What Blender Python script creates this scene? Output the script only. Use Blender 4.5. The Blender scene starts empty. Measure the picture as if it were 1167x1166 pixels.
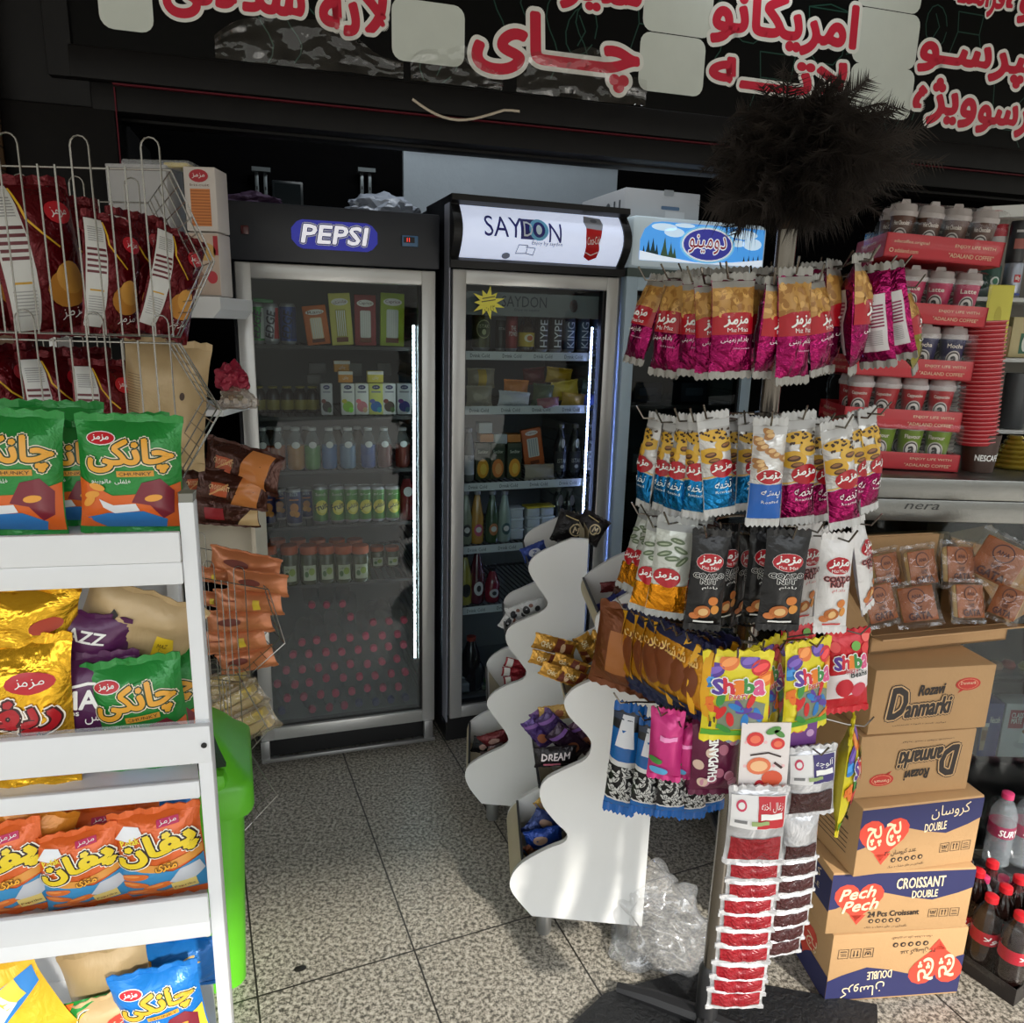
import bpy, bmesh, math, random
from mathutils import Vector as V, Matrix, noise
from mathutils.geometry import tessellate_polygon
S = bpy.context.scene
C = S.collection
PI = math.pi
rnd = random.Random(7)
# ---------- camera model (1167 x 1166 frame) ----------
F, PITCH, ROLL, EYE = 863.4, .2340, .0266, 1.48
_fw = V((0, math.cos(PITCH), -math.sin(PITCH))); _up = V((0, math.sin(PITCH), math.cos(PITCH))); _rt = V((1, 0, 0))
CR = math.cos(ROLL)*_rt + math.sin(ROLL)*_up
CU = -math.sin(ROLL)*_rt + math.cos(ROLL)*_up
EP = V((0, 0, EYE))
def ray(px, py): return _fw + CR*((px-583.5)/F) - CU*((py-583)/F)
def atY(px, py, Y):
    d = ray(px, py); return EP + d*(Y/d.y)
def atZ(px, py, z):
    d = ray(px, py); return EP + d*((z-EYE)/d.z)
class Pl:
    """a vertical plane through (x0,y0) running at yaw; gives world points and local (x,z)"""
    def __init__(s, x0, y0, yaw, z0=0): s.x0, s.y0, s.yaw, s.z0 = x0, y0, yaw, z0; s.d = V((math.cos(yaw), math.sin(yaw), 0)); s.n = V((-math.sin(yaw), math.cos(yaw), 0))
    def w(s, px, py, dep=0):
        o = V((s.x0, s.y0, 0)) + s.n*dep; d = ray(px, py)
        return EP + d*(s.n.dot(o-EP)/s.n.dot(d))
    def l(s, px, py, dep=0):
        p = s.w(px, py, dep); return (s.d.dot(p-V((s.x0, s.y0, 0))), p.z-s.z0)
# ---------- materials ----------
def lin(c):
    c = c/255.0
    return c/12.92 if c <= .04045 else ((c+.055)/1.055)**2.4
MATS = {}
def M(name, rgb=None, rough=.5, metal=0, bump=0, bscale=40, var=.06, emit=0, alpha=1, trans=0, coat=0, vscale=14, spec=None):
    if name in MATS: return MATS[name]
    m = bpy.data.materials.new(name); MATS[name] = m
    m.use_nodes = True
    nt = m.node_tree; b = nt.nodes['Principled BSDF']
    col = (lin(rgb[0]), lin(rgb[1]), lin(rgb[2]), 1)
    tc = nt.nodes.new('ShaderNodeTexCoord')
    n = nt.nodes.new('ShaderNodeTexNoise'); n.inputs['Scale'].default_value = vscale; n.inputs['Detail'].default_value = 3
    nt.links.new(tc.outputs['Object'], n.inputs['Vector'])
    mx = nt.nodes.new('ShaderNodeMixRGB')
    mx.inputs[1].default_value = tuple(x*(1-var) for x in col[:3])+(1,)
    mx.inputs[2].default_value = tuple(min(1, x*(1+var)) for x in col[:3])+(1,)
    nt.links.new(n.outputs['Fac'], mx.inputs[0]); nt.links.new(mx.outputs[0], b.inputs['Base Color'])
    b.inputs['Roughness'].default_value = rough; b.inputs['Metallic'].default_value = metal
    if spec is not None: b.inputs['Specular IOR Level'].default_value = spec
    if coat: b.inputs['Coat Weight'].default_value = coat; b.inputs['Coat Roughness'].default_value = .12
    if trans: b.inputs['Transmission Weight'].default_value = trans
    if alpha < 1: b.inputs['Alpha'].default_value = alpha
    if emit:
        nt.links.new(mx.outputs[0], b.inputs['Emission Color']); b.inputs['Emission Strength'].default_value = emit
    if bump:
        n2 = nt.nodes.new('ShaderNodeTexNoise'); n2.inputs['Scale'].default_value = bscale; n2.inputs['Detail'].default_value = 4; n2.inputs['Distortion'].default_value = .6
        nt.links.new(tc.outputs['Object'], n2.inputs['Vector'])
        bp = nt.nodes.new('ShaderNodeBump'); bp.inputs['Strength'].default_value = bump; bp.inputs['Distance'].default_value = .02
        nt.links.new(n2.outputs['Fac'], bp.inputs['Height']); nt.links.new(bp.outputs[0], b.inputs['Normal'])
    return m
def clear_mat(name, tint=(255, 255, 255), haze=.0, hazecol=(220, 225, 230), gloss=1.0, rough=.03, bump=0, bscale=30, hz=None):
    """thin clear sheet: transparent + fresnel gloss (+ haze, optionally limited by height in object space)"""
    if name in MATS: return MATS[name]
    m = bpy.data.materials.new(name); MATS[name] = m; m.use_nodes = True; nt = m.node_tree; nt.nodes.clear()
    out = nt.nodes.new('ShaderNodeOutputMaterial'); tr = nt.nodes.new('ShaderNodeBsdfTransparent'); gl = nt.nodes.new('ShaderNodeBsdfGlossy')
    tr.inputs[0].default_value = tuple(lin(x) for x in tint)+(1,); gl.inputs['Roughness'].default_value = rough
    fr = nt.nodes.new('ShaderNodeFresnel'); ge = nt.nodes.new('ShaderNodeNewGeometry'); io = nt.nodes.new('ShaderNodeMath'); io.operation = 'MULTIPLY_ADD'
    io.inputs[1].default_value = 1/1.5-1.5; io.inputs[2].default_value = 1.5; nt.links.new(ge.outputs['Backfacing'], io.inputs[0]); nt.links.new(io.outputs[0], fr.inputs[0])
    mu = nt.nodes.new('ShaderNodeMath'); mu.operation = 'MULTIPLY'; mu.inputs[1].default_value = gloss
    nt.links.new(fr.outputs[0], mu.inputs[0])
    m1 = nt.nodes.new('ShaderNodeMixShader'); nt.links.new(mu.outputs[0], m1.inputs[0]); nt.links.new(tr.outputs[0], m1.inputs[1]); nt.links.new(gl.outputs[0], m1.inputs[2])
    last = m1
    if bump:
        tc = nt.nodes.new('ShaderNodeTexCoord'); n2 = nt.nodes.new('ShaderNodeTexNoise'); n2.inputs['Scale'].default_value = bscale; n2.inputs['Detail'].default_value = 3
        nt.links.new(tc.outputs['Object'], n2.inputs['Vector'])
        bp = nt.nodes.new('ShaderNodeBump'); bp.inputs['Strength'].default_value = bump; bp.inputs['Distance'].default_value = .02
        nt.links.new(n2.outputs['Fac'], bp.inputs['Height']); nt.links.new(bp.outputs[0], gl.inputs['Normal']); nt.links.new(bp.outputs[0], fr.inputs['Normal'])
    if haze:
        df = nt.nodes.new('ShaderNodeBsdfDiffuse'); df.inputs[0].default_value = tuple(lin(x) for x in hazecol)+(1,)
        m2 = nt.nodes.new('ShaderNodeMixShader'); m2.inputs[0].default_value = haze
        nt.links.new(last.outputs[0], m2.inputs[1]); nt.links.new(df.outputs[0], m2.inputs[2])
        if hz:
            tc = nt.nodes.new('ShaderNodeTexCoord'); sx = nt.nodes.new('ShaderNodeSeparateXYZ'); nt.links.new(tc.outputs['Object'], sx.inputs[0])
            mr = nt.nodes.new('ShaderNodeMapRange'); mr.inputs[1].default_value = hz[0]; mr.inputs[2].default_value = hz[1]; mr.inputs[3].default_value = haze; mr.inputs[4].default_value = 0
            nt.links.new(sx.outputs[2], mr.inputs[0]); nt.links.new(mr.outputs[0], m2.inputs[0])
        last = m2
    nt.links.new(last.outputs[0], out.inputs[0])
    return m
def C3(r, g, b, rough=.45, **k):  # plain printed colour
    return M('print_%d_%d_%d_%d' % (r, g, b, int(rough*100)) + ('e' if k.get('emit') else ''), (r, g, b), rough, **k)
# ---------- mesh builder ----------
class MB:
    def __init__(s): s.v = []; s.f = []; s.m = []; s.mats = []
    def mi(s, mat):
        if mat not in s.mats: s.mats.append(mat)
        return s.mats.index(mat)
    def add(s, vs, fs, mat):
        k = len(s.v); s.v += [tuple(p) for p in vs]; i = s.mi(mat)
        s.f += [tuple(k+j for j in f) for f in fs]; s.m += [i]*len(fs); return s
    def box(s, x0, x1, y0, y1, z0, z1, mat, bv=0):
        if bv:
            b = min(bv, (x1-x0)/2.01, (y1-y0)/2.01, (z1-z0)/2.01)
            bm = bmesh.new(); bmesh.ops.create_cube(bm, size=1)
            for q in bm.verts: q.co = V(((x0+x1)/2+q.co.x*(x1-x0), (y0+y1)/2+q.co.y*(y1-y0), (z0+z1)/2+q.co.z*(z1-z0)))
            bmesh.ops.bevel(bm, geom=bm.edges[:], offset=b, segments=2, affect='EDGES', profile=.5)
            bm.verts.index_update()
            s.add([q.co for q in bm.verts], [[q.index for q in f.verts] for f in bm.faces], mat); bm.free(); return s
        vs = [(x, y, z) for z in (z0, z1) for y in (y0, y1) for x in (x0, x1)]
        return s.add(vs, [(0, 2, 3, 1), (4, 5, 7, 6), (0, 1, 5, 4), (2, 6, 7, 3), (0, 4, 6, 2), (1, 3, 7, 5)], mat)
    def prism(s, poly, y0, y1, mat, axis='y'):
        """poly of (a,b) extruded along an axis: y -> (a,y,b); x -> (x,a,b); z -> (a,b,z)"""
        n = len(poly)
        mk = {'y': lambda a, b, t: (a, t, b), 'x': lambda a, b, t: (t, a, b), 'z': lambda a, b, t: (a, b, t)}[axis]
        vs = [mk(a, b, y0) for a, b in poly]+[mk(a, b, y1) for a, b in poly]
        tri = tessellate_polygon([[V((a, b, 0)) for a, b in poly]])
        fs = [tuple(t) for t in tri]+[tuple(n+i for i in reversed(t)) for t in tri]
        fs += [(i, (i+1) % n, n+(i+1) % n, n+i) for i in range(n)]
        return s.add(vs, fs, mat)
    def tube(s, pts, r, mat, n=6, close=False):
        pts = [V(p) for p in pts]
        if not close: pts = [p for i, p in enumerate(pts) if i == 0 or (p-pts[i-1]).length > 1e-6]
        N = len(pts); rings = []; up = None; k0 = len(s.v); vs = []
        for i, p in enumerate(pts):
            a = pts[(i-1) % N] if (i > 0 or close) else p; b = pts[(i+1) % N] if (i < N-1 or close) else p
            t = (b-a).normalized()
            if up is None: up = t.orthogonal().normalized()
            up = (up-t*up.dot(t)); up = up.normalized() if up.length > 1e-6 else t.orthogonal().normalized()
            w = t.cross(up); rr = r[i] if isinstance(r, (list, tuple)) else r
            vs += [p+(up*math.cos(2*PI*j/n)+w*math.sin(2*PI*j/n))*rr for j in range(n)]
        fs = []
        for i in range(N if close else N-1):
            a = i*n; b = ((i+1) % N)*n
            fs += [(a+j, a+(j+1) % n, b+(j+1) % n, b+j) for j in range(n)]
        if not close: fs += [tuple(range(n-1, -1, -1)), tuple(range((N-1)*n, N*n))]
        return s.add(vs, fs, mat)
    def lathe(s, prof, mat, n=16, o=(0, 0, 0), axis='z', wob=None):
        """prof: [(r,z)...]; mat: one or one per segment"""
        vs = []; N = len(prof)
        for r, z in prof:
            for j in range(n):
                a = 2*PI*j/n; rr = r*(1+(wob(a, z) if wob else 0))
                p = (rr*math.cos(a), rr*math.sin(a), z)
                if axis == 'y': p = (p[0], p[2], p[1])
                vs.append((p[0]+o[0], p[1]+o[1], p[2]+o[2]))
        for i in range(N-1):
            fs = [(i*n+j, i*n+(j+1) % n, (i+1)*n+(j+1) % n, (i+1)*n+j) for j in range(n)]
            mm = mat[i] if isinstance(mat, list) else mat
            if i == 0: s.add(vs, fs, mm); k = len(s.v)-len(vs)
            else:
                ii = s.mi(mm); s.f += [tuple(k+q for q in f) for f in fs]; s.m += [ii]*len(fs)
        m0 = mat[0] if isinstance(mat, list) else mat; m1 = mat[-1] if isinstance(mat, list) else mat
        if prof[0][0] > 1e-5: s.f.append(tuple(k+j for j in reversed(range(n)))); s.m.append(s.mi(m0))
        if prof[-1][0] > 1e-5: s.f.append(tuple(k+(N-1)*n+j for j in range(n))); s.m.append(s.mi(m1))
        return s
    def sheet(s, fn, nu, nv, mat):
        """fn(u,v) in 0..1"""
        vs = [fn(i/nu, j/nv) for j in range(nv+1) for i in range(nu+1)]
        return s.add(vs, [(j*(nu+1)+i, j*(nu+1)+i+1, (j+1)*(nu+1)+i+1, (j+1)*(nu+1)+i) for j in range(nv) for i in range(nu)], mat)
    def build(s, name, parent=None, loc=(0, 0, 0), rz=0, smooth=True, angle=40, label=None):
        me = bpy.data.meshes.new(name); me.from_pydata(s.v, [], s.f)
        for m in s.mats: me.materials.append(m)
        me.polygons.foreach_set('material_index', s.m)
        me.update()
        if smooth:
            me.polygons.foreach_set('use_smooth', [True]*len(s.f))
            me.set_sharp_from_angle(angle=math.radians(angle))
        o = bpy.data.objects.new(name, me); C.objects.link(o)
        o.location = loc; o.rotation_euler = (0, 0, rz)
        if parent: o.parent = parent
        if label: o['label'] = label
        return o
def tag(o, label, cat, group=None):
    o['label'] = label; o['category'] = cat
    if group: o['group'] = group
    return o
def thing(name, label, cat, loc=(0, 0, 0), rz=0, group=None):
    o = bpy.data.objects.new(name, None); C.objects.link(o); o.location = loc; o.rotation_euler = (0, 0, rz); o.empty_display_size = .05
    return tag(o, label, cat, group)
def struct(o): o['kind'] = 'structure'; return o
KIDS = {}
def dup(o, parent=None):
    c = o.copy(); C.objects.link(c)
    if parent: c.parent = parent
    for ch in [x for x in bpy.data.objects if x.parent == o] if o.name not in KIDS else KIDS[o.name]: dup(ch, c)
    return c
class Proto:
    """first use returns the object itself, later uses copies"""
    def __init__(s, o): s.o = o; s.used = False; KIDS[o.name] = [x for x in C.objects if x.parent == o]; [KIDS.setdefault(k.name, [x for x in C.objects if x.parent == k]) for k in KIDS[o.name]]
    def get(s, label=None, group=None):
        if not s.used: s.used = True; c = s.o
        else: c = dup(s.o)
        if label: c['label'] = label
        if group: c['group'] = group
        return c
ORD = ['first', 'second', 'third', 'fourth', 'fifth', 'sixth', 'seventh', 'eighth', 'ninth', 'tenth', 'eleventh', 'twelfth', 'thirteenth', 'fourteenth', 'fifteenth', 'sixteenth']
# ---------- writing ----------
_PF = {'ا': 'FE8D2', 'آ': 'FE812', 'ب': 'FE8F4', 'پ': 'FB564', 'ت': 'FE954', 'ث': 'FE994', 'ج': 'FE9D4', 'چ': 'FB7A4', 'ح': 'FEA14', 'خ': 'FEA54', 'د': 'FEA92', 'ذ': 'FEAB2', 'ر': 'FEAD2', 'ز': 'FEAF2', 'ژ': 'FB8A2', 'س': 'FEB14', 'ش': 'FEB54', 'ص': 'FEB94', 'ط': 'FEC14', 'ظ': 'FEC54', 'ع': 'FEC94', 'غ': 'FECD4', 'ف': 'FED14', 'ق': 'FED54', 'ک': 'FB8E4', 'گ': 'FB924', 'ل': 'FEDD4', 'م': 'FEE14', 'ن': 'FEE54', 'و': 'FEED2', 'ه': 'FEE94', 'ی': 'FBFC4'}
def fa(t):
    t = t.replace('لا', '\x01'); out = []
    def dual(c): return c == 'ـ' or (c in _PF and _PF[c][4] == '4')
    def joins(c): return c == 'ـ' or c == '\x01' or c in _PF
    for i, c in enumerate(t):
        p = i > 0 and dual(t[i-1]) and joins(c); n = i+1 < len(t) and dual(c) and joins(t[i+1])
        if c == '\x01': out.append('\uFEFC' if p else '\uFEFB')
        elif c in _PF:
            b = int(_PF[c][:4], 16); k = (3 if p and n else 1 if p else 2 if n else 0)
            out.append(chr(b+k))
        else: out.append(c)
    return ''.join(reversed(out))
_TC = {}
def text2d(s, off=0, shear=0, res=2):
    k = (s, off, shear, res)
    if k in _TC: return _TC[k]
    if any('\u0600' <= c <= '\u06ff' and c not in '۰۱۲۳۴۵۶۷۸۹' for c in s): s = fa(s)
    cu = bpy.data.curves.new('t', 'FONT'); cu.body = s; cu.offset = off; cu.shear = shear; cu.resolution_u = res; cu.fill_mode = 'FRONT'; cu.space_line = .8; cu.align_x = 'CENTER'
    o = bpy.data.objects.new('t', cu); C.objects.link(o)
    dg = bpy.context.evaluated_depsgraph_get(); me = bpy.data.meshes.new_from_object(o.evaluated_get(dg))
    vs = [(q.co.x, q.co.y) for q in me.vertices]; fs = [tuple(p.vertices) for p in me.polygons]
    bpy.data.objects.remove(o); bpy.data.curves.remove(cu); bpy.data.meshes.remove(me)
    _TC[k] = (vs, fs); return _TC[k]
def T(s, x, y, w, h, mat, rot=0, off=0, shear=0, res=2, L=3, out=None, oo=.03, fine=False):
    """text fitted into a w x h box centred on (x,y); out = outline material(s) below it"""
    b, _ = text2d(s, 0, shear, res)
    if not b: return []
    x0 = min(p[0] for p in b); x1 = max(p[0] for p in b); y0 = min(p[1] for p in b); y1 = max(p[1] for p in b)
    sx = w/max(1e-6, x1-x0); sy = (h/max(1e-6, y1-y0)) if h else sx
    if not w: sx = sy
    cs, sn = math.cos(rot), math.sin(rot); R_ = []
    def mp(vs):
        o = []
        for a, c in vs:
            a = (a-(x0+x1)/2)*sx; c = (c-(y0+y1)/2)*sy
            o.append((x+a*cs-c*sn, y+a*sn+c*cs))
        return o
    v1, f1 = text2d(s, 0, shear, res); base = mp(v1)
    hh = abs(y1-y0)*sy; ww = off*1.1*min(sx, sy)*1.0
    def fat(rad, n, mt, l):
        for j in range(n):
            dx, dy = rad*math.cos(2*PI*j/n), rad*math.sin(2*PI*j/n)
            R_.append(([(a+dx, b_+dy) for a, b_ in base], f1, mt, l+.4*j/n))
    if out:
        ol = out if isinstance(out, list) else [out]
        for i, om in enumerate(ol):
            n = len(ol); fat(ww+oo*1.25*(n-i)*min(sx, sy), 26 if fine else 8, om, L-.5*(n-i))
    if off > .024: fat(ww*.8, 20 if fine else 5, mat, L)
    else: R_.append((base, f1, mat, L))
    return R_
def P(pts, mat, L=1):
    t = tessellate_polygon([[V((a, b, 0)) for a, b in pts]]); return [([tuple(p) for p in pts], [tuple(q) for q in t], mat, L)]
def R(x, y, w, h, mat, r=0, rot=0, L=1):
    if r:
        pts = []
        for cx, cy, a0 in ((w/2-r, h/2-r, 0), (-w/2+r, h/2-r, 90), (-w/2+r, -h/2+r, 180), (w/2-r, -h/2+r, 270)):
            pts += [(cx+r*math.cos(math.radians(a0+a)), cy+r*math.sin(math.radians(a0+a))) for a in (0, 22, 45, 68, 90)]
    else: pts = [(-w/2, -h/2), (w/2, -h/2), (w/2, h/2), (-w/2, h/2)]
    cs, sn = math.cos(rot), math.sin(rot)
    return [([(x+a*cs-b*sn, y+a*sn+b*cs) for a, b in pts], [tuple(range(len(pts)))], mat, L)]
def E(x, y, rx, ry, mat, rot=0, L=1, n=16, a0=0, a1=360):
    cs, sn = math.cos(rot), math.sin(rot); o = []
    for i in range(n):
        t = math.radians(a0+(a1-a0)*i/(n if a1-a0 == 360 else n-1)); a, b = rx*math.cos(t), ry*math.sin(t); o.append((x+a*cs-b*sn, y+a*sn+b*cs))
    return [(o, [tuple(range(n))], mat, L)]
def LN(pts, w, mat, L=1, close=False):
    """stroke of width w"""
    o = []; N = len(pts)
    rng = range(N if close else N-1)
    for i in rng:
        a = V(pts[i]); b = V(pts[(i+1) % N]); t = b-a
        if t.length < 1e-7: continue
        t = t.normalized()*w/2; n = V((-t.y, t.x)); a = a-t*.5; b = b+t*.5
        o.append(([tuple(a-n), tuple(b-n), tuple(b+n), tuple(a+n)], [(0, 1, 2, 3)], mat, L))
    return o
def xf(items, x=0, y=0, s=1, rot=0, sy=None, dL=0):
    cs, sn = math.cos(rot), math.sin(rot); sy = s if sy is None else sy
    return [([(x+(a*s)*cs-(b*sy)*sn, y+(a*s)*sn+(b*sy)*cs) for a, b in vs], fs, m, L+dL) for vs, fs, m, L in items]
def deco(mb, surf, items, step=0, e0=.0004, clip=None):
    """lay flat print items on a surface: surf(x,y) -> (point, normal); step cuts faces so that they follow a curved surface"""
    for vs, fs, mat, L in items:
        if not fs: continue
        if step or clip:
            bm = bmesh.new(); bv = [bm.verts.new((a, b, 0)) for a, b in vs]
            for f in fs:
                try: bm.faces.new([bv[i] for i in f])
                except ValueError: pass
            if clip:
                for (co, no) in (((clip[0], 0, 0), (-1, 0, 0)), ((clip[1], 0, 0), (1, 0, 0)), ((0, clip[2], 0), (0, -1, 0)), ((0, clip[3], 0), (0, 1, 0))):
                    bmesh.ops.bisect_plane(bm, geom=bm.verts[:]+bm.edges[:]+bm.faces[:], plane_co=co, plane_no=no, clear_outer=True)
            if step and bm.verts:
                xs = [q.co.x for q in bm.verts]; ys = [q.co.y for q in bm.verts]
                sx, sy = step if isinstance(step, tuple) else (step, step)
                for lo, hi, st, ax in ((min(xs), max(xs), sx, 0), (min(ys), max(ys), sy, 1)):
                    k = math.ceil(lo/st+1e-6)
                    while k*st < hi-1e-6:
                        co = (k*st, 0, 0) if ax == 0 else (0, k*st, 0)
                        bmesh.ops.bisect_plane(bm, geom=bm.verts[:]+bm.edges[:]+bm.faces[:], plane_co=co, plane_no=(1, 0, 0) if ax == 0 else (0, 1, 0)); k += 1
            bm.verts.index_update(); vs = [(q.co.x, q.co.y) for q in bm.verts]; fs = [[q.index for q in f.verts] for f in bm.faces]; bm.free()
        out = []
        for a, b in vs:
            p, n = surf(a, b); out.append(p+n*(e0*(L+1)))
        mb.add(out, fs, mat)
def flat(o, ex, ey):
    o, ex, ey = V(o), V(ex), V(ey); n = ex.cross(ey).normalized()
    return lambda a, b: (o+ex*a+ey*b, n)
def cyl(r0, r1=None, h=1, z0=0, a0=-PI/2):
    r1 = r0 if r1 is None else r1
    def f(a, b):
        r = r0+(r1-r0)*((b-z0)/h); t = a0+a/r0; n = V((math.cos(t), math.sin(t), 0)); return (V((r*n.x, r*n.y, b)), n)
    return f
def smooth_line(p, n=4):
    o = []
    for i in range(len(p)-1):
        a, b, c, d = p[max(0, i-1)], p[i], p[i+1], p[min(len(p)-1, i+2)]
        for k in range(n):
            t = k/n; o.append(tuple(.5*(2*b[j]+(c[j]-a[j])*t+(2*a[j]-5*b[j]+4*c[j]-d[j])*t*t+(3*b[j]-a[j]-3*c[j]+d[j])*t**3) for j in (0, 1)))
    return o+[p[-1]]
# ---------- bags ----------
def bag_surf(w, h, t, seed=0, wr=.12, pinch=.06, side=-1):
    def f(x, z):
        u = max(-1, min(1, 2*x/w)); v = max(-1, min(1, 2*z/h-1))
        pr = (max(0, 1-abs(u)**2.4))**.75*(max(0, 1-abs(v)**2.6))**.8
        k = 1+wr*(noise.noise(V((u*2.2+seed*3.1, v*2.6, seed)))+.5*math.sin(u*9+seed)*abs(v)**2*(1-u*u))
        y = side*t/2*pr*k
        return V((x*(1-pinch*(1-v**4)), y, z))
    def g(x, z):
        e = .002; a = f(x-e, z); b = f(x+e, z); c = f(x, z-e); d = f(x, z+e)
        n = (b-a).cross(d-c)*(-side*1); n = n.normalized() if n.length > 1e-9 else V((0, side, 0))
        if n.y*side < 0: n = -n
        if abs(u_ := 2*x/w) > .97 or n.length < .5: n = V((0, side, 0))
        return f(x, z), n
    return f, g
def bag(name, w, h, t, base, items=(), seal=None, back=None, seed=0, wr=.12, pinch=.06, sealh=.05, top=True, bottom=True, hole=False, backitems=(), n=(12, 14), L=None, parent=None):
    """a filled pillow bag standing on its bottom seal; front faces -y; origin bottom centre"""
    f, g = bag_surf(w, h, t, seed, wr, pinch); fb, gb = bag_surf(w, h, t, seed+5, wr, pinch, 1)
    back = back or base; mb = MB(); nu, nv = n
    mb.sheet(lambda u, v: f((u-.5)*w, v*h), nu, nv, base)
    mb.sheet(lambda u, v: fb((.5-u)*w, v*h), nu, nv, back)
    sh = sealh*h; m = .0
    cl = (-w/2*.985, w/2*.985, sh*.3, h-sh*.3)
    deco(mb, g, items, (w/nu, h/nv), e0=.0005, clip=cl)
    if backitems: deco(mb, gb, backitems, (w/nu, h/nv), e0=.0005, clip=cl)
    o = mb.build(name, parent, angle=70)
    seal = seal or base
    for on, z, sgn, nm in ((top, h, 1, 'top_seal'), (bottom, 0, -1, 'bottom_seal')):
        if not on: continue
        k = MB(); N = 14; vs = []
        for i in range(N+1):
            x = (i/N-.5)*w; wv = .12*t*math.sin(i*1.3+seed)*(.4)
            zz = z+sgn*(sh+(.004 if i % 2 else 0)*min(1, h/.15))
            hw = .06*t
            vs += [(x, wv-.0012, z-sgn*.002), (x, wv-.0012, zz), (x, wv+.0012, zz), (x, wv+.0012, z-sgn*.002)]
        fs = []
        for i in range(N):
            a, b = i*4, i*4+4
            for q in range(4): fs.append((a+q, b+q, b+(q+1) % 4, a+(q+1) % 4))
        fs += [(0, 1, 2, 3), (N*4+3, N*4+2, N*4+1, N*4)]
        k.add(vs, fs, seal); k.build(nm, o, smooth=False)
    return o
def put(o, px, pb, pt, Y, rz=0, rx=0, ry=0, h=None, wx=None, z=None):
    """stand o (height h in its own units, origin at its base) so that base is seen at (px,pb) and top at pt, at distance Y"""
    a = atY(px, pb, Y); b = atY(px, pt, Y)
    if z is not None: a.z = z
    s = (b.z-a.z)/h if h else 1
    o.location = a; o.scale = (s*(wx or 1), s*(wx or 1) if wx else s, s); o.rotation_euler = (rx, ry, rz); return o
# ================= setting =================
SG = Pl(-1.081, 2.079, .2733)
F1 = Pl(-.831, 2.316, .3118); F2 = Pl(-.205, 2.485, .3546)
def floor_mat():
    m = bpy.data.materials.new('granite_tiles'); m.use_nodes = True; nt = m.node_tree; b = nt.nodes['Principled BSDF']; N = nt.nodes.new; LK = nt.links.new
    tc = N('ShaderNodeTexCoord')
    n1 = N('ShaderNodeTexNoise'); n1.inputs['Scale'].default_value = 105; n1.inputs['Detail'].default_value = 6; n1.inputs['Roughness'].default_value = .75
    n2 = N('ShaderNodeTexVoronoi'); n2.inputs['Scale'].default_value = 130; n2.feature = 'F1'
    n3 = N('ShaderNodeTexNoise'); n3.inputs['Scale'].default_value = 1.6
    for n in (n1, n2, n3): LK(tc.outputs['Object'], n.inputs['Vector'])
    r1 = N('ShaderNodeValToRGB'); e = r1.color_ramp.elements
    e[0].position = .40; e[0].color = (.035, .033, .029, 1); e[1].position = .52; e[1].color = (.42, .385, .32, 1)
    e.new(.46).color = (.13, .12, .095, 1); e.new(.62).color = (.62, .58, .5, 1)
    LK(n1.outputs['Fac'], r1.inputs[0])
    mx = N('ShaderNodeMixRGB'); mx.blend_type = 'MULTIPLY'; mx.inputs[0].default_value = .3; LK(r1.outputs[0], mx.inputs[1]); LK(n2.outputs['Distance'], mx.inputs[2])
    m3 = N('ShaderNodeMixRGB'); m3.inputs[0].default_value = .18; LK(mx.outputs[0], m3.inputs[1]); m3.inputs[2].default_value = (.2, .18, .15, 1)
    sx = N('ShaderNodeSeparateXYZ'); LK(tc.outputs['Object'], sx.inputs[0])
    def math2(op, a, bb):
        q = N('ShaderNodeMath'); q.operation = op
        for i, v in ((0, a), (1, bb)):
            if isinstance(v, (int, float)): q.inputs[i].default_value = v
            else: LK(v, q.inputs[i])
        return q.outputs[0]
    nn = math2('ADD', math2('MULTIPLY', sx.outputs[0], .92), math2('MULTIPLY', sx.outputs[1], .39))
    tt = math2('ADD', math2('MULTIPLY', sx.outputs[0], .39), math2('MULTIPLY', sx.outputs[1], -.92))
    def joint(c, off, per):
        q = math2('PINGPONG', math2('SUBTRACT', c, off), per/2)
        return math2('LESS_THAN', q, .0022)
    j = math2('MAXIMUM', joint(nn, .047, .365), joint(tt, -1.51, 1.1))
    m4 = N('ShaderNodeMixRGB'); LK(j, m4.inputs[0]); LK(m3.outputs[0], m4.inputs[1]); m4.inputs[2].default_value = (.02, .018, .015, 1)
    LK(m4.outputs[0], b.inputs['Base Color']); b.inputs['Roughness'].default_value = .38
    return m
mb = MB(); mb.sheet(lambda u, v: (-7+14*u, -7+14*v, 0), 2, 2, floor_mat()); struct(mb.build('floor'))
black = M('black_wood', (11, 10, 11), .5, bump=.15, bscale=8, var=.3, vscale=5, spec=.2)
blackw = M('black_wall', (6, 6, 7), .8, spec=.05, bump=.1, var=.3)
# back wall
mb = MB(); mb.box(-2.2, 4.2, .95, 1.05, 0, 3.2, blackw); struct(mb.build('wall_back', loc=(F1.x0, F1.y0, 0), rz=.30))
mb = MB(); mb.box(-4, 6, .02, 3.6, 3.05, 3.12, M('ceiling_black', (10, 10, 11), .8, spec=.1)); struct(mb.build('ceiling', loc=(SG.x0, SG.y0, 0), rz=SG.yaw))
# unseen canopy over the pavement, added to keep sun off the upper parts
mb = MB(); mb.box(-5, 7, -4.59, .02, 2.98, 3.1, M('blocker_tan', (128, 120, 108), .7)); struct(mb.build('sun_blocker', loc=(SG.x0, SG.y0, 0), rz=SG.yaw))
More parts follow.
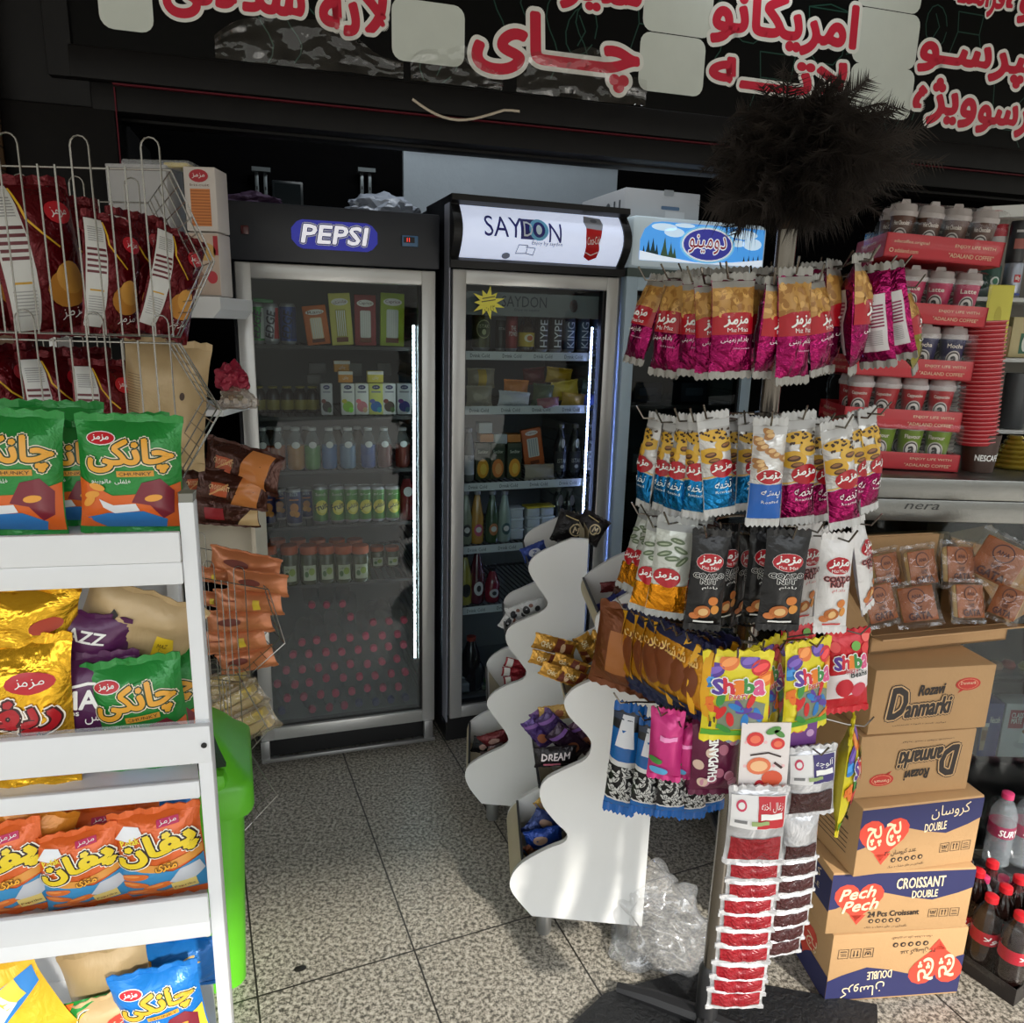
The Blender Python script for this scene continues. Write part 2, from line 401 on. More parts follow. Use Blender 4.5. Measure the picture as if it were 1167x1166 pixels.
# brick pillar and black pier at the left
def brick_mat():
    m = bpy.data.materials.new('brown_brick'); m.use_nodes = True; nt = m.node_tree; b = nt.nodes['Principled BSDF']
    tc = nt.nodes.new('ShaderNodeTexCoord'); mp = nt.nodes.new('ShaderNodeMapping'); mp.inputs['Rotation'].default_value = (PI/2, 0, 0)
    t = nt.nodes.new('ShaderNodeTexBrick'); t.inputs['Color1'].default_value = (.16, .09, .045, 1); t.inputs['Color2'].default_value = (.10, .055, .03, 1); t.inputs['Mortar'].default_value = (.02, .015, .01, 1)
    t.inputs['Scale'].default_value = 4.5; t.inputs['Mortar Size'].default_value = .012
    nt.links.new(tc.outputs['Object'], mp.inputs[0]); nt.links.new(mp.outputs[0], t.inputs['Vector']); nt.links.new(t.outputs[0], b.inputs['Base Color']); b.inputs['Roughness'].default_value = .7
    return m
mb = MB(); mb.box(-1.6, -.21, -.04, .5, 0, 3.05, brick_mat()); struct(mb.build('wall_left', loc=(SG.x0, SG.y0, 0), rz=SG.yaw))
mb = MB(); mb.box(-.208, .052, .0, .5, 0, 2.0, black, .006); mb.box(-.208, .0, .01, .5, 2.0, 3.05, black, .006)
pier = struct(mb.build('wall_left_pier', loc=(SG.x0, SG.y0, 0), rz=SG.yaw))
mb = MB(); mb.box(.0535, .0565, -.003, .0, 0, 2.05, M('trim_red', (84, 14, 28), .5, spec=.2)); mb.box(.0535, 4, -.010, .01, 2.054, 2.058, MATS['trim_red']); struct(mb.build('trim_1', loc=(SG.x0, SG.y0, 0), rz=SG.yaw))
mb = MB(); za_, zb_ = SG.l(134, 127)[1], SG.l(137, 144, .13)[1]; mb.box(-.0, 4.6, .0, .07, za_, 2.06, black, .004); mb.box(-.0, 4.6, .07, .13, zb_, 2.06, black, .004); struct(mb.build('trim_beam', loc=(SG.x0, SG.y0, 0), rz=SG.yaw))
mb = MB(); mb.box(4.55, 4.65, -.4, 4, 0, 3.05, blackw); struct(mb.build('wall_right', loc=(SG.x0, SG.y0, 0), rz=SG.yaw))
# ---------- coffee menu sign over the shop front ----------
sign = thing('shop_sign', 'black coffee menu board with red Persian lettering and blank white boxes above the shop', 'sign', (SG.x0, SG.y0, 2.06), SG.yaw)
mb = MB(); mb.box(-.03, 4.2, .0, .04, .075, .92, M('sign_black', (6, 7, 8), .3, spec=.15, bump=.25, bscale=2.2))
green = C3(20, 62, 52, .3)
it = []
r2 = random.Random(3)
for i in range(26):  # coffee doodles: cups, beans, pots in thin green line
    x = .12+i*.15+r2.uniform(-.04, .04); z = r2.uniform(.12, .5); k = r2.randrange(4); s = r2.uniform(.05, .09)
    if k == 0:
        p = [(s*.8*math.cos(t*.5), s*1.2*math.sin(t*.5)) for t in range(13)]; it += xf(LN(p, .0035, green), x, z, rot=r2.uniform(-.6, .6)); it += xf(LN([(-.01, -s*.7), (.012, 0), (-.008, s*.7)], .0035, green), x, z)
    elif k == 1:
        it += xf(LN([(-s, s), (-s*.8, -s*.6), (-s*.4, -s), (s*.4, -s), (s*.8, -s*.6), (s, s), (-s, s), (0, s*1.2), (s, s)], .0035, green), x, z); it += xf(LN([(s+.04*math.cos(t*.6-1.6), .04*math.sin(t*.6-1.6)) for t in range(6)], .0035, green), x, z)
    elif k == 2:
        it += xf(LN([(-s, -s), (s, -s), (s*.6, s*.2), (s*.7, s), (-s*.7, s), (-s*.6, s*.2), (-s, -s)], .0035, green), x, z); it += xf(LN([(-s*.6, s*.2), (s*.6, s*.2)], .0035, green), x, z)
    else:
        it += xf(LN([(.02*math.sin(t*.9), -s*1.6+t*s*.35) for t in range(12)], .0035, green), x, z); it += xf(LN([(s+.02*math.sin(t*.9), -s*1.4+t*s*.3) for t in range(12)], .0035, green), x, z)
deco(mb, flat((0, 0, 0), (1, 0, 0), (0, 0, 1)), it, clip=(-.02, 4.18, .085, .91))
mb.build('panel', sign)
mb = MB(); mb.box(-.04, 4.25, -.018, .05, 0, .075, black, .006); mb.box(-.09, -.03, -.014, .05, .0, .95, black, .006); mb.build('frame', sign)
white = M('sign_white', (205, 212, 205), .35, bump=.12, bscale=6)
SG.z0 = 2.06
for a in ((108, -40, 176, 35), (446, 2, 529, 73), (736, -40, 810, 40), (730, 40, 800, 107), (976, 12, 1042, 76), (970, 75, 1036, 134), (982, -52, 1048, 12)):
    x0, zt = SG.l(a[0], a[1]); x1, zb = SG.l(a[2], a[3]); _, zt2 = SG.l((a[0]+a[2])/2, a[1]); _, zb2 = SG.l((a[0]+a[2])/2, a[3])
    mb = MB(); deco(mb, flat((0, -.001, 0), (1, 0, 0), (0, 0, 1)), R((x0+x1)/2, (zt2+zb2)/2, abs(x1-x0), zt2-zb2, white, .03)); mb.build('price_patch', sign)
red = M('sign_red', (196, 30, 58), .35); wl = M('sign_outline', (225, 225, 220), .35)
for s, x0, y0, x1, y1 in (('لاته', 366, -22, 441, 40), ('شکلاتی', 187, -45, 345, 26), ('چـــای', 540, 20, 727, 95), ('شیر', 640, -34, 730, 14), ('امریکانو', 812, -4, 976, 58), ('لاتـــه', 809, 64, 966, 104), ('اسپرسـو', 1047, 40, 1222, 96), ('ویژه', 1041, 92, 1112, 142), ('اسپرسو', 1114, 108, 1222, 160), ('فرانسـه', 1082, -30, 1145, 17), ('قهوه', 1147, -20, 1210, 28)):
    ax, az = SG.l((x0+x1)/2, y0); bx, bz = SG.l((x0+x1)/2, y1); lx, lz = SG.l(x0, (y0+y1)/2); rx, rz_ = SG.l(x1, (y0+y1)/2)
    mb = MB(); deco(mb, flat((0, -.001, 0), (1, 0, 0), (0, 0, 1)), T(s, (lx+rx)/2, (az+bz)/2, rx-lx, az-bz, red, out=wl, off=.052, oo=.05, L=4, fine=True)); mb.build('lettering', sign)
# clear plastic film hanging loose over the sign's lower edge
film = clear_mat('clear_film', gloss=2.2, rough=.06, bump=1.0, bscale=9)
for (xa, xb, za, zb) in ((.30, .78, .08, .2), (.8, 1.06, .08, .18), (1.1, 1.5, .08, .22)):
    mb = MB(); mb.sheet(lambda u, v: (xa+(xb-xa)*u, -.006-.018*abs(noise.noise(V((u*4+xa*9, v*3, 1)))), za+(zb-za)*v*(.25+.75*abs(math.sin(u*PI*.9+.15+.3*math.sin(u*9+xa))))), 24, 10, film); mb.build('film', sign)
# loose cable under the beam
mb = MB(); pts = []
for i in range(15):
    t = i/14; px = 470+(592-470)*t; py = 113+14*t+22*math.sin(PI*min(1, t*1.15))*(1-t*.45); pts.append(SG.w(px, py, -.03))
mb.tube(pts, .0035, M('cable_beige', (196, 184, 165), .5)); tag(mb.build('cable'), 'thin beige cable drooping from the black beam under the sign', 'cable')
for px, py, nm in ((505, 112, 0), (800, 143, 1)):  # recessed downlights under the beam
    w = SG.w(px, py, -.03); w.z = 2.052
mb = MB(); w = SG.w(800, 147, .05); mb.lathe([(0, 0), (.038, 0), (.042, -.006), (.02, -.012), (.012, -.05), (.012, -.07)], M('grey_plastic', (120, 120, 122), .4), 16)
tag(mb.build('spotlight', loc=(w.x, w.y, SG.l(134, 127)[1]+.002)), 'small round spotlight fitting under the black beam left of the feather duster', 'light')
# ================= refrigerators =================
navy = M('fridge_black', (31, 34, 42), .42, var=.04); alu = M('aluminium', (190, 190, 188), .32, .55, var=.03); inner = M('fridge_liner', (128, 132, 134), .5)
dark = M('dark_plastic', (14, 14, 16), .5); rackm = M('shelf_wire_dark', (52, 54, 55), .5); whitep = M('white_plastic', (214, 218, 220), .4)
glassF = clear_mat('fridge_glass', (205, 214, 212), gloss=.8, rough=.01, haze=.2, hazecol=(170, 176, 176), hz=(.30, .66))
glass2 = clear_mat('fridge_glass_clean', (205, 216, 216), gloss=.7, rough=.01)
led = M('led_white', (225, 245, 255), .4, emit=75); ledb = M('led_blue', (170, 185, 255), .4, emit=75)
def fridge(name, label, pl, w, dep, zb, zt, ztop, shelves, frame, hdrfn, strips=None, glass=glassF, side=navy, floorz=.09, fw_=.045, ledm=led, frm=alu):
    o = thing(name, label, 'refrigerator', (pl.x0, pl.y0, 0), pl.yaw)
    mb = MB(); t = .03; x0, x1 = -.012, w+.012
    for a, b in ((x0, x0+t), (x1-t, x1)):
        mb.box(a, b, .06, dep, .07, ztop-.01, side, .004)
    mb.box(x0+t, x1-t, dep-.03, dep, .07, ztop-.01, side); mb.box(x0+t, x1-t, .06, dep, ztop-.03, ztop-.01, M('fridge_top_grey', (120, 124, 126), .5)); mb.box(x0+t, x1-t, .06, dep, .07, floorz, side)
    mb.build('cabinet', o)
    mb = MB(); a, b = x0+t, x1-t
    mb.box(a, a+.004, .07, dep-.03, floorz, zt, inner); mb.box(b-.004, b, .07, dep-.03, floorz, zt, inner); mb.box(a, b, dep-.036, dep-.03, floorz, zt, inner); mb.box(a, b, .07, dep-.03, zt, zt+.01, inner); mb.box(a, b, .07, dep-.03, floorz, floorz+.012, inner)
    for i in range(int((zt-floorz)/.045)):
        z = floorz+.04+i*.045; mb.box(b-.014, b-.004, .09, dep-.06, z, z+.01, inner, .003)
    mb.build('liner', o)
    mb = MB()
    mb.box(0, fw_, 0, .045, zb, zt, frm, .004); mb.box(w-fw_, w, 0, .045, zb, zt, frm, .004); mb.box(fw_*.96, w-fw_*.96, .0006, .0446, zb, zb+fw_, frm, .004); mb.box(fw_*.96, w-fw_*.96, .0006, .0446, zt-fw_, zt, frm, .004)
    d = mb.build('door_frame', o)
    mb = MB(); q = .006; mb.box(fw_-q, fw_, .002, .04, zb+fw_, zt-fw_, dark); mb.box(w-fw_, w-fw_+q*.2, .002, .04, zb+fw_, zt-fw_, dark); mb.box(w-fw_-.008, w-fw_, .012, .04, zb+fw_, zt-fw_, dark); mb.box(fw_, w-fw_, .012, .04, zb+fw_, zb+fw_+.007, dark); mb.build('door_gasket', o)
    mb = MB(); mb.sheet(lambda u, v: (fw_-.002+(w-2*fw_+.004)*u, .016, zb+fw_-.002+(zt-zb-2*fw_+.004)*v), 1, 1, glass); mb.build('door_glass', o)
    for i, z in enumerate(shelves):
        mb = MB(); y0 = .085
        mb.box(a+.006, b-.006, y0, y0+.008, z-.012, z, rackm); mb.box(a+.006, b-.006, dep-.06, dep-.052, z-.012, z-.004, rackm)
        k = 26
        for j in range(k): xx = a+.012+(b-a-.024)*j/(k-1); mb.box(xx-.0015, xx+.0015, y0, dep-.055, z-.005, z-.001, rackm)
        s = mb.build('shelf', o, smooth=False)
        if strips:
            mb = MB(); mb.box(a+.006, b-.03, y0-.004, y0-.001, z-.026, z+.002, whitep)
            its = []
            for j in range(4): its += T('Drink Cold', a+.10+j*.115, z-.012, .068, .013, C3(40, 40, 45), res=1, off=.02)
            deco(mb, flat((0, y0-.004, 0), (1, 0, 0), (0, 0, 1)), its); mb.build('price_strip', s)
    mb = MB(); zz = zb+.22
    mb.box(w-.062, w-.053, .074, .078, zb+.21, zt-.165, whitep)
    while zz < zt-.17: mb.box(w-.0595, w-.0555, .071, .074, zz, zz+.007, ledm); zz += .0135
    if frm is alu: mb.build('led_strip', o, smooth=False)
    hdrfn(o)
    return o
zf = lambda pl, px, py, d=.1: pl.l(px, py, d)[1]
# --- the dark drinks fridge ---
F1s = [zf(F1, 380, y) for y in (394, 474, 535, 597, 663)]
def hdr1(o):
    mb = MB(); mb.box(-.012, .611, .0, .4, 1.662, 1.825, navy, .004); h = mb.build('header', o)
    q = lambda px, py: F1.l(px, py)
    mb = MB(); x0, z0 = q(332, 268); x1, z1 = q(430, 270); cz = (z0+z1)/2; hh = .082
    pts = []
    for i in range(17):
        t = i/16; pts.append((x0+(x1-x0)*t, cz+hh/2*(math.sin(PI*min(1, max(0, t*6+.25 if t < .1 else (1-t)*6+.25 if t > .9 else 1))/2))))
    pts = pts+[(x, 2*cz-z) for x, z in reversed(pts)]
    mb.prism(pts, -.004, .0, M('pepsi_blue', (34, 40, 165), .3, emit=.35))
    deco(mb, flat((0, -.0042, 0), (1, 0, 0), (0, 0, 1)), T('PEPSI', (x0+x1)/2, cz+.002, (x1-x0)*.78, hh*.62, C3(240, 240, 250, emit=.5), off=.03, shear=.15, out=C3(225, 230, 250, 40)and [C3(225, 230, 250), C3(30, 40, 150)], oo=.025)); mb.build('logo_plate', h)
    mb = MB(); x, z = q(467, 275); mb.box(x-.025, x+.025, -.006, 0, z-.016, z+.016, M('display_blue', (70, 110, 150), .3), .002)
    deco(mb, flat((0, -.0065, 0), (1, 0, 0), (0, 0, 1)), R(x-.003, z+.003, .034, .017, C3(12, 8, 12))+T('11', x-.006, z+.003, .008, .012, M('display_red', (255, 60, 50), .3, emit=2), L=3)); mb.build('thermostat', h)
    mb = MB(); x, z = q(279, 262); mb.box(x-.011, x+.011, -.006, 0, z-.012, z+.012, M('switch_red', (70, 10, 14), .3), .002); mb.build('switch', h)
    mb = MB(); mb.box(0, .6, .05, .4, .012, .1, dark); mb.build('base_grille', o)
    mb = MB(); mb.box(.0, .599, -.012, .002, .022, .036, M('steel', (165, 165, 165), .35, .8), .002); mb.box(-.002, .028, -.006, .02, .03, .1, MATS['steel'], .003); mb.box(.56, .592, -.006, .02, .03, .1, MATS['steel'], .003); mb.build('kick_rail', o)
    for x in (.04, .55):
        for y in (.06, .5):
            mb = MB(); mb.lathe([(.016, 0), (.016, .01), (.008, .014), (.008, .075)], MATS['steel'], 10, (x, y, 0)); mb.build('foot', o)
fridge('drinks_fridge', 'tall dark grey glass-door drinks fridge with a blue PEPSI plate, left of the SAYDON fridge', F1, .599, .64, .098, 1.657, 1.825, F1s, alu, hdr1)
# --- the lit-header fridge ---
F2s = [zf(F2, 610, y, .085) for y in (402, 463, 548, 617.5, 684.5)]
def hdr2(o):
    n = 10; prof = [(.0-.045*math.sin(PI*i/n), 1.70+.155*i/n) for i in range(n+1)]
    mb = MB(); mb.prism([(.3, 1.70)]+[(y, z) for y, z in prof]+[(.3, 1.862)], .016, .569, M('header_white', (214, 224, 250), .35, emit=.55), 'x')
    def sf(a, b):
        t = (b-1.70)/.155; y = -.045*math.sin(PI*t); ny = V((0, -1, 0)); return V((a, y, b)), ny
    nb = C3(38, 40, 130); its = T('SAY', .150, 1.795, .125, .062, nb, off=.015, res=3)+R(.245, 1.793, .075, .062, nb)+T('D', .232, 1.793, .03, .045, C3(225, 235, 255), off=.01, L=4)+E(.268, 1.793, .033, .033, C3(110, 190, 235), L=4, n=22)+E(.268, 1.793, .021, .024, nb, L=5, n=20)+E(.268, 1.793, .010, .015, C3(210, 235, 250), L=6)+T('N', .325, 1.787, .042, .058, nb, off=.015)
    its += T('Enjoy by saydon', .30, 1.752, .105, .014, C3(50, 50, 80), res=1, off=.015)
    ol = C3(90, 95, 130); its += LN([(.20, 1.72), (.205, 1.745), (.235, 1.745), (.235, 1.722), (.2, 1.72)], .002, ol)+LN([(.23, 1.74), (.262, 1.738), (.26, 1.718), (.232, 1.722)], .002, ol)+E(.17, 1.712, .014, .009, C3(150, 160, 190))
    cr, cg = C3(196, 22, 26), C3(165, 170, 185)
    its += P([(.437, 1.85), (.495, 1.845), (.50, 1.825), (.492, 1.805), (.436, 1.81), (.43, 1.83)], cg)+P([(.436, 1.812), (.492, 1.806), (.487, 1.785), (.480, 1.765), (.486, 1.745), (.484, 1.722), (.46, 1.712), (.438, 1.722), (.436, 1.75), (.432, 1.78)], cr)+T('Coca-Cola', .461, 1.772, .046, .024, C3(245, 240, 240), rot=.12, shear=.3, L=4)+E(.468, 1.835, .012, .006, C3(120, 125, 140), L=2)+LN([(.44, 1.735), (.46, 1.728), (.482, 1.738)], .003, C3(240, 230, 230), L=3)
    deco(mb, sf, its, (.05, .0155)); h = mb.build('light_header', o)
    mb = MB(); mb.prism([(.3, 1.668), (-.012, 1.668), (-.02, 1.69), (-.004, 1.70), (.3, 1.70)], -.012, .597, dark, 'x'); mb.prism([(.3, 1.862), (-.004, 1.855), (-.03, 1.864), (-.028, 1.882), (.3, 1.885)], -.012, .597, dark, 'x')
    for a, b in ((-.012, .016), (.569, .597)): mb.prism([(.3, 1.67), (-.02, 1.69)]+[(y-.008, z) for y, z in prof]+[(-.02, 1.88), (.3, 1.88)], a, b, dark, 'x')
    mb.build('header_trim', h)
    mb = MB(); mb.box(-.006, .59, .03, .5, .01, .105, dark); mb.build('base_grille', o)
    mb = MB(); mb.box(-.0125, -.009, .0, .06, .1, 1.86, M('side_trim', (150, 152, 165), .3, .3)); mb.build('side_trim', o)
    mb = MB(); deco(mb, flat((.0, .046, 0), (1, 0, 0), (0, 0, 1)), R(.29, 1.565, .49, .075, M('header_back', (120, 124, 126), .4))+T('SAYDON', .26, 1.575, .16, .035, C3(45, 48, 60), off=.02)+T('Enjoy by saydon', .27, 1.548, .09, .01, C3(60, 60, 70), res=1)+E(.44, 1.568, .015, .022, C3(110, 35, 40))); mb.build('inner_banner', o)
fr2 = fridge('drinks_fridge', 'glass-door drinks fridge with a lit white SAYDON header and a yellow star sticker', F2, .585, .62, .11, 1.665, 1.885, F2s, alu, hdr2, strips=True, glass=glass2, ledm=ledb, floorz=.1)
# star price sticker on the glass
x, z = F2.l(556, 345, .016); pts = []
for i in range(22):
    r = (.062 if i % 4 == 0 else .05) if i % 2 == 0 else .03; t = 2*PI*i/22+.3; pts.append((x+r*math.cos(t)*.95, z+r*math.sin(t)*.85))
mb = MB(); mb.prism(pts, .0125, .0145, M('sticker_yellow', (232, 224, 84), .5))
deco(mb, flat((0, .0124, 0), (1, 0, 0), (0, 0, 1)), T('۳۵ ت', x+.005, z-.018, .035, .018, C3(70, 60, 40), rot=.15)+LN([(x-.02, z+.012), (x+.022, z+.02)], .003, C3(80, 70, 50))+LN([(x-.022, z+.002), (x+.024, z+.010)], .003, C3(80, 70, 50)))
mb.build('star_sticker', fr2)
# --- the ice-cream freezer ---
def hdr3(o):
    fz = M('freezer_white', (205, 222, 232), .35, emit=.12)
    mb = MB(); mb.box(.0, .545, -.02, .35, 1.70, 1.868, fz, .02); h = mb.build('header', o)
    sky = M('sign_sky', (70, 150, 225), .35, emit=.7); snow = C3(222, 235, 250, emit=.6); fir = C3(38, 84, 92)
    pts = [(.03, 1.725), (.03, 1.79), (.045, 1.825), (.075, 1.847), (.11, 1.852), (.53, 1.852), (.53, 1.725)]
    its = P(pts, sky, 0)+P([(.03, 1.725), (.03, 1.755), (.12, 1.742), (.25, 1.728), (.4, 1.735), (.53, 1.75), (.53, 1.725)], snow, 2)
    for cx, cz, a, b in ((.12, 1.835, .05, .012), (.16, 1.82, .04, .015), (.44, 1.83, .06, .016), (.48, 1.80, .04, .02), (.42, 1.80, .03, .012), (.2, 1.845, .04, .007)): its += E(cx, cz, a, b, C3(200, 225, 245, emit=.6), L=.5)
    for i, (cx, s) in enumerate(((.045, .03), (.062, .045), (.08, .05), (.095, .035), (.125, .055), (.15, .042), (.165, .03), (.45, .02), (.47, .022), (.49, .02), (.51, .025))): its += P([(cx-s*.3, 1.737), (cx+s*.3, 1.737), (cx+s*.12, 1.737+s*.6), (cx, 1.737+s*1.25), (cx-s*.12, 1.737+s*.6)], fir if i < 4 or i > 6 else C3(90, 130, 96), 1.5)
    its += E(.295, 1.788, .112, .062, C3(120, 195, 240, emit=.5), L=3, n=28)+E(.295, 1.788, .104, .056, C3(240, 245, 252, emit=.4), L=4, n=28)+E(.295, 1.788, .098, .051, C3(58, 60, 165, emit=.4), L=5, n=28)
    its += T('دومینو', .295, 1.788, .15, .06, C3(200, 40, 60), off=.02, out=C3(240, 240, 250, emit=.4), oo=.035, L=7)
    mb = MB(); deco(mb, flat((0, -.0205, 0), (1, 0, 0), (0, 0, 1)), its); mb.build('sign_panel', h)
    mb = MB(); mb.box(0, .545, 0, .3, 1.672, 1.70, M('grey_green', (70, 84, 80), .4)); mb.build('header_trim', o)
    mb = MB(); mb.box(0, .54, .03, .5, .01, .11, dark); mb.build('base_grille', o)
F3 = Pl(*(V((F2.x0, F2.y0, 0))+F2.d*.614).xy, F2.yaw)
frz = M('freezer_frame', (176, 198, 214), .4, var=.03)
F3s = [zf(F3, 730, y, .1) for y in (462, 545, 640)]
fridge('ice_cream_freezer', 'white upright ice-cream freezer with a snowy mountain header sign, half hidden by hanging snack bags', F3, .55, .62, .115, 1.672, 1.868, F3s, frz, hdr3, glass=clear_mat('freezer_glass', (150, 165, 165), gloss=.7, rough=.02), side=whitep, floorz=.105, frm=frz)
# ---------- objects on top and behind ----------
mb = MB(); a = F2.w(460, 200, .72); b = F2.w(703, 215, .72); zt = F2.w(580, 178, .72).z
xa = F2.l(460, 200, .72)[0]; xb = F2.l(703, 215, .72)[0]
mb.box(xa, xb, 0, .02, 1.72, zt+.04, M('grey_panel', (150, 160, 168), .5, bump=.1)); mb.box(xa, xb, -.06, .02, zt+.04, zt+.05, M('grey_panel2', (110, 116, 118), .5))
mb.box(xa-.02, xb+.02, -.05, .03, 1.70, 1.72, dark)
nn = F2.n*.72; tag(mb.build('panel', loc=(F2.x0+nn.x, F2.y0+nn.y, 0), rz=F2.yaw), 'pale grey panel leaning against the dark wall above the SAYDON fridge', 'panel')
mb = MB(); p0 = F3.l(668, 240, .30); x0 = F3.l(712, 240, .12)[0]; x1 = F3.l(797, 240, .12)[0]; zz = F3.l(712, 213, .12)[1]; cw = M('white_carton', (188, 190, 194), .6)
mb.box(x0, x1, .12, .48, 1.87, zz, cw, .003); g = C3(70, 74, 80)
deco(mb, flat((x0, 0, 0), (0, -1, 0), (0, 0, 1)), E(-.25, 1.915, .02, .025, g)+R(-.2, 1.915, .012, .05, g)+R(-.16, 1.915, .012, .05, g))
deco(mb, flat((0, .12, 0), (1, 0, 0), (0, 0, 1)), R((x0+x1)/2+.03, 1.92, .075, .012, C3(84, 110, 140), .004)+R((x0+x1)/2+.02, zz-.006, .04, .02, C3(160, 164, 168), .004)+R((x0+x1)/2+.05, 1.895, .08, .03, C3(205, 208, 212)))
tag(mb.build('carton', loc=(F3.x0, F3.y0, 0), rz=F3.yaw), 'white carton with a blue hand slot lying on top of the ice-cream freezer', 'box')
def crumple(name, r, sz, mat, seed=0, amp=.35, sub=4, freq=2.2):
    bm = bmesh.new(); bmesh.ops.create_icosphere(bm, subdivisions=sub, radius=1)
    for v in bm.verts:
        d = v.co.normalized(); n = noise.noise(d*freq+V((seed, 0, 0)))+.6*abs(noise.noise(d*freq*2.3+V((0, seed, 0))))+.3*noise.noise(d*freq*5+V((seed, seed, 0)))
        v.co = d*(1+amp*n); v.co.x *= sz[0]*r; v.co.y *= sz[1]*r; v.co.z *= sz[2]*r
        if v.co.z < -sz[2]*r*.62: v.co.z = -sz[2]*r*.62
    zmin = min(v.co.z for v in bm.verts)
    for v in bm.verts: v.co.z -= zmin
    bm.verts.index_update(); mb = MB(); mb.add([v.co for v in bm.verts], [[q.index for q in f.verts] for f in bm.faces], mat); bm.free()
    return mb.build(name, angle=25)
o = crumple('plastic_bag', .1, (1.15, .8, .55), M('bag_white_sheer', (150, 158, 172), .35, bump=.4, bscale=18), 3); p = F1.w(432, 243, .3); o.location = (p.x, p.y, 1.826); tag(o, 'crumpled white plastic bag on top of the PEPSI fridge', 'bag')
o = crumple('cloth', .085, (1.2, .8, .4), M('cloth_purple', (66, 44, 72), .7, bump=.3), 5); p = F1.w(285, 232, .25); o.location = (p.x, p.y, 1.826); tag(o, 'crumpled dark purple cloth on the left end of the PEPSI fridge top', 'cloth')
mb = MB(); br = M('bracket_steel', (120, 128, 130), .4, .6)
proto = None
for i, (px, lab) in enumerate(((297, 'left slotted metal shelf bracket on the black wall above the PEPSI fridge'), (416, 'right slotted metal shelf bracket on the black wall, behind the white plastic bag'))):
    p = F1.w(px, 215, .92); mb = MB()
    for dx in (-.02, .012): mb.box(dx, dx+.014, -.012, 0, -.10, .06, br, .002); deco(mb, flat((0, -.0125, 0), (1, 0, 0), (0, 0, 1)), R(dx+.007, -.04, .005, .012, dark)+R(dx+.007, .0, .005, .012, dark))
    mb.box(-.03, .04, -.03, 0, .06, .075, br); tag(mb.build('shelf_bracket', loc=p, rz=F1.yaw), lab, 'bracket', 'wall brackets')
p = F1.w(328, 222, .93); mb = MB(); mb.box(-.06, .06, -.012, 0, -.09, .05, M('dark_frame', (34, 40, 42), .3), .004); mb.box(-.05, .05, -.014, -.012, -.08, .04, M('dark_frame2', (24, 30, 32), .2)); tag(mb.build('picture_frame', loc=p, rz=F1.yaw), 'small dark framed square on the black wall above the PEPSI fridge', 'frame')
# ================= fridge contents =================
def stand(P_, pl, dep, px, pb, pt, wpx=None, z=None, rz=0, rx=0, ry=0, label=None, group=None):
    """P_ = (Proto, nominal width, nominal height): copy placed on plane pl at depth dep"""
    pr, w0, h0 = P_
    o = pr.get(label, group); a = pl.w(px, pb, dep); b = pl.w(px, pt, dep)
    if z is not None: a.z = z
    s = (b.z-a.z)/h0; sw = s
    if wpx: sw = wpx*(a-EP).dot(_fw)/F/w0
    o.location = a; o.scale = (sw, sw, s); o.rotation_euler = (rx, ry, pl.yaw+rz); return o
def can(name, lab, cat, body, items=(), h=.145, r=.027, top=None):
    mb = MB(); al = M('can_end', (175, 178, 182), .3, .7)
    mb.lathe([(r*.75, 0), (r*.86, .004), (r, .012), (r, h-.012), (r*.86, h-.002), (r*.82, h), (r*.78, h-.003), (0, h-.003)], [al, al, body, top or al, al, al, al], 20)
    deco(mb, cyl(r), items, (r*.4, 9)); return tag(mb.build(name), lab, cat)
def bottle(name, lab, cat, liquid, cap, label=None, items=(), h=.2, r=.031, neck=.013, sh=.66, capn='cap', empty=.0, glass=None):
    g = glass or liquid; mb = MB()
    pr = [(r*.8, 0), (r, .008), (r, h*.3), (r*.95, h*.34), (r, h*.38), (r, h*sh), (r*.85, h*(sh+.08)), (neck*1.2, h*.88), (neck, h*.9), (neck, h*.94)]
    ms = [liquid]*5+[g]*4
    if label: pr = [(r*.8, 0), (r, .008), (r, h*.12), (r*1.015, h*.13), (r*1.015, h*.5), (r, h*.51), (r, h*sh), (r*.85, h*(sh+.08)), (neck*1.2, h*.88), (neck, h*.9), (neck, h*.94)]; ms = [liquid]*3+[label]*1+[liquid]*2+[g]*4
    mb.lathe(pr, ms, 18); deco(mb, cyl(r*1.02), items, (r*.4, 9)); o = tag(mb.build(name), lab, cat)
    mb = MB(); mb.lathe([(neck*1.25, h*.925), (neck*1.3, h*.93), (neck*1.3, h*.995), (neck*1.1, h), (0, h)], cap, 14); mb.build(capn, o); return o
def carton_(name, lab, cat, w, d, h, body, items=(), top=None, parts=None):
    mb = MB(); mb.box(-w/2, w/2, 0, d, 0, h, body, .002); deco(mb, flat((0, 0, 0), (1, 0, 0), (0, 0, 1)), items); return tag(mb.build(name), lab, cat)
z1, z2, z3, z4, z5 = [z+.001 for z in F1s]
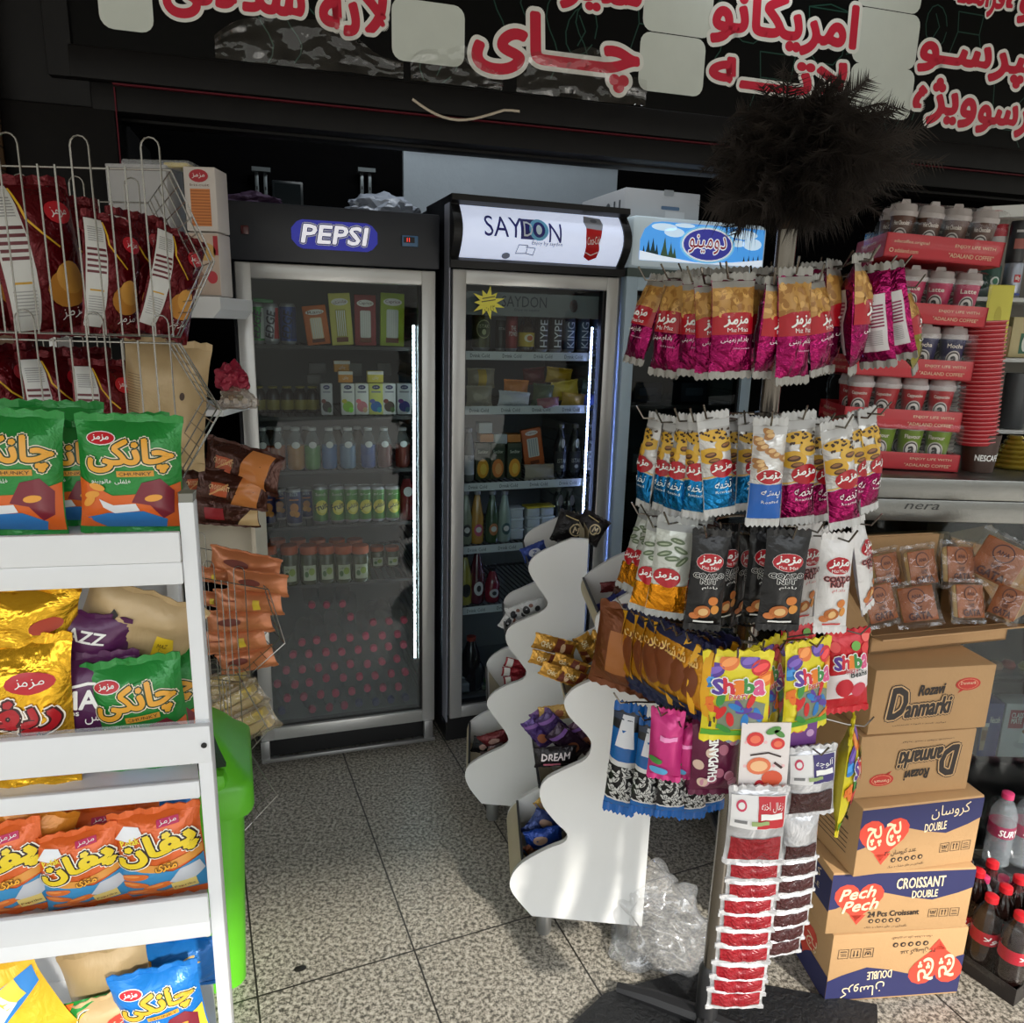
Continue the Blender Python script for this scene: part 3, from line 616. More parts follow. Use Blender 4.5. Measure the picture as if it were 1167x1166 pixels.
# -- top shelf: three big energy cans, card packs
cn = []
for i, (px, w, body, st, l) in enumerate(((295, 15, (38, 140, 62), (190, 200, 195), 'green and silver energy drink can, leftmost on the PEPSI fridge top shelf'), (310, 17, (186, 190, 200), (190, 44, 50), 'silver and red energy drink can between the green can and the blue can'), (329, 18, (62, 84, 150), (25, 40, 90), 'blue energy drink can next to the silver and red one on the top shelf'))):
    r = .027; its = P([(r*.3, .02), (r*1.2, .02), (r*1.2, .13), (r*.6, .13)], C3(*st), 1)+T('EDGE', -r*.15, .07, .10, .028, C3(35, 40, 62), rot=PI/2-.12, off=.03, shear=.2, L=3)
    o = can('energy_drink_can', l, 'can', M('can_%d' % i, body, .3, .4), its); stand((Proto(o), .054, .145), F1, .13, px, 391, 346, w, z=z1)
for px, pb, pt, w, col, ac, txt, tilt, l in ((364, 392, 348, 26, (214, 110, 40), (250, 225, 190), 'Rani', -.12, 'orange rounded card pack on the top shelf of the PEPSI fridge'), (391, 393, 334, 24, (222, 214, 110), (190, 180, 90), 'فانتزی', -.06, 'pale yellow card pack between the orange and the red one'), (417, 394, 336, 24, (150, 44, 46), (225, 220, 215), 'Caribou', 0, 'dark red card pack of sticks on the PEPSI fridge top shelf'), (447, 396, 334, 27, (172, 196, 50), (230, 235, 225), 'Caribou', .02, 'lime green card pack of sticks, rightmost on the PEPSI fridge top shelf')):
    its = R(0, .055, .028, .07, C3(*ac), .004)
    for k in range(5): its += R(-.010+k*.005, .055, .0022, .064, C3(245, 245, 240), L=2)
    its += E(0, .108, .022, .009, C3(245, 240, 235))+T('Caprice' if 'Car' in txt else txt, 0, .108, .034, .010, C3(90, 20, 30) if 'Car' in txt else C3(120, 60, 20), off=.02, L=3)+R(0, .014, .03, .012, C3(120, 60, 30))
    o = carton_('card_pack', l, 'pack', .056, .012, .13, M('card_%d' % col[0], col, .45), its); p = stand((Proto(o), .056, .13), F1, .16, px, pb, pt, w, z=z1, ry=tilt)
# lying green pack on cans
o = carton_('card_pack', 'green flat pack lying across the energy drink cans', 'pack', .06, .05, .012, M('pack_green', (40, 130, 70), .4)); p = F1.w(300, 345, .12); o.location = p; o.location.z = atY(300, 345, p.y).z; o.rotation_euler = (0, .08, F1.yaw)
# -- second shelf: milk cartons
mk = []
for i, (px, w, c1, c2, l) in enumerate(((373, 13, (60, 50, 50), (200, 200, 205), 'white carton with a dark leaf picture, leftmost on the second shelf'), (397, 15, (150, 200, 60), (240, 240, 235), 'white milk carton with a lime green picture'), (413, 15, (220, 130, 140), (240, 240, 235), 'white milk carton with a pink picture'), (429, 16, (40, 110, 180), (225, 225, 120), 'pale yellow milk carton with a blue picture'), (444, 15, (70, 50, 40), (235, 235, 235), 'white milk carton with a dark brown picture'), (461, 16, (60, 60, 140), (225, 230, 235), 'white carton with a dark blue picture at the right'))):
    its = E(.0, .03, .018, .02, C3(*c1))+E(-.012, .05, .009, .008, C3(min(255, c1[0]+60), c1[1], c1[2]), L=2)+E(.010, .018, .008, .01, C3(c1[0], min(255, c1[1]+50), c1[2]), L=2)+E(0, .101, .013, .008, C3(60, 62, 110), L=1)+T('pak', 0, .101, .014, .006, C3(235, 235, 240), L=3, res=1)+R(0, .084, .03, .006, C3(150, 150, 160), L=1)
    o = carton_('milk_carton', l+' on the PEPSI fridge second shelf' if i else l+' of the PEPSI fridge', 'carton', .046, .04, .115, M('carton_%d' % i, c2, .4), its); stand((Proto(o), .046, .115), F1, .12, px, 474, 437, w, z=z2)
for i, (px, pb, pt, w, c, l) in enumerate(((394, 436, 423, 16, (222, 150, 60), 'small orange and white box on the lime milk carton'), (390, 424, 411, 18, (226, 160, 70), 'orange and white box at the back above the milk cartons'), (428, 436, 423, 18, (226, 205, 80), 'small yellow and white box on top of the blue milk carton'), (358, 438, 427, 15, (92, 92, 92), 'dull grey box at the back left of the milk cartons'), (362, 426, 414, 19, (84, 84, 86), 'dull grey box topmost at the back of the second shelf'), (405, 430, 414, 16, (96, 98, 96), 'grey box behind the orange and white boxes'), (438, 428, 414, 16, (80, 82, 82), 'dark grey box right at the back above the yellow box'))):
    o = carton_('small_box', l, 'box', .05, .03, .035, M('sbox_%d' % i, c, .5), (R(0, .029, .05, .01, C3(225, 222, 215))+T('چای', 0, .014, .02, .012, C3(240, 235, 225), off=.02)) if i < 3 else ())
    q = stand((Proto(o), .05, .035), F1, .12 if i in (0, 2) else .2, px, pb, pt, w)
yl = M('juice_yellow', (150, 140, 60), .3); dk = M('bottle_dark', (40, 34, 30), .2)
pb_ = Proto(bottle('juice_bottle', '', 'bottle', dk, yl, yl, h=.12, r=.03, neck=.016, sh=.7))
for i, px in enumerate((296, 312, 328, 343, 357)): stand((pb_, .06, .12), F1, .2, px, 473, 440, 15, z=z2, label='%s dark bottle with a yellowish label from the left, second shelf of the PEPSI fridge' % ORD[i], group='dark bottles on the second shelf')
# -- third shelf: nine soft drinks
cw_ = M('cap_white', (200, 202, 204), .4); clr = M('pet_clear', (150, 158, 160), .12, alpha=.45)
for i, (px, c, w, l) in enumerate(((301, (150, 62, 40), 18, 'orange-red drink bottle, leftmost on the third shelf'), (318, (150, 74, 40), 17, 'orange-red drink bottle next to the leftmost one'), (338, (168, 112, 36), 20, 'amber drink bottle'), (357, (76, 140, 66), 19, 'green drink bottle'), (376, (60, 104, 160), 18, 'blue drink bottle beside the green one'), (397, (96, 128, 160), 19, 'pale blue drink bottle in the middle'), (420, (50, 84, 150), 18, 'deep blue drink bottle'), (438, (86, 30, 30), 18, 'dark red drink bottle'), (459, (110, 44, 34), 18, 'red-brown drink bottle, rightmost on the third shelf'))):
    lq = M('liquid_%d' % i, c, .12, coat=.5); o = bottle('drink_bottle', l+' of the PEPSI fridge', 'bottle', lq, cw_, None, E(0, .12, .014, .016, C3(225, 225, 225), L=1), glass=clr, sh=.58, r=.03, neck=.012)
    o['group'] = 'white-capped drinks on the third shelf'; stand((Proto(o), .062, .2), F1, .12, px, 536, 487, w, z=z3)
pr = Proto(bottle('drink_bottle', '', 'bottle', M('liquid_back', (70, 62, 50), .2), cw_, h=.2, r=.03, neck=.012))
for i, px in enumerate((310, 329, 350, 385, 408)): stand((pr, .062, .2), F1, .22, px, 531, 486, 17, z=z3, label='drink bottle in the back row of the third shelf, %s from the left' % ORD[i], group='back row of drinks on the third shelf')
# -- fourth shelf: cans
its = T('BEER', 0, .12, .026, .012, C3(190, 195, 205), off=.02)+R(0, .1, .03, .005, C3(200, 120, 70))+E(0, .07, .014, .018, C3(214, 130, 50))+E(-.006, .05, .010, .012, C3(226, 150, 60), L=2)+E(.008, .045, .01, .011, C3(214, 140, 50), L=2)
pr = Proto(can('soda_can', '', 'can', M('can_blue', (34, 44, 96), .3, .3), its, h=.14, r=.027))
for px, w, d, l in ((307, 17, .13, 'dark blue soda can with fruit, leftmost on the fourth shelf of the PEPSI fridge'), (320, 16, .2, 'dark blue soda can behind, second from the left on the fourth shelf'), (336, 18, .11, 'dark blue soda can with orange fruit, front and centre of the blue ones'), (350, 15, .2, 'dark blue soda can partly hidden, last before the green cans')): stand((pr, .054, .14), F1, d, px, 597, 556, w, z=z4, label=l, group='dark blue soda cans')
grn = M('can_green', (72, 132, 52), .3, .3)
for k in range(2):
    its = T('Sunich' if k == 0 else 'سن ایچ', 0, .112, .034, .011, C3(225, 235, 215), off=.02)+E(.003, .062, .022, .028, C3(226, 210, 70))+E(.006, .058, .014, .016, C3(240, 228, 120), L=2)+T('Fruit' if k == 0 else 'آناناس', 0, .066, .044, .022, C3(30, 50, 40), rot=.3, off=.03, L=3)
    pr = Proto(can('soda_can', '', 'can', grn, its, h=.14, r=.027))
    for i, px in enumerate((366, 384.5) if k == 0 else (401, 416, 431, 447.5)): stand((pr, .054, .14), F1, .12, px, 597, 553, 17.5, z=z4, label='%s green pineapple soda can from the left on the fourth shelf, %s lettering facing out' % (ORD[i+2*k], 'Latin' if k == 0 else 'Persian'), group='green pineapple soda cans')
o = bottle('drink_bottle', 'red drink bottle with a white neck label beside the green cans', 'bottle', M('liquid_red', (120, 40, 44), .15), dark, None, E(0, .13, .018, .022, C3(225, 225, 225)), h=.2, r=.03); stand((Proto(o), .062, .2), F1, .12, 464, 595, 541, 18, z=z4)
# -- fifth shelf: jars with orange lids
def jar(lab):
    mb = MB(); r = .04; mb.lathe([(r*.85, 0), (r, .008), (r, .075), (r*.95, .085), (r*.8, .092)], [M('jar_olive', (62, 66, 34), .1, coat=.6)]*4, 18)
    deco(mb, cyl(r*1.01, h=1), R(0, .036, .05, .045, C3(206, 208, 180))+E(.008, .04, .012, .011, C3(150, 170, 60), L=2)+E(-.012, .032, .008, .009, C3(70, 110, 50), L=2)+T('زیتون', -.006, .05, .025, .009, C3(60, 70, 40), L=3, res=1), (.012, 9))
    o = tag(mb.build('olive_jar'), lab, 'jar'); mb = MB(); mb.lathe([(r*.86, .088), (r*.9, .09), (r*.9, .108), (r*.84, .112), (0, .112)], M('lid_orange', (196, 86, 40), .4), 18); mb.build('lid', o); return o
pr = Proto(jar(''))
for i, (px, d, w) in enumerate(((308, .11, 20), (331, .11, 22), (353, .11, 22), (373, .11, 21), (392, .10, 22), (411, .10, 22))): stand((pr, .08, .112), F1, d, px, 662, 621, w, z=z5, label='%s orange-lidded jar from the left in the front row of the fifth shelf' % ORD[i], group='orange-lidded jars')
for i, (px, d, w) in enumerate(((318, .22, 20), (341, .22, 20), (363, .22, 20), (385, .22, 20), (405, .22, 20), (430, .24, 18), (447, .24, 18))): stand((pr, .08, .112), F1, d, px, 655, 614 if i < 5 else 622, w, z=z5, label='%s orange-lidded jar from the left in the back row of the fifth shelf' % ORD[i], group='orange-lidded jars behind')
# -- bottom: water bottles lying with caps towards the door
def water(lab, cap):
    mb = MB(); L_ = .2; r = .026; w = M('pet_water', (120, 128, 132), .08, alpha=.4)
    mb.lathe([(.011, .018), (.013, .03), (r*.8, .055), (r, .075), (r, .1), (r*.94, .105), (r, .11), (r, .14), (r*.94, .145), (r, .15), (r, .19), (r*.8, L_)], w, 12, axis='y')
    o = tag(mb.build('water_bottle'), lab, 'bottle'); mb = MB(); mb.lathe([(0, 0), (.0105, 0), (.0125, .003), (.0125, .02)], cap, 12, axis='y'); mb.build('cap', o); return o
cr_, cb_ = M('cap_pink', (236, 56, 104), .4), M('cap_blue', (28, 34, 120), .4)
pr = Proto(water('', cr_)); pbl = Proto(water('', cb_))
caps = [(370, 305), (442, 305), (520, 300), (560, 365), (672, 390), (752, 385), (825, 380), (320, 490), (393, 480), (475, 468), (557, 468), (635, 460), (717, 457), (792, 450), (275, 550), (355, 548), (440, 540), (518, 537), (597, 527), (675, 518), (748, 512), (822, 502), (322, 623), (403, 617), (482, 607), (560, 598), (643, 598), (717, 585), (790, 572), (243, 630), (200, 695), (285, 700), (358, 688), (440, 668), (525, 665), (605, 660), (683, 655), (762, 645), (832, 637), (248, 765), (328, 760), (412, 750), (487, 742), (567, 733), (643, 717), (720, 715), (797, 710), (373, 820), (455, 812), (530, 802)]
for k, (X, Y) in enumerate(caps):
    o = pr.get('pink-capped water bottle lying in the pile at the bottom of the PEPSI fridge', 'water bottles piled at the fridge bottom'); px, py = 270+X/4.322, 620+Y/4.322
    o.location = F1.w(px, py, .13+.16*max(0, (470-Y)/170)); o.rotation_euler = (rnd.uniform(.02, .1), rnd.uniform(0, 3), F1.yaw+rnd.uniform(-.08, .08)); o.scale = (1.05,)*3
for k, (X, Y) in enumerate([(603, 790), (685, 785), (760, 773), (832, 762), (222, 828)]):
    o = pbl.get('blue-capped water bottle, %s of the pile\'s lowest row' % ['first of four at the right', 'second of four at the right', 'third of four at the right', 'last at the right', 'alone at the left end'][k], 'blue-capped water bottles'); px, py = 270+X/4.322, 620+Y/4.322
    o.location = F1.w(px, py, .13); o.rotation_euler = (.05, k, F1.yaw); o.scale = (1.1,)*3
# ================= SAYDON fridge =================
y1, y2, y3, y4, y5 = [z+.003 for z in F2s]
D2 = .12
def vcan(l, col, txt, tc_, top=None, px=0, w=14, pt=358, pb=404):
    its = T(txt, 0, .078, .115, .03, tc_, rot=PI/2, off=.02, L=3)
    o = can('energy_drink_can', l, 'can', M('vcan_%d_%d' % (col[0], col[2]), col, .3, .3), its, h=.16, r=.026, top=top); return (Proto(o), .052, .16)
hy = vcan('', (44, 40, 44), 'HYPE', C3(225, 225, 230), M('can_red_top', (150, 30, 40), .35))
for px, l in ((616.5, 'left'), (632.5, 'right')): stand(hy, F2, D2, px, 404, 358, 15, z=y1, label='%s of two black HYPE energy cans with red tops' % l)
kg = vcan('', (72, 86, 110), 'KING', C3(215, 222, 232))
for i, px in enumerate((647, 663, 679.5)): stand(kg, F2, D2, px, 405, 361, 14.5, z=y1, label='%s grey-blue KING energy can from the left on the SAYDON fridge top shelf' % ORD[i])
o = can('soda_can', 'red can with white lettering on the top shelf of the SAYDON fridge', 'can', M('can_red2', (140, 34, 38), .3, .3), T('THE\nPOWER', 0, .08, .04, .04, C3(230, 225, 225), off=.02), h=.15); stand((Proto(o), .054, .15), F2, D2, 582.5, 402, 357, 14, z=y1)
o = can('soda_can', 'dark can left of the red can, half behind the yellow star sticker', 'can', M('can_dark', (44, 46, 44), .3, .3), T('ISTAK', 0, .10, .035, .012, C3(170, 170, 165)), h=.15); stand((Proto(o), .054, .15), F2, D2+.04, 570, 402, 362, 12, z=y1)
o = can('soda_can', 'olive can with a pale seal, leftmost on the SAYDON fridge top shelf', 'can', M('can_olive', (78, 80, 46), .3, .3), E(0, .075, .022, .032, C3(160, 160, 110))+E(0, .075, .019, .029, C3(78, 80, 46), L=2)+T('ISTAK', 0, .085, .03, .012, C3(190, 190, 150), off=.02, L=3)+E(0, .065, .006, .01, C3(190, 190, 150), L=3), h=.15); stand((Proto(o), .054, .15), F2, D2, 548, 401, 350, 21, z=y1)
o = bottle('malt_bottle', 'brown bottle with a yellow lemon label on the SAYDON fridge top shelf', 'bottle', M('glass_brown', (52, 34, 22), .1, coat=.5), M('cap_gold', (150, 120, 60), .35, .6), M('label_yellow', (206, 176, 50), .45), E(0, .06, .02, .018, C3(235, 225, 190))+E(.004, .06, .013, .012, C3(210, 110, 40), L=2), h=.17, r=.035, neck=.013, sh=.62); stand((Proto(o), .07, .17), F2, D2, 599, 403, 357, 19, z=y1)
o = carton_('small_box', 'small dark box standing on the middle KING can', 'box', .03, .03, .03, C3(60, 66, 76)); stand((Proto(o), .03, .03), F2, .14, 663, 361, 353, 10)
# second shelf: bags and packs
def pouch(l, col, px, pb, pt, wpx, d, rot=0, band=None, cat='bag', nm='snack_bag', txt=None):
    w, h = .12, .12*(pb-pt)/wpx; its = []
    if band: its = R(0, h*.5, w*.3, h, C3(*band))
    if txt: its += T(txt, 0, h*.45, w*.5, h*.22, C3(60, 60, 70), off=.02)
    o = bag(nm, w, h, min(w, h)*.75, M('pouch_%d_%d_%d' % col, col, .3, bump=.3, bscale=30), its, seed=px*.37, n=(8, 8), wr=.3); tag(o, l, cat)
    a = F2.w(px, pb, d); b = F2.w(px, pt, d); s = (b.z-a.z)/h; o.location = a; o.scale = (s,)*3; o.rotation_euler = (0, rot, F2.yaw); return o
for a in (('orange pouch lying on the second shelf of the SAYDON fridge', (226, 136, 54), 587, 455, 434, 31, .15, .05), ('white oblong pack lying in front of the orange pouch', (206, 208, 214), 585, 463, 447, 39, .10, .08), ('dark green pouch in the middle of the second shelf', (74, 92, 58), 617, 462, 439, 26, .13, .1), ('dark red pouch lying at the back of the second shelf', (110, 40, 42), 609, 437, 420, 28, .2, -.1), ('yellow pouch on top of the pouch pile', (206, 164, 44), 636, 436, 420, 33, .18, .1), ('yellow pouch in the middle of the pile', (214, 184, 56), 645, 454, 435, 34, .14, -.15), ('ochre pouch at the bottom of the pile', (190, 150, 60), 652, 464, 449, 30, .11, .1), ('pink pouch lying beside the ochre pouch on the second shelf', (150, 84, 92), 625, 466, 454, 28, .09, -.1), ('pale green pouch near the fridge light', (104, 130, 112), 673, 450, 434, 25, .16, .1), ('bright blue pouch at the right end of the second shelf', (60, 90, 190), 677, 466, 449, 26, .11, -.15)): pouch(*a)
pouch('beige wrapped pack with a yellow band, upper of two on the second shelf', (158, 148, 124), 548, 441, 421, 34, .16, 0, (206, 170, 60)); pouch('beige wrapped pack with a purple end, lower of two on the second shelf', (168, 160, 140), 546, 462, 441, 32, .12, 0, None)
for px, l, a_ in ((550, 'mango', (226, 160, 40)), (567, 'peach', (220, 130, 60)), (586, 'orange', (236, 160, 40))):
    its = R(0, .085, .046, .03, C3(40, 56, 36))+T('SunStar', 0, .088, .036, .010, C3(230, 230, 210), off=.02, L=3)+E(0, .035, .021, .03, C3(*a_), L=2)+E(.002, .033, .012, .018, C3(min(255, a_[0]+15), a_[1]+40, a_[2]+40), L=3)
    o = carton_('juice_carton', 'dark juice carton with a %s picture on the third shelf of the SAYDON fridge' % l, 'carton', .052, .04, .115, M('juice_dark', (58, 66, 44), .4), its); stand((Proto(o), .052, .115), F2, .13, px, 547, 505, 17, z=y3)
for px, pb, pt, w, c, l in ((555, 504, 495, 16, (206, 132, 60), 'orange box on the mango juice carton'), (586, 504, 495, 16, (206, 132, 60), 'orange box on the orange juice carton'), (571, 506, 495, 15, (196, 198, 196), 'white box on the peach juice carton'), (553.5, 494, 482, 16, (200, 202, 200), 'white box topmost above the mango juice carton')):
    o = carton_('small_box', l, 'box', .05, .04, .034, C3(*c)); stand((Proto(o), .05, .034), F2, .13, px, pb, pt, w)
its = R(0, .065, .034, .065, C3(225, 220, 210), .003)
for k in range(4): its += R(-.0105+k*.007, .065, .0035, .06, C3(170, 175, 178), L=2)
its += E(0, .115, .02, .008, C3(245, 235, 225))+T('Caprice', 0, .115, .03, .008, C3(120, 30, 30), L=3)+R(0, .014, .028, .012, C3(120, 60, 30))
o = carton_('card_pack', 'tilted orange card pack of sticks on the third shelf of the SAYDON fridge', 'pack', .062, .014, .13, M('card_orange2', (200, 104, 54), .45), its); stand((Proto(o), .062, .13), F2, .15, 610, 531, 488, 24, ry=-.16)
pouch('beige packet with red ends under the tilted orange card pack', (170, 158, 140), 615, 546, 530, 38, .12, 0, None)
bb = M('beer_black', (24, 24, 28), .12, coat=.5); lbl = M('label_dark', (40, 40, 44), .45); lblw = M('label_white2', (198, 200, 204), .45)
for px, lm, tcx, l in ((637, lbl, (190, 185, 175), 'left of the dark-labelled'), (653, lbl, (190, 185, 175), 'right of the dark-labelled'), (670, lblw, (50, 50, 60), 'white-labelled')):
    o = bottle('malt_bottle', '%s black ISTAK malt bottle%s on the third shelf' % (l, '' if 'white' in l else 's'), 'bottle', bb, lm if lm is lblw else M('cap_grey', (120, 116, 108), .4, .5), lm, T('ISTAK', 0, .075, .046, .018, C3(*tcx), off=.02)+E(0, .05, .010, .008, C3(*tcx))+E(0, .15, .010, .02, C3(*tcx)), h=.23, r=.032, neck=.012, sh=.56); stand((Proto(o), .064, .23), F2, .12, px, 546, 483, 15, z=y3)
o = bottle('spray_bottle', 'tall pale bottle with a white label, leftmost on the third shelf', 'bottle', M('glass_grey', (110, 112, 110), .15), M('cap_silver', (170, 170, 175), .3, .6), lblw, T('MALT', 0, .1, .03, .02, C3(60, 60, 70)), h=.22, r=.03); stand((Proto(o), .06, .22), F2, .12, 534, 546, 488, 12, z=y3)
for px, c, lc, l in ((530, (140, 150, 130), (60, 60, 60), 'pale bottle half cut off by the frame'), (543, (190, 140, 60), (190, 80, 110), 'amber soda bottle with a pink round label'), (560, (58, 82, 50), (190, 120, 70), 'green soda bottle with an orange label'), (574, (150, 166, 156), (60, 90, 90), 'clear soda bottle with a dark round label')):
    o = bottle('soda_bottle', l+' on the fourth shelf of the SAYDON fridge', 'bottle', M('soda_%d' % c[0], c, .12, coat=.4), M('cap_silver', (170, 170, 175), .3, .6), None, E(0, .06, .02, .026, C3(*lc))+E(0, .062, .012, .012, C3(225, 220, 215), L=2), h=.22, r=.03, neck=.011, sh=.5); stand((Proto(o), .06, .22), F2, .12, px, 617, 559, 16, z=y4)
def tub(l, lidc):
    mb = MB(); mb.box(-.03, .03, 0, .06, 0, .03, M('tub_white', (196, 200, 202), .4), .006); o = tag(mb.build('tub'), l, 'tub'); mb = MB(); mb.box(-.033, .033, -.003, .063, .03, .036, lidc, .002); mb.build('lid', o); return o
tw, ty = Proto(tub('', M('tub_lid', (214, 218, 220), .4))), Proto(tub('', M('tub_lid_yellow', (214, 190, 60), .4)))
for c, (px, n0) in enumerate(((589, 3), (608, 2), (624, 2))):
    for k in range(3):
        o = stand((tw if c == 0 or k < 2 else ty, .066, .036), F2, .12, px, 615-12*k, 603-12*k, 17, label='%s plastic tub, %s of the %s stack on the fourth shelf' % ('white' if c == 0 or k < 2 else 'yellow-lidded', ['bottom', 'middle', 'top'][k], ['left', 'middle', 'right'][c]), group='stacked plastic tubs')
        o.location.z = y4+k*.0365*o.scale.z
pr = (Proto(bottle('malt_bottle', '', 'bottle', bb, M('cap_grey', (120, 116, 108), .4, .5), None, E(0, .17, .011, .03, C3(130, 120, 120)), h=.23, r=.03, neck=.012, sh=.56)), .06, .23)
for i, px in enumerate((634, 647, 663)): stand(pr, F2, .2, px, 616, 556, 15, z=y4, label='%s dark malt bottle from the left behind the tubs on the fourth shelf' % ORD[i], group='dark bottles behind the tubs')
for px, pt, c, lc, l in ((529, 630, (170, 160, 70), (50, 50, 50), 'yellow soda bottle at the left edge'), (543, 625, (84, 24, 34), (220, 215, 215), 'dark red soda bottle with a white and black label'), (560.5, 647, (130, 34, 50), (200, 195, 200), 'pinkish red can-shaped bottle with a face-like white label'), (616, 640, (60, 36, 36), (150, 120, 110), 'dark bottle behind the white display stand')):
    o = bottle('soda_bottle', l.replace('face-like ', '')+' on the fifth shelf', 'bottle', M('soda5_%d' % c[0], c, .12, coat=.4), dark, None, E(0, .06, .02, .026, C3(*lc))+E(0, .06, .009, .012, C3(40, 36, 40), L=2), h=.2, r=.03, neck=.011, sh=.55); stand((Proto(o), .06, .2), F2, .12, px, 684, pt, 17, z=y5)
zb2 = .125
for px, py, pt, c, cc, l in ((536, 800, 725, (36, 30, 30), (170, 60, 44), 'orange-capped dark bottle on the floor of the SAYDON fridge'), (541, 802, 748, (40, 44, 44), (170, 50, 70), 'pink-capped bottle on the fridge floor'), (528, 800, 770, (130, 134, 134), (190, 196, 196), 'pale round bottle at the left on the fridge floor'), (553, 804, 775, (60, 84, 66), (90, 150, 90), 'green-capped bottle on the fridge floor'), (568, 800, 742, (66, 84, 84), (100, 130, 124), 'grey-green bottle on the fridge floor')):
    o = bottle('soda_bottle', l, 'bottle', M('floorb_%d' % c[0], c, .15), C3(*cc), None, h=.22, r=.034, neck=.014); stand((Proto(o), .068, .22), F2, .18, px, py, pt, 20, z=zb2)
# freezer contents glimpsed behind the glass
for i, (px, pb, z, c, l) in enumerate(((738, 462, F3s[0], (40, 48, 80), 'dark blue box on the top shelf of the ice-cream freezer'), (790, 462, F3s[0], (60, 66, 84), 'grey-blue box right of the dark blue one in the freezer'), (735, 545, F3s[1], (150, 156, 158), 'pale box on the middle shelf of the ice-cream freezer'))):
    mb = MB(); mb.box(-.06, .06, 0, .14, 0, .075, M('icebox_%d' % i, c, .5), .004); deco(mb, flat((0, 0, 0), (1, 0, 0), (0, 0, 1)), R(0, .04, .08, .03, C3(c[0]+50, c[1]+50, c[2]+50), .006)); o = tag(mb.build('ice_cream_box'), l, 'box'); p = F3.w(px, pb, .2); o.location = (p.x, p.y, z+.002); o.rotation_euler = (0, 0, F3.yaw)
# ================= left: white snack rack =================
WR = Pl(-.4565, 1.054, .215); zr = lambda py, px=235: WR.l(px, py)[1]
wp = M('rack_white', (222, 224, 226), .38, var=.02); wg = M('rack_grey_top', (128, 126, 116), .5)
rack = thing('snack_rack', 'white metal shelf rack full of crisp bags at the left front', 'shelf rack', (WR.x0, WR.y0, 0), WR.yaw)
xl = -.62; dp = .285
zA1, zA2, zA3 = zr(605), zr(640), zr(665); zB1, zB2 = zr(824), zr(866); zC1, zC2 = zr(890), zr(909); zD1, zD2, zD3 = zr(1020), zr(1050), zr(1068)
mb = MB(); mb.box(-.021, .0, .004, .03, 0, zr(573, 226), wp, .002); mb.box(-.105, -.085, dp-.03, dp, 0, zr(573, 226)-.05, wp, .002)
mb.prism([(.004, zr(573, 226)), (.03, zr(573, 226)), (.035, zr(573, 226)+.012), (.008, zr(573, 226)+.012)], -.020, -.001, wg, 'x')
mb.add([(-.021, .03, zr(573, 226)), (-.001, .03, zr(573, 226)), (-.07, .16, zr(573, 226)+.055), (-.09, .16, zr(573, 226)+.055), (-.021, .03, zr(573, 226)-.02), (-.001, .03, zr(573, 226)-.02), (-.07, .16, zr(573, 226)+.035), (-.09, .16, zr(573, 226)+.035)], [(0, 1, 2, 3), (7, 6, 5, 4), (0, 4, 5, 1), (1, 5, 6, 2), (2, 6, 7, 3), (3, 7, 4, 0)], wg); mb.build('upright', rack)
mb = MB(); mb.box(xl-.02, xl, .004, .03, 0, 1.25, wp, .002); mb.box(xl-.02, xl, dp-.03, dp, 0, 1.25, wp, .002); mb.build('upright', rack)
mb = MB(); mb.box(xl, -.088, dp-.008, dp, zD3-.3, zA2, M('rack_back', (196, 198, 202), .5)); mb.build('back_panel', rack)
def shelf_(z0, front, nm='shelf'):
    mb = MB(); mb.prism([(xl, .006), (-.0215, .006), (-.088, dp-.008), (xl, dp-.008)], z0-.012, z0, wp, 'z')
    for a, b, d in front: mb.box(xl, -.0215, d, d+.010, a, b, wp, .002)
    return mb.build(nm, rack)
shA, shB, shC = zA1-.012, zC1-.004, zD1-.03
shelf_(shA, [(zA2+.001, zA1, -.004), (zA3, zA2, .0)]); shelf_(shB, [(zC2, zC1, .0)]); shelf_(shC, [(zD2+.001, zD1, -.004), (zD3, zD2, 0)])
shD = zD3-.30; shelf_(shD, [(shD-.03, shD+.05, 0)])
mb = MB(); mb.box(xl, .002, -.010, .003, zB2, zB1, wp, .002); rr = mb.build('front_rail', rack)
mb = MB(); x, z = WR.l(234, 845); mb.lathe([(.0045, -.0125), (.004, -.0100), (.0, -.0100)], dark, 12, (x, 0, z), 'y'); mb.build('screw', rr)
mb = MB(); mb.box(xl, .0, .0, .0012, zB1-.002, zB1+.006, clear_mat('clear_strip', gloss=1, haze=.12)); mb.build('clear_strip', rr)
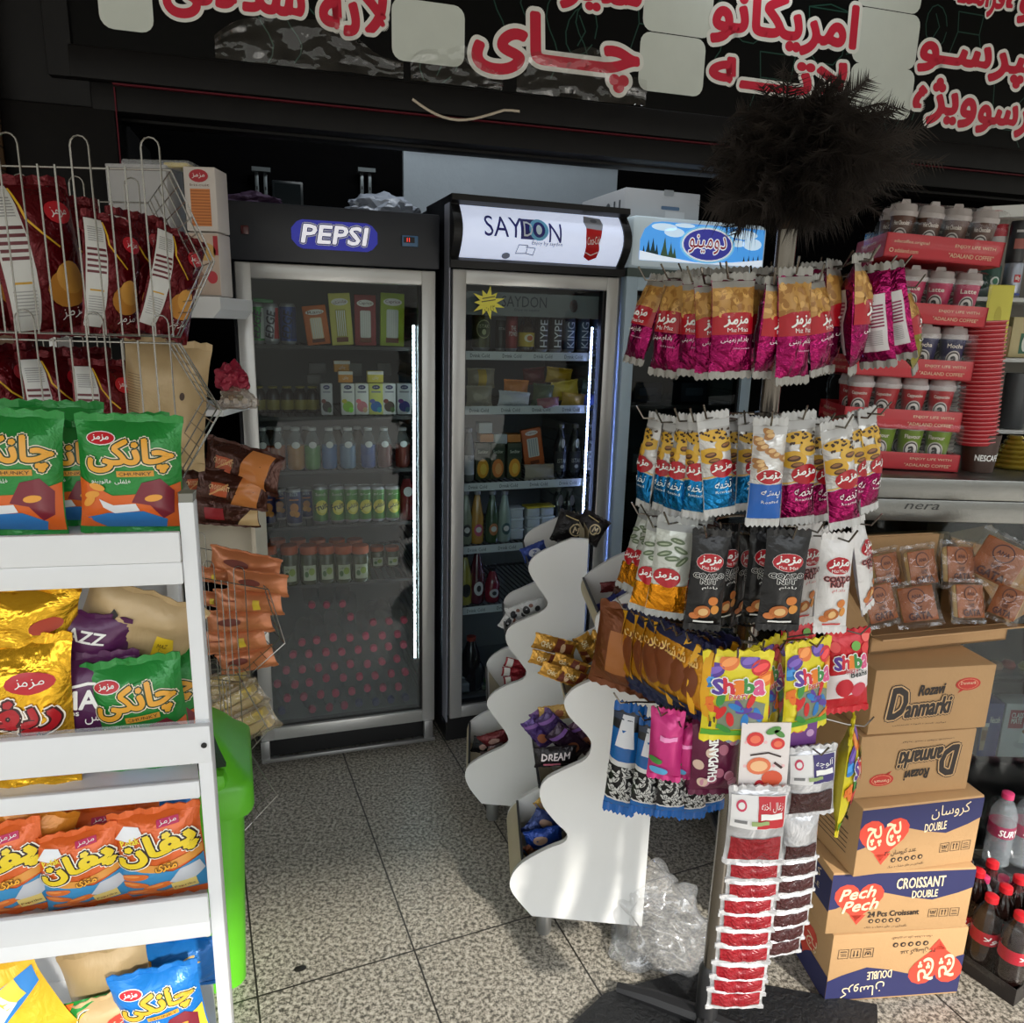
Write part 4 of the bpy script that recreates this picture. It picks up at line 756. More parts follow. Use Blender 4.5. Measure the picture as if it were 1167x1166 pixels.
# ---- crisp bags ----
gold_l, gold_d = C3(236, 170, 50, .35), C3(176, 110, 30, .4); wht = C3(240, 240, 236); dkg = C3(24, 60, 30); dkb = C3(40, 24, 20); brr = C3(190, 28, 40, .35)
def logo(x, y, s): return E(x, y, s*1.08, s*.62, wht, L=2)+E(x, y, s, s*.54, brr, L=3)+T('مزمز', x, y, s*1.2, s*.55, wht, off=.03, L=4, res=1)
def foil(nm, c, rough=.28, metal=.15, bump=.35, bs=22): return M(nm, c, rough, metal, bump=bump, bscale=bs)
gb = foil('foil_green', (34, 132, 54)); ob = foil('foil_orange', (214, 96, 34)); obt = C3(216, 100, 36, .3); bl = C3(50, 120, 186, .3)
def chunky(col, low, seed, w=.143, h=.19):
    s = w/.143; its = P([(-w/2, 0), (w/2, 0), (w/2, .085*s), (.03*s, .066*s), (-.02*s, .062*s), (-w/2, .092*s)], low, 1)
    its += P([(-.03*s, 0), (.045*s, 0), (.05*s, .018*s), (.02*s, .034*s), (-.03*s, .03*s), (-.06*s, .02*s)], bl, 1.5)+P([(.005*s, .05*s), (.02*s, .085*s), (.045*s, .092*s), (.062*s, .07*s), (.06*s, .03*s), (.045*s, .02*s), (.03*s, .045*s)], C3(120, 30, 46, .3), 2)
    its += P([(-.04*s, .055*s), (-.02*s, .045*s), (.01*s, .048*s), (.015*s, .035*s), (-.02*s, .03*s), (-.035*s, .04*s)], C3(226, 228, 230, .3), 2.2)
    for a, b, r_ in ((-.05, .062, .3), (-.042, .076, -.3), (-.055, .05, .9), (.035, .058, .2)): its += E(a*s, b*s, .012*s, .006*s, C3(232, 160, 60, .4), rot=r_, L=2.5)
    its += T('چانکی', .004*s, .130*s, .112*s, .056*s, C3(232, 166, 48, .35), rot=.05, off=.05, out=[C3(236, 226, 200), dkg], oo=.028, L=5, res=3)
    its += R(.012*s, .101*s, .05*s, .010*s, C3(210, 150, 50), rot=.04, L=4)+T('CHUNKY', .012*s, .101*s, .044*s, .006*s, C3(60, 40, 20), rot=.04, res=1, L=5)+T('فلفلی هالوپینو', -.022*s, .086*s, .055*s, .010*s, wht, res=1, L=3)
    its += logo(-.035*s, .160*s, .019*s); return bag('crisp_bag', w, h, .055*s, col, its, seed=seed)
G = 'green crisp bags on the top rack shelf'
def onrack(o, w, h, px, pb, pt, wpx, dep, z=None, rz=0, rx=0, ry=0): return stand((o, w, h), WR, dep, px, pb, pt, wpx, z, rz, rx, ry)
pg = Proto(tag(chunky(gb, obt, 1), '', 'crisp bag'))
for px, pb, pt, wpx, dep, ry, l in ((154, 613, 480, 112, .05, .03, 'green and orange crisp bag, rightmost at the front of the rack\'s top shelf'), (18, 614, 474, 112, .05, .05, 'green and orange crisp bag cut off by the left edge of the picture, top shelf'), (84, 612, 486, 106, .10, .02, 'green and orange crisp bag between two others on the top shelf'), (150, 610, 478, 108, .16, -.04, 'green crisp bag standing behind the rightmost one on the top shelf'), (70, 610, 464, 108, .165, .02, 'green crisp bag standing behind the middle one on the top shelf')):
    o = onrack(pg, .143, .19, px, pb, pt, wpx, dep, z=shA+.012, ry=ry, rx=.06) if 0 else stand((pg, .143, .19), WR, dep, px, pb, pt, wpx, shA+.008, 0, -.05, ry, label=l, group=G)
# second shelf
gf = M('foil_gold', (222, 170, 40), .22, .75, bump=.8, bscale=16, var=.2)
def goldbag(seed):
    its = T('رپف', .005, .095, .11, .05, C3(176, 26, 36, .3), off=.05, out=[C3(250, 240, 225), C3(60, 20, 20)], oo=.03, L=5, res=3)+E(.03, .142, .03, .014, brr, L=3)+T('مزمز', .03, .142, .034, .012, wht, L=4, res=1)+T('اسنک\nطلایی', -.045, .05, .035, .035, C3(230, 190, 60), off=.03, out=C3(90, 30, 20), L=5, res=1)+E(.03, .022, .022, .014, C3(170, 172, 180), L=2)+P([(.045, 0), (.07, 0), (.07, .045), (.05, .05), (.035, .03)], C3(130, 24, 40), 2)
    return bag('crisp_bag', .15, .19, .06, gf, its, seed=seed, wr=.35)
o = tag(goldbag(3), 'gold foil crisp bag with red Persian lettering standing at the left of the second shelf', 'crisp bag'); stand((Proto(o), .15, .19), WR, .04, 22, 872, 735, 125, shB+.012, 0, -.06, .02)
o = tag(bag('crisp_bag', .17, .15, .075, gf, E(.05, .1, .02, .012, C3(180, 60, 30)), seed=9, wr=.6), 'crumpled gold foil crisp bag lying on top at the left of the second shelf', 'crisp bag'); stand((Proto(o), .17, .15), WR, .10, 18, 752, 664, 135, None, .1, .2, .12)
pu = foil('foil_purple', (82, 32, 78), .32, .1, .2); bk = M('kraft_foil', (186, 160, 118), .38, .1, bump=.25, bscale=12)
its = T('MAZ', .0, .135, .085, .03, wht, off=.03, L=3)+P([(-.06, .152), (0, .164), (.06, .158), (.06, .155), (0, .159), (-.06, .148)], wht, 3)+T('Chips', -.03, .112, .034, .013, wht, off=.03, L=3)+T('چیپس', .02, .098, .05, .018, wht, off=.02, L=3)+LN([(.04, .06), (.05, .045), (.045, .02), (.055, .01)], .002, C3(200, 150, 110))
o = tag(bag('crisp_bag', .14, .2, .055, pu, its, seed=4), 'purple MAZ chips bag standing upright in the middle of the second shelf', 'crisp bag'); stand((Proto(o), .14, .2), WR, .07, 112, 890, 752, 100, shB+.008, .05, -.06, .03)
its = T('AZZ', .02, .10, .07, .02, wht, off=.03, L=3, rot=-.1)+R(-.0, .045, .014, .024, C3(190, 190, 195), L=2)+T('MAZ', .06, .02, .04, .012, wht, off=.02, L=3)
o = tag(bag('crisp_bag', .19, .13, .07, pu, its, seed=6), 'purple MAZ chips bag lying tilted on top of the upright purple one', 'crisp bag'); stand((Proto(o), .19, .13), WR, .12, 88, 762, 690, 108, None, 0, .25, .22)
its = P([(.045, .075), (.08, .075), (.088, .05), (.08, .03), (.045, .035)], C3(226, 190, 40, .4), 2)+T('MAZ\n۲۰۰', .063, .055, .02, .02, C3(120, 90, 30), L=3, res=1)+R(-.055, .095, .014, .012, C3(40, 36, 36), rot=-.4, L=2)+E(-.01, .03, .008, .012, C3(180, 50, 40), L=2)
o = tag(bag('crisp_bag', .25, .13, .095, bk, its, seed=11, wr=.3), 'large beige crisp bag with a yellow price sticker lying across the second shelf', 'crisp bag'); stand((Proto(o), .25, .13), WR, .15, 148, 742, 662, 128, None, .05, .3, .42)
o = pg.get('green and orange crisp bag in front at the right end of the second shelf', 'green crisp bags on the second rack shelf'); stand((Proto(o), .143, .19), WR, .06, 172, 890, 757, 104, shB+.008, 0, -.05, -.09)
o = pg.get('green crisp bag half hidden behind the other green one on the second shelf', 'green crisp bags on the second rack shelf'); stand((Proto(o), .143, .19), WR, .13, 180, 885, 745, 104, shB+.008, 0, -.05, .1)
# third shelf: orange puff bags
def puff(seed):
    w, h = .125, .165; its = P([(-w/2, 0), (w/2, 0), (w/2, .072), (.02, .058), (-w/2, .08)], C3(60, 140, 190, .3), 1)+P([(-w/2, .08), (.0, .06), (w/2, .074), (w/2, .09), (0, .075), (-w/2, .1)], C3(222, 150, 60, .3), 1.3)
    for a, b, r_ in ((-.035, .055, .15), (-.038, .038, -.1), (-.03, .018, .1), (-.005, .03, .2), (-.012, .01, -.15), (.02, .012, .1)): its += E(a, b, .022, .0075, C3(216, 112, 46, .45), rot=r_, L=2)+E(a-.004, b+.002, .013, .003, C3(234, 146, 76, .45), rot=r_, L=2.4)
    its += P([(.012, .035), (.03, .06), (.055, .062), (.06, .04), (.04, .025), (.02, .03)], C3(196, 200, 206, .4), 2.2)
    its += T('پفان', .0, .108, .105, .05, C3(236, 208, 40, .35), rot=.22, off=.07, out=[C3(250, 245, 230), C3(40, 16, 8)], oo=.03, L=5, res=3)+T('متری', .012, .070, .03, .016, C3(240, 170, 50), off=.05, out=dkb, L=5, res=1)
    its += R(.02, .15, .03, .012, C3(190, 40, 90), rot=.1, L=2)+T('مزمز', .02, .15, .024, .008, wht, rot=.1, L=3, res=1)+P([(-.055, .13), (-.04, .152), (-.02, .148), (-.015, .135), (-.035, .125)], C3(230, 232, 235), 2)+T('Pofak', -.033, .125, .026, .011, C3(240, 220, 60), off=.03, rot=.2, L=4, res=1)
    its += R(.03, .02, .034, .022, C3(230, 206, 120), L=3)+T('Paprika', .03, .018, .028, .007, C3(90, 40, 20), L=4, res=1)
    return bag('crisp_bag', w, h, .05, ob, its, seed=seed)
pf = Proto(tag(puff(2), '', 'crisp bag')); G = 'orange puff bags on the third rack shelf'
for px, pb, pt, wpx, dep, ry, l in ((193, 1038, 926, 98, .05, -.08, 'orange and blue puff snack bag, rightmost at the front of the third shelf'), (108, 1056, 950, 92, .045, -.14, 'orange and blue puff snack bag tilted in the middle of the third shelf'), (24, 1066, 944, 92, .05, -.12, 'orange and blue puff snack bag at the left of the third shelf'), (112, 1048, 925, 92, .12, .05, 'orange puff snack bag standing behind the tilted middle one'), (30, 1056, 930, 92, .14, .1, 'orange puff snack bag behind the left one on the third shelf')):
    stand((pf, .125, .165), WR, dep, px, pb, pt, wpx, shC+.008, 0, -.05, ry, label=l, group=G)
ob2 = foil('foil_amber', (206, 130, 40)); bl2 = foil('foil_blue', (26, 116, 196))
o = tag(bag('crisp_bag', .13, .16, .05, ob2, R(-.02, .11, .05, .05, C3(220, 150, 60)), seed=21), 'amber crisp bag lying upside down at the left back of the third shelf', 'crisp bag'); stand((Proto(o), .13, .16), WR, .09, 28, 1010, 922, 85, None, .1, .1, .25)
o = tag(bag('crisp_bag', .2, .07, .05, obt, (), seed=22), 'orange crisp bag lying flat at the back of the third shelf', 'crisp bag'); stand((Proto(o), .2, .07), WR, .17, 130, 948, 916, 110, None, 0, 0, -.06)
o = tag(bag('crisp_bag', .1, .16, .05, bl2, (), seed=23), 'blue crisp bag at the right back of the third shelf', 'crisp bag'); stand((Proto(o), .1, .16), WR, .2, 196, 1010, 913, 55, shC+.008, 0, -.05, 0)
# bottom shelf
o = tag(chunky(bl2, C3(232, 196, 56, .35), 7), 'blue and yellow crisp bag at the right front of the bottom shelf', 'crisp bag'); stand((Proto(o), .143, .19), WR, .05, 197, 1240, 1108, 96, shD+.055, 0, -.06, -.12)
o = tag(bag('crisp_bag', .143, .19, .055, bl2, sum([E(.01+.018*math.cos(t), .13+.014*math.sin(t*1.7), .017, .006, C3(190, 160, 80), rot=t, L=2) for t in (0, .8, 1.6, 2.4, 3.2, 4)], [])+P([(-.06, .09), (-.03, .085), (-.035, .15), (-.06, .16)], C3(230, 170, 60), 2), seed=8), 'blue crisp bag with golden crisps pictured, back right of the bottom shelf', 'crisp bag'); stand((Proto(o), .143, .19), WR, .17, 208, 1200, 1074, 96, shD+.055, 0, -.05, .05)
its = T('almazzeh', .0, .045, .075, .016, C3(130, 95, 60), rot=.12, L=3, res=1)+sum([E(.02+.014*i, .09-.006*(i % 3), .012, .006, C3(150, 122, 80), rot=i, L=2) for i in range(4)], [])
o = tag(bag('crisp_bag', .15, .13, .055, bk, its, seed=13, wr=.25), 'beige crisp bag, upper of the two in the middle of the bottom shelf', 'crisp bag'); stand((Proto(o), .15, .13), WR, .13, 136, 1155, 1078, 92, None, 0, .05, -.1)
o = tag(bag('crisp_bag', .13, .16, .055, bk, E(.035, .10, .03, .022, C3(196, 60, 44), L=2)+T('مزه', .035, .10, .036, .016, C3(235, 210, 180), L=3), seed=14, wr=.25), 'beige crisp bag with a red oval, lower of the two on the bottom shelf', 'crisp bag'); stand((Proto(o), .13, .16), WR, .055, 142, 1235, 1138, 78, shD+.055, 0, -.1, -.25)
o = pg.get('green crisp bag lying on its side at the left of the bottom shelf', 'green crisp bag on the bottom shelf'); p = WR.w(38, 1185, .07); o.location = p; o.rotation_euler = (0, 1.45, WR.yaw); o.scale = (.85,)*3
its = P([(-.09, .10), (.09, .14), (.09, .11), (.02, .07), (-.09, .06)], C3(40, 120, 190, .3), 1)+P([(0, .09), (.04, .12), (.055, .10), (.02, .075)], C3(225, 225, 225), 2)+R(.05, .115, .035, .03, C3(222, 190, 70), rot=.3, L=2)+sum([LN([(-.06, .05-.008*k), (-.02, .055-.008*k)], .002, C3(150, 120, 40), L=2) for k in range(5)], [])
o = tag(bag('crisp_bag', .19, .15, .06, foil('foil_yellow', (226, 178, 44)), its, seed=15, wr=.3), 'yellow and blue crisp bag lying tilted at the far left of the bottom shelf', 'crisp bag'); stand((Proto(o), .19, .15), WR, .05, 25, 1190, 1095, 130, None, 0, .1, -.3)
# ================= wire basket stand with red crisp bags =================
chrome = M('chrome_wire', (150, 148, 142), .25, .8)
def basket(name, label, cat, prof, y0, y1, loops, zbase=None, nbar=6, shift=None, rear=1, rw=.0016):
    """prof: closed-below polyline of the end panel in (x,z): top-left, top-right, nose, bottom-right, bottom-left"""
    o = thing(name, label, cat, (0, 0, 0)); sx, sz = shift or (0, 0)
    for k, (y, dx) in enumerate(((y0, 0), (y1, sx))):
        mb = MB(); pp = [(x+dx, y, z) for x, z in prof]; mb.tube(pp, rw*1.25, chrome, 6, close=True)
        zt, zb = prof[0][1], prof[-1][1]
        def top(x):
            for (xa, za), (xb, zb_) in zip(prof[:3], prof[1:3]):
                if xa <= x <= xb: return za+(zb_-za)*(x-xa)/(xb-xa)
            return zt
        for a, b in loops:
            r = (b-a)/2; zt_ = top((a+b)/2)
            pts = [(a+dx, y-.003, zb)]+[(a+dx, y-.003, zt_+.035)]+[((a+b)/2+dx-r*math.cos(t*PI/6), y-.003, zt_+.035+r*math.sin(t*PI/6)) for t in range(1, 6)]+[(b+dx, y-.003, zt_+.035), (b+dx, y-.003, zb)]
            mb.tube(pts, rw, chrome, 6)
        for (a, b), (c, d) in zip(loops, loops[1:]):
            m1 = b+(c-b)/3; m2 = b+(c-b)*2/3
            for q in (m1, m2): mb.tube([(q+dx, y-.003, zb), (q+dx, y-.003, top(q)+.004)], rw, chrome, 6)
        mb.build('end_panel', o)
    mb = MB()
    for (xa, za), (xb, zb) in zip(prof[1:-1], prof[2:]):
        for i in range(nbar):
            t = i/nbar; x = xa+(xb-xa)*t; z = za+(zb-za)*t; mb.tube([(x, y0, z), (x+sx, y1, z)], rw*.8, chrome, 5)
    for j in range(5):
        t = (j+.5)/5; y = y0+(y1-y0)*t; dx = sx*t; mb.tube([(x+dx, y, z) for x, z in prof[1:]], rw, chrome, 5)
    mb.build('basket_grid', o); return o
YB0, YB1 = 1.40, 1.78
def xz(px, py, Y): p = atY(px, py, Y); return (p.x, p.z)
def lp(pairs, py, Y): return [(xz(a, py, Y)[0], xz(b, py, Y)[0]) for a, b in pairs]
prf = [xz(-70, 178, YB0), xz(195, 194, YB0), xz(244, 298, YB0), xz(205, 384, YB0), xz(-40, 376, YB0)]; prf[-1] = (prf[0][0], prf[3][1])
prf[0] = (prf[0][0], prf[1][1])
shB_ = (xz(206, 290, YB1)[0]-prf[2][0], 0)
basket('wire_basket', 'upper chrome wire basket of red crisp bags above the white rack', 'basket', prf, YB0, YB1, lp([(-72, -50), (1, 24), (83, 104), (163, 184)], 190, YB0), shift=shB_)
pr2 = [(prf[3][0]-.0, prf[3][1]-.012), xz(252, 468, YB0), xz(204, 552, YB0)]
pr2 = [(prf[0][0], prf[3][1]-.012)]+pr2+[(prf[0][0], xz(204, 552, YB0)[1])]
basket('wire_basket', 'lower chrome wire basket holding red crisp bags and a beige bag', 'basket', pr2, YB0, YB1, lp([(20, 42), (100, 120), (176, 194)], 384, YB0), shift=shB_)
rb = foil('foil_dark_red', (98, 10, 20), .18, .45, .6)
def redbag(seed):
    w, h = .17, .26; its = R(-.058, .13, .045, .25, C3(206, 206, 202, .4), L=1)
    for k in range(5): its += R(-.058, .185-.013*k, .04, .006, C3(96, 24, 34), L=2)
    for k in range(7): its += R(-.058, .205+.005*k, .034, .002, C3(140, 138, 136), L=2)
    its += R(-.058, .09, .03, .004, C3(196, 150, 40), L=2)+sum([R(-.058, .075-.006*k, .034, .002, C3(150, 150, 148), L=2) for k in range(8)], [])
    its += E(.02, .075, .042, .034, C3(196, 132, 50), L=2)+E(.03, .095, .03, .03, C3(214, 156, 70), L=2.5)+T('مزمز', .03, .03, .05, .02, wht, off=.02, rot=.1, L=3, res=1)
    its += LN([(-.034, .25), (-.028, .2), (-.005, .17), (.02, .15)], .004, C3(222, 176, 40), L=2)+E(.04, .21, .03, .02, brr, L=2)+T('مزمز', .04, .21, .036, .018, wht, L=3, res=1)
    return bag('crisp_bag', w, h, .085, rb, its, seed=seed, wr=.25)
rp = Proto(tag(redbag(3), '', 'crisp bag')); rp2 = Proto(tag(redbag(8), '', 'crisp bag'))
zb = prf[3][1]+.006; G = 'dark red crisp bags in the upper wire basket'
for i, (px, pt, Y, rz, ry, w, l) in enumerate(((10, 220, 1.55, 1.05, -.12, 1, 'leftmost dark red crisp bag in the upper wire basket'), (66, 206, 1.53, 1.05, -.14, 1, 'tall dark red crisp bag, second from the left in the upper wire basket'), (93, 226, 1.66, 1.0, -.04, .9, 'dark red crisp bag behind the tall one in the upper basket'), (128, 246, 1.53, 1.0, .1, .9, 'dark red crisp bag with a silver corner in the middle of the upper basket'), (160, 243, 1.60, 1.05, .06, .9, 'dark red crisp bag, second from the right in the upper basket'), (203, 258, 1.55, 1.0, .3, .9, 'rightmost dark red crisp bag leaning on the basket nose'))):
    o = (rp if i % 2 else rp2).get(l, G); a = atY(px, 380, Y); a.z = zb; b = atY(px, pt, Y); s = (b.z-zb)/.27; o.location = (a.x+(.0 if i < 5 else -.03), Y, zb); o.scale = (s*w, s*w, s); o.rotation_euler = (0, ry, rz)
zb = pr2[-1][1]+.006; G = 'dark red crisp bags in the lower wire basket'
for i, (px, pt, Y, rz, ry, l) in enumerate(((28, 395, 1.55, 1.0, -.1, 'leftmost dark red crisp bag in the lower wire basket'), (78, 402, 1.56, 1.0, -.02, 'middle dark red crisp bag in the lower wire basket'), (124, 412, 1.55, 1.0, .05, 'dark red crisp bag beside the beige bag in the lower basket'), (100, 398, 1.68, .7, 0, 'dark red crisp bag at the back of the lower basket'))):
    o = (rp if i % 2 else rp2).get(l, G); a = atY(px, 540, Y); b = atY(px, pt, Y); s = (b.z-zb)/.27; o.location = (a.x, Y, zb); o.scale = (s, s, s); o.rotation_euler = (0, ry, rz)
o = tag(bag('crisp_bag', .2, .27, .09, bk, E(.04, .16, .006, .009, C3(70, 50, 40), L=2)+sum([LN([(-.09, .2-.006*k), (-.06, .197-.006*k)], .0012, C3(110, 90, 60), L=2) for k in range(18)], []), seed=31, wr=.3), 'large beige crisp bag at the right end of the lower wire basket', 'crisp bag')
p = atY(190, 545, 1.6); q = atY(205, 388, 1.6); s = (q.z-zb)/.28; o.location = (p.x-.005, 1.6, zb); o.scale = (s*.92, s*.92, s); o.rotation_euler = (0, .12, .35)
# ---------- boxes behind the baskets ----------
def pbox(name, label, cat, x0, x1, pt, pb, Y, dep, mat, items=None, rz=0, yb=None):
    a = atY(x0, pb, Y); b = atY(x1, pb, Y); t = atY((x0+x1)/2, pt, Y); w = b.x-a.x; h = t.z-a.z
    mb = MB(); mb.box(0, w, 0, dep, 0, h, mat, .003)
    if items: deco(mb, flat((0, 0, 0), (1, 0, 0), (0, 0, 1)), items(w, h))
    return tag(mb.build(name, loc=a, rz=rz), label, cat)
Yx = 2.0
o = pbox('carton', 'large plain grey-white carton behind the upper wire basket', 'box', 133, 200, 187, 339, Yx, .1, M('carton_grey', (176, 176, 178), .6))
def cr1(w, h):
    its = E(w*.48, h*.86, w*.3, h*.1, C3(170, 30, 44))+T('مزمز', w*.48, h*.86, w*.4, h*.08, wht, off=.02, L=3, res=1)+T('biscuit', w*.5, h*.72, w*.6, h*.04, C3(110, 70, 60), L=2, res=1)+R(w*.5, h*.37, w*.62, h*.58, C3(206, 126, 62), L=1)
    for k in range(12): its += R(w*.5, h*(.11+.047*k), w*.6, h*.014, C3(160, 86, 40), L=2)
    return its
pbox('biscuit_box', 'white biscuit box with a stack of brown biscuits printed on it', 'box', 213, 249, 190, 263, Yx, .08, M('box_cream', (206, 198, 192), .5), cr1)
def cr2(w, h): return R(w*.5, h*.5, w*.96, h*.96, C3(196, 176, 160))+E(w*.6, h*.7, w*.3, h*.14, C3(200, 160, 90), L=2)+E(w*.3, h*.3, w*.2, h*.12, C3(150, 110, 90), L=2)+E(w*.75, h*.3, w*.16, h*.1, C3(190, 60, 70), L=2)+R(w*.9, h*.8, w*.14, h*.3, C3(170, 40, 50), L=2)
pbox('biscuit_box', 'biscuit box with a picture of cakes below the white one', 'box', 216, 253, 265, 337, Yx, .08, M('box_cream', (206, 198, 192), .5), cr2)
mb = MB(); mb.box(-.07, .10, 0, .08, 0, .018, clear_mat('clear_pack', haze=.25, gloss=1.5, bump=.6), .006); o = mb.build('sweet_pack'); p = atY(170, 190, Yx); o.location = p; tag(o, 'flat clear pack with yellow contents lying on the grey-white carton', 'pack'); mb = MB(); mb.box(.03, .09, .01, .07, .002, .014, C3(206, 180, 50), .004); mb.build('filling', o)
# ---------- white shelf unit beside the fridge ----------
Yc = 1.98
unit = thing('shelf_unit', 'narrow white shelf unit squeezed between the baskets and the PEPSI fridge', 'shelf', (0, 0, 0)); xr = atY(268, 590, Yc).x; cream = M('unit_cream', (206, 196, 176), .5)
za = atY(268, 594, Yc).z; zc = atY(262, 470, Yc).z
mb = MB(); mb.box(xr-.45, xr, Yc, Yc+.25, za-.012, za+.006, wp, .003); mb.build('shelf', unit)
zu = atY(230, 338, Yx).z; xu = atY(251, 345, Yc).x
mb = MB(); mb.prism([(xr-.45, zu-.052), (xu-.02, zu-.052), (xu, zu-.03), (xu, zu), (xr-.45, zu)], Yc, Yc+.24, wp); mb.build('shelf', unit)
mb = MB(); mb.box(xr-.45, xr-.43, Yc, Yc+.25, zc, zu, wp); mb.build('side_panel', unit)
mb = MB(); mb.box(xr-.45, xr-.014, Yc, Yc+.25, zc-.012, zc+.006, wp, .003); mb.build('shelf', unit)
mb = MB(); mb.box(xr-.45, xr-.002, Yc+.24, Yc+.25, atY(268, 690, Yc).z, za-.012, cream); mb.box(xr-.45, xr-.43, Yc, Yc+.25, 0, zc, cream); mb.box(xr-.012, xr, Yc+.15, Yc+.25, atY(268, 690, Yc).z, za-.012, cream); mb.build('back_panel', unit)
br1 = M('foil_brown', (72, 38, 28), .25, .4, bump=.6, bscale=24); br2 = C3(206, 130, 70, .3)
def croiss(seed, l, px, py, wpx, Y, rot, rz=0, c=None, its=None):
    o = tag(bag('croissant_pack', .17, .075, .05, c or br1, its if its is not None else P([(.0, 0), (.06, 0), (.07, .075), (.02, .075)], br2, 1)+R(-.03, .035, .04, .03, C3(196, 90, 50), L=1)+T('CROISSANT', -.03, .04, .05, .012, C3(240, 210, 160), L=2, res=1)+LN([(-.05, .02), (-.01, .05)], .004, C3(225, 170, 110), L=2), seed=seed, wr=.5), l, 'pack')
    p = atY(px, py, Y); s = wpx*(p-EP).dot(_fw)/F/.17; o.location = p-V((0, 0, .0375*s)); o.scale = (s,)*3; o.rotation_euler = (0, rot, rz); return o
croiss(1, 'brown and copper croissant pack pointing right, topmost of the bunch beside the fridge', 272, 530, 98, 1.97, .22, -.2)
croiss(2, 'copper croissant pack in the middle of the bunch beside the fridge', 262, 557, 82, 1.94, .2, .2); croiss(3, 'dark brown croissant pack lowest on the white shelf board', 256, 580, 80, 1.97, .04, 0, None, R(-.02, .03, .05, .03, C3(150, 30, 40), L=1)+P([(.03, 0), (.085, 0), (.085, .06)], C3(210, 180, 130), 1))
croiss(4, 'croissant pack with a red corner at the left of the bunch', 238, 548, 70, 2.0, -.1, .2)
o = crumple('sweet_pack', .05, (.8, .6, .9), M('foil_crimson', (150, 30, 56), .3, .3, bump=.4), 8); p = atY(262, 452, 2.0); o.location = (p.x-.01, 2.05, zc+.05); tag(o, 'crimson wrapped sweet bag on the small white shelf beside the fridge', 'pack')
o = crumple('sweet_pack', .045, (1.0, .7, .7), clear_mat('clear_sweets', haze=.3, gloss=2.5, bump=.7, hazecol=(190, 170, 150)), 9); p = atY(268, 458, 2.0); o.location = (p.x, 2.02, zc+.007); tag(o, 'clear bag of brown and white sweets below the crimson one', 'pack')
for k in range(5):
    mb = MB(); mb.box(-.007, .007, -.004, .004, -.007, .007, C3(150-20*k, 96, 50) if k % 2 else C3(225, 215, 205), .002); c = mb.build('sweet', o, loc=(-.025+.012*k, -.01, .02+.008*(k % 2)))
# ---------- small baskets with cake packs ----------
Y2, Y3 = 1.78, 2.08
def sbask(l, tl, tr, ns, brr_, loops, Y=Y2, Yb=Y3):
    p = [xz(*tl, Y), xz(*tr, Y), xz(*ns, Y), xz(*brr_, Y)]; x0 = p[0][0]-.12; p = [(x0, p[0][1])]+p[1:]+[(x0, p[3][1])]
    return basket('wire_basket', l, 'basket', p, Y, Yb, lp(loops, tr[1], Y), nbar=4, rw=.0013, shift=(xz(278, ns[1], Yb)[0]-p[2][0], 0))
sbask('small chrome wire basket full of copper cake packs below the white shelf board', (228, 650), (306, 672), (325, 733), (284, 770), [(234, 246), (268, 280)])
sbask('small chrome wire basket of clear cake packs above the green bin', (236, 768), (276, 778), (306, 832), (280, 862), [(240, 250), (262, 274)])
sbask('empty lowest chrome wire basket on the floor side of the green bin', (240, 862), (288, 864), (316, 907), (276, 950), [(252, 262), (272, 284)])
cake = M('foil_copper', (206, 128, 84), .32, .2, bump=.35, bscale=20); yst = C3(226, 196, 60)
cp = Proto(tag(bag('cake_pack', .16, .05, .045, cake, R(.03, .025, .016, .02, yst, L=2)+LN([(-.06, .03), (-.02, .034)], .003, C3(150, 70, 44)), seed=41, wr=.25), '', 'pack')); cp2 = Proto(tag(bag('cake_pack', .16, .05, .045, cake, E(-.01, .03, .03, .008, C3(120, 50, 36), L=2), seed=44, wr=.25), '', 'pack'))
for i, (px, py, w, rot, Y, l) in enumerate(((278, 643, 88, .14, 1.90, 'copper cake pack with a dark print, topmost in the small basket'), (293, 664, 76, .03, 1.84, 'second copper cake pack from the top in the small basket'), (284, 686, 84, -.05, 1.84, 'third copper cake pack from the top, with a yellow mark'), (274, 708, 84, -.15, 1.84, 'fourth copper cake pack from the top in the small basket'), (270, 730, 80, -.18, 1.84, 'fifth copper cake pack from the top, with a yellow mark'), (284, 752, 74, -.28, 1.84, 'lowest copper cake pack in the small basket'), (238, 655, 50, .1, 1.90, 'upper copper cake pack at the left, half hidden behind the rack'), (236, 682, 50, .1, 1.90, 'lower copper cake pack at the left, half hidden behind the rack'))):
    o = (cp2 if i in (0, 1, 3, 5) else cp).get(l, 'copper cake packs in the small basket'); p = atY(px, py, Y); s = w*(p-EP).dot(_fw)/F/.16; o.location = p-V((0, 0, .025*s)); o.scale = (s,)*3; o.rotation_euler = (0, rot, -.15)
clp = clear_mat('clear_wrap', haze=.22, gloss=2.2, bump=.8, bscale=24, hazecol=(210, 190, 160)); wf = M('wafer_cream', (212, 186, 128), .6, bump=.2)
def clearcake():
    o = bag('cake_pack', .15, .055, .04, clp, (), seed=50, wr=.4); mb = MB(); mb.box(-.058, .058, -.011, .011, .006, .026, wf, .004); mb.build('cake', o); mb = MB(); mb.box(-.055, .055, -.012, .012, .028, .047, M('wafer_yellow', (206, 180, 90), .6), .004); mb.build('cake', o); return o
cc = Proto(tag(clearcake(), '', 'pack'))
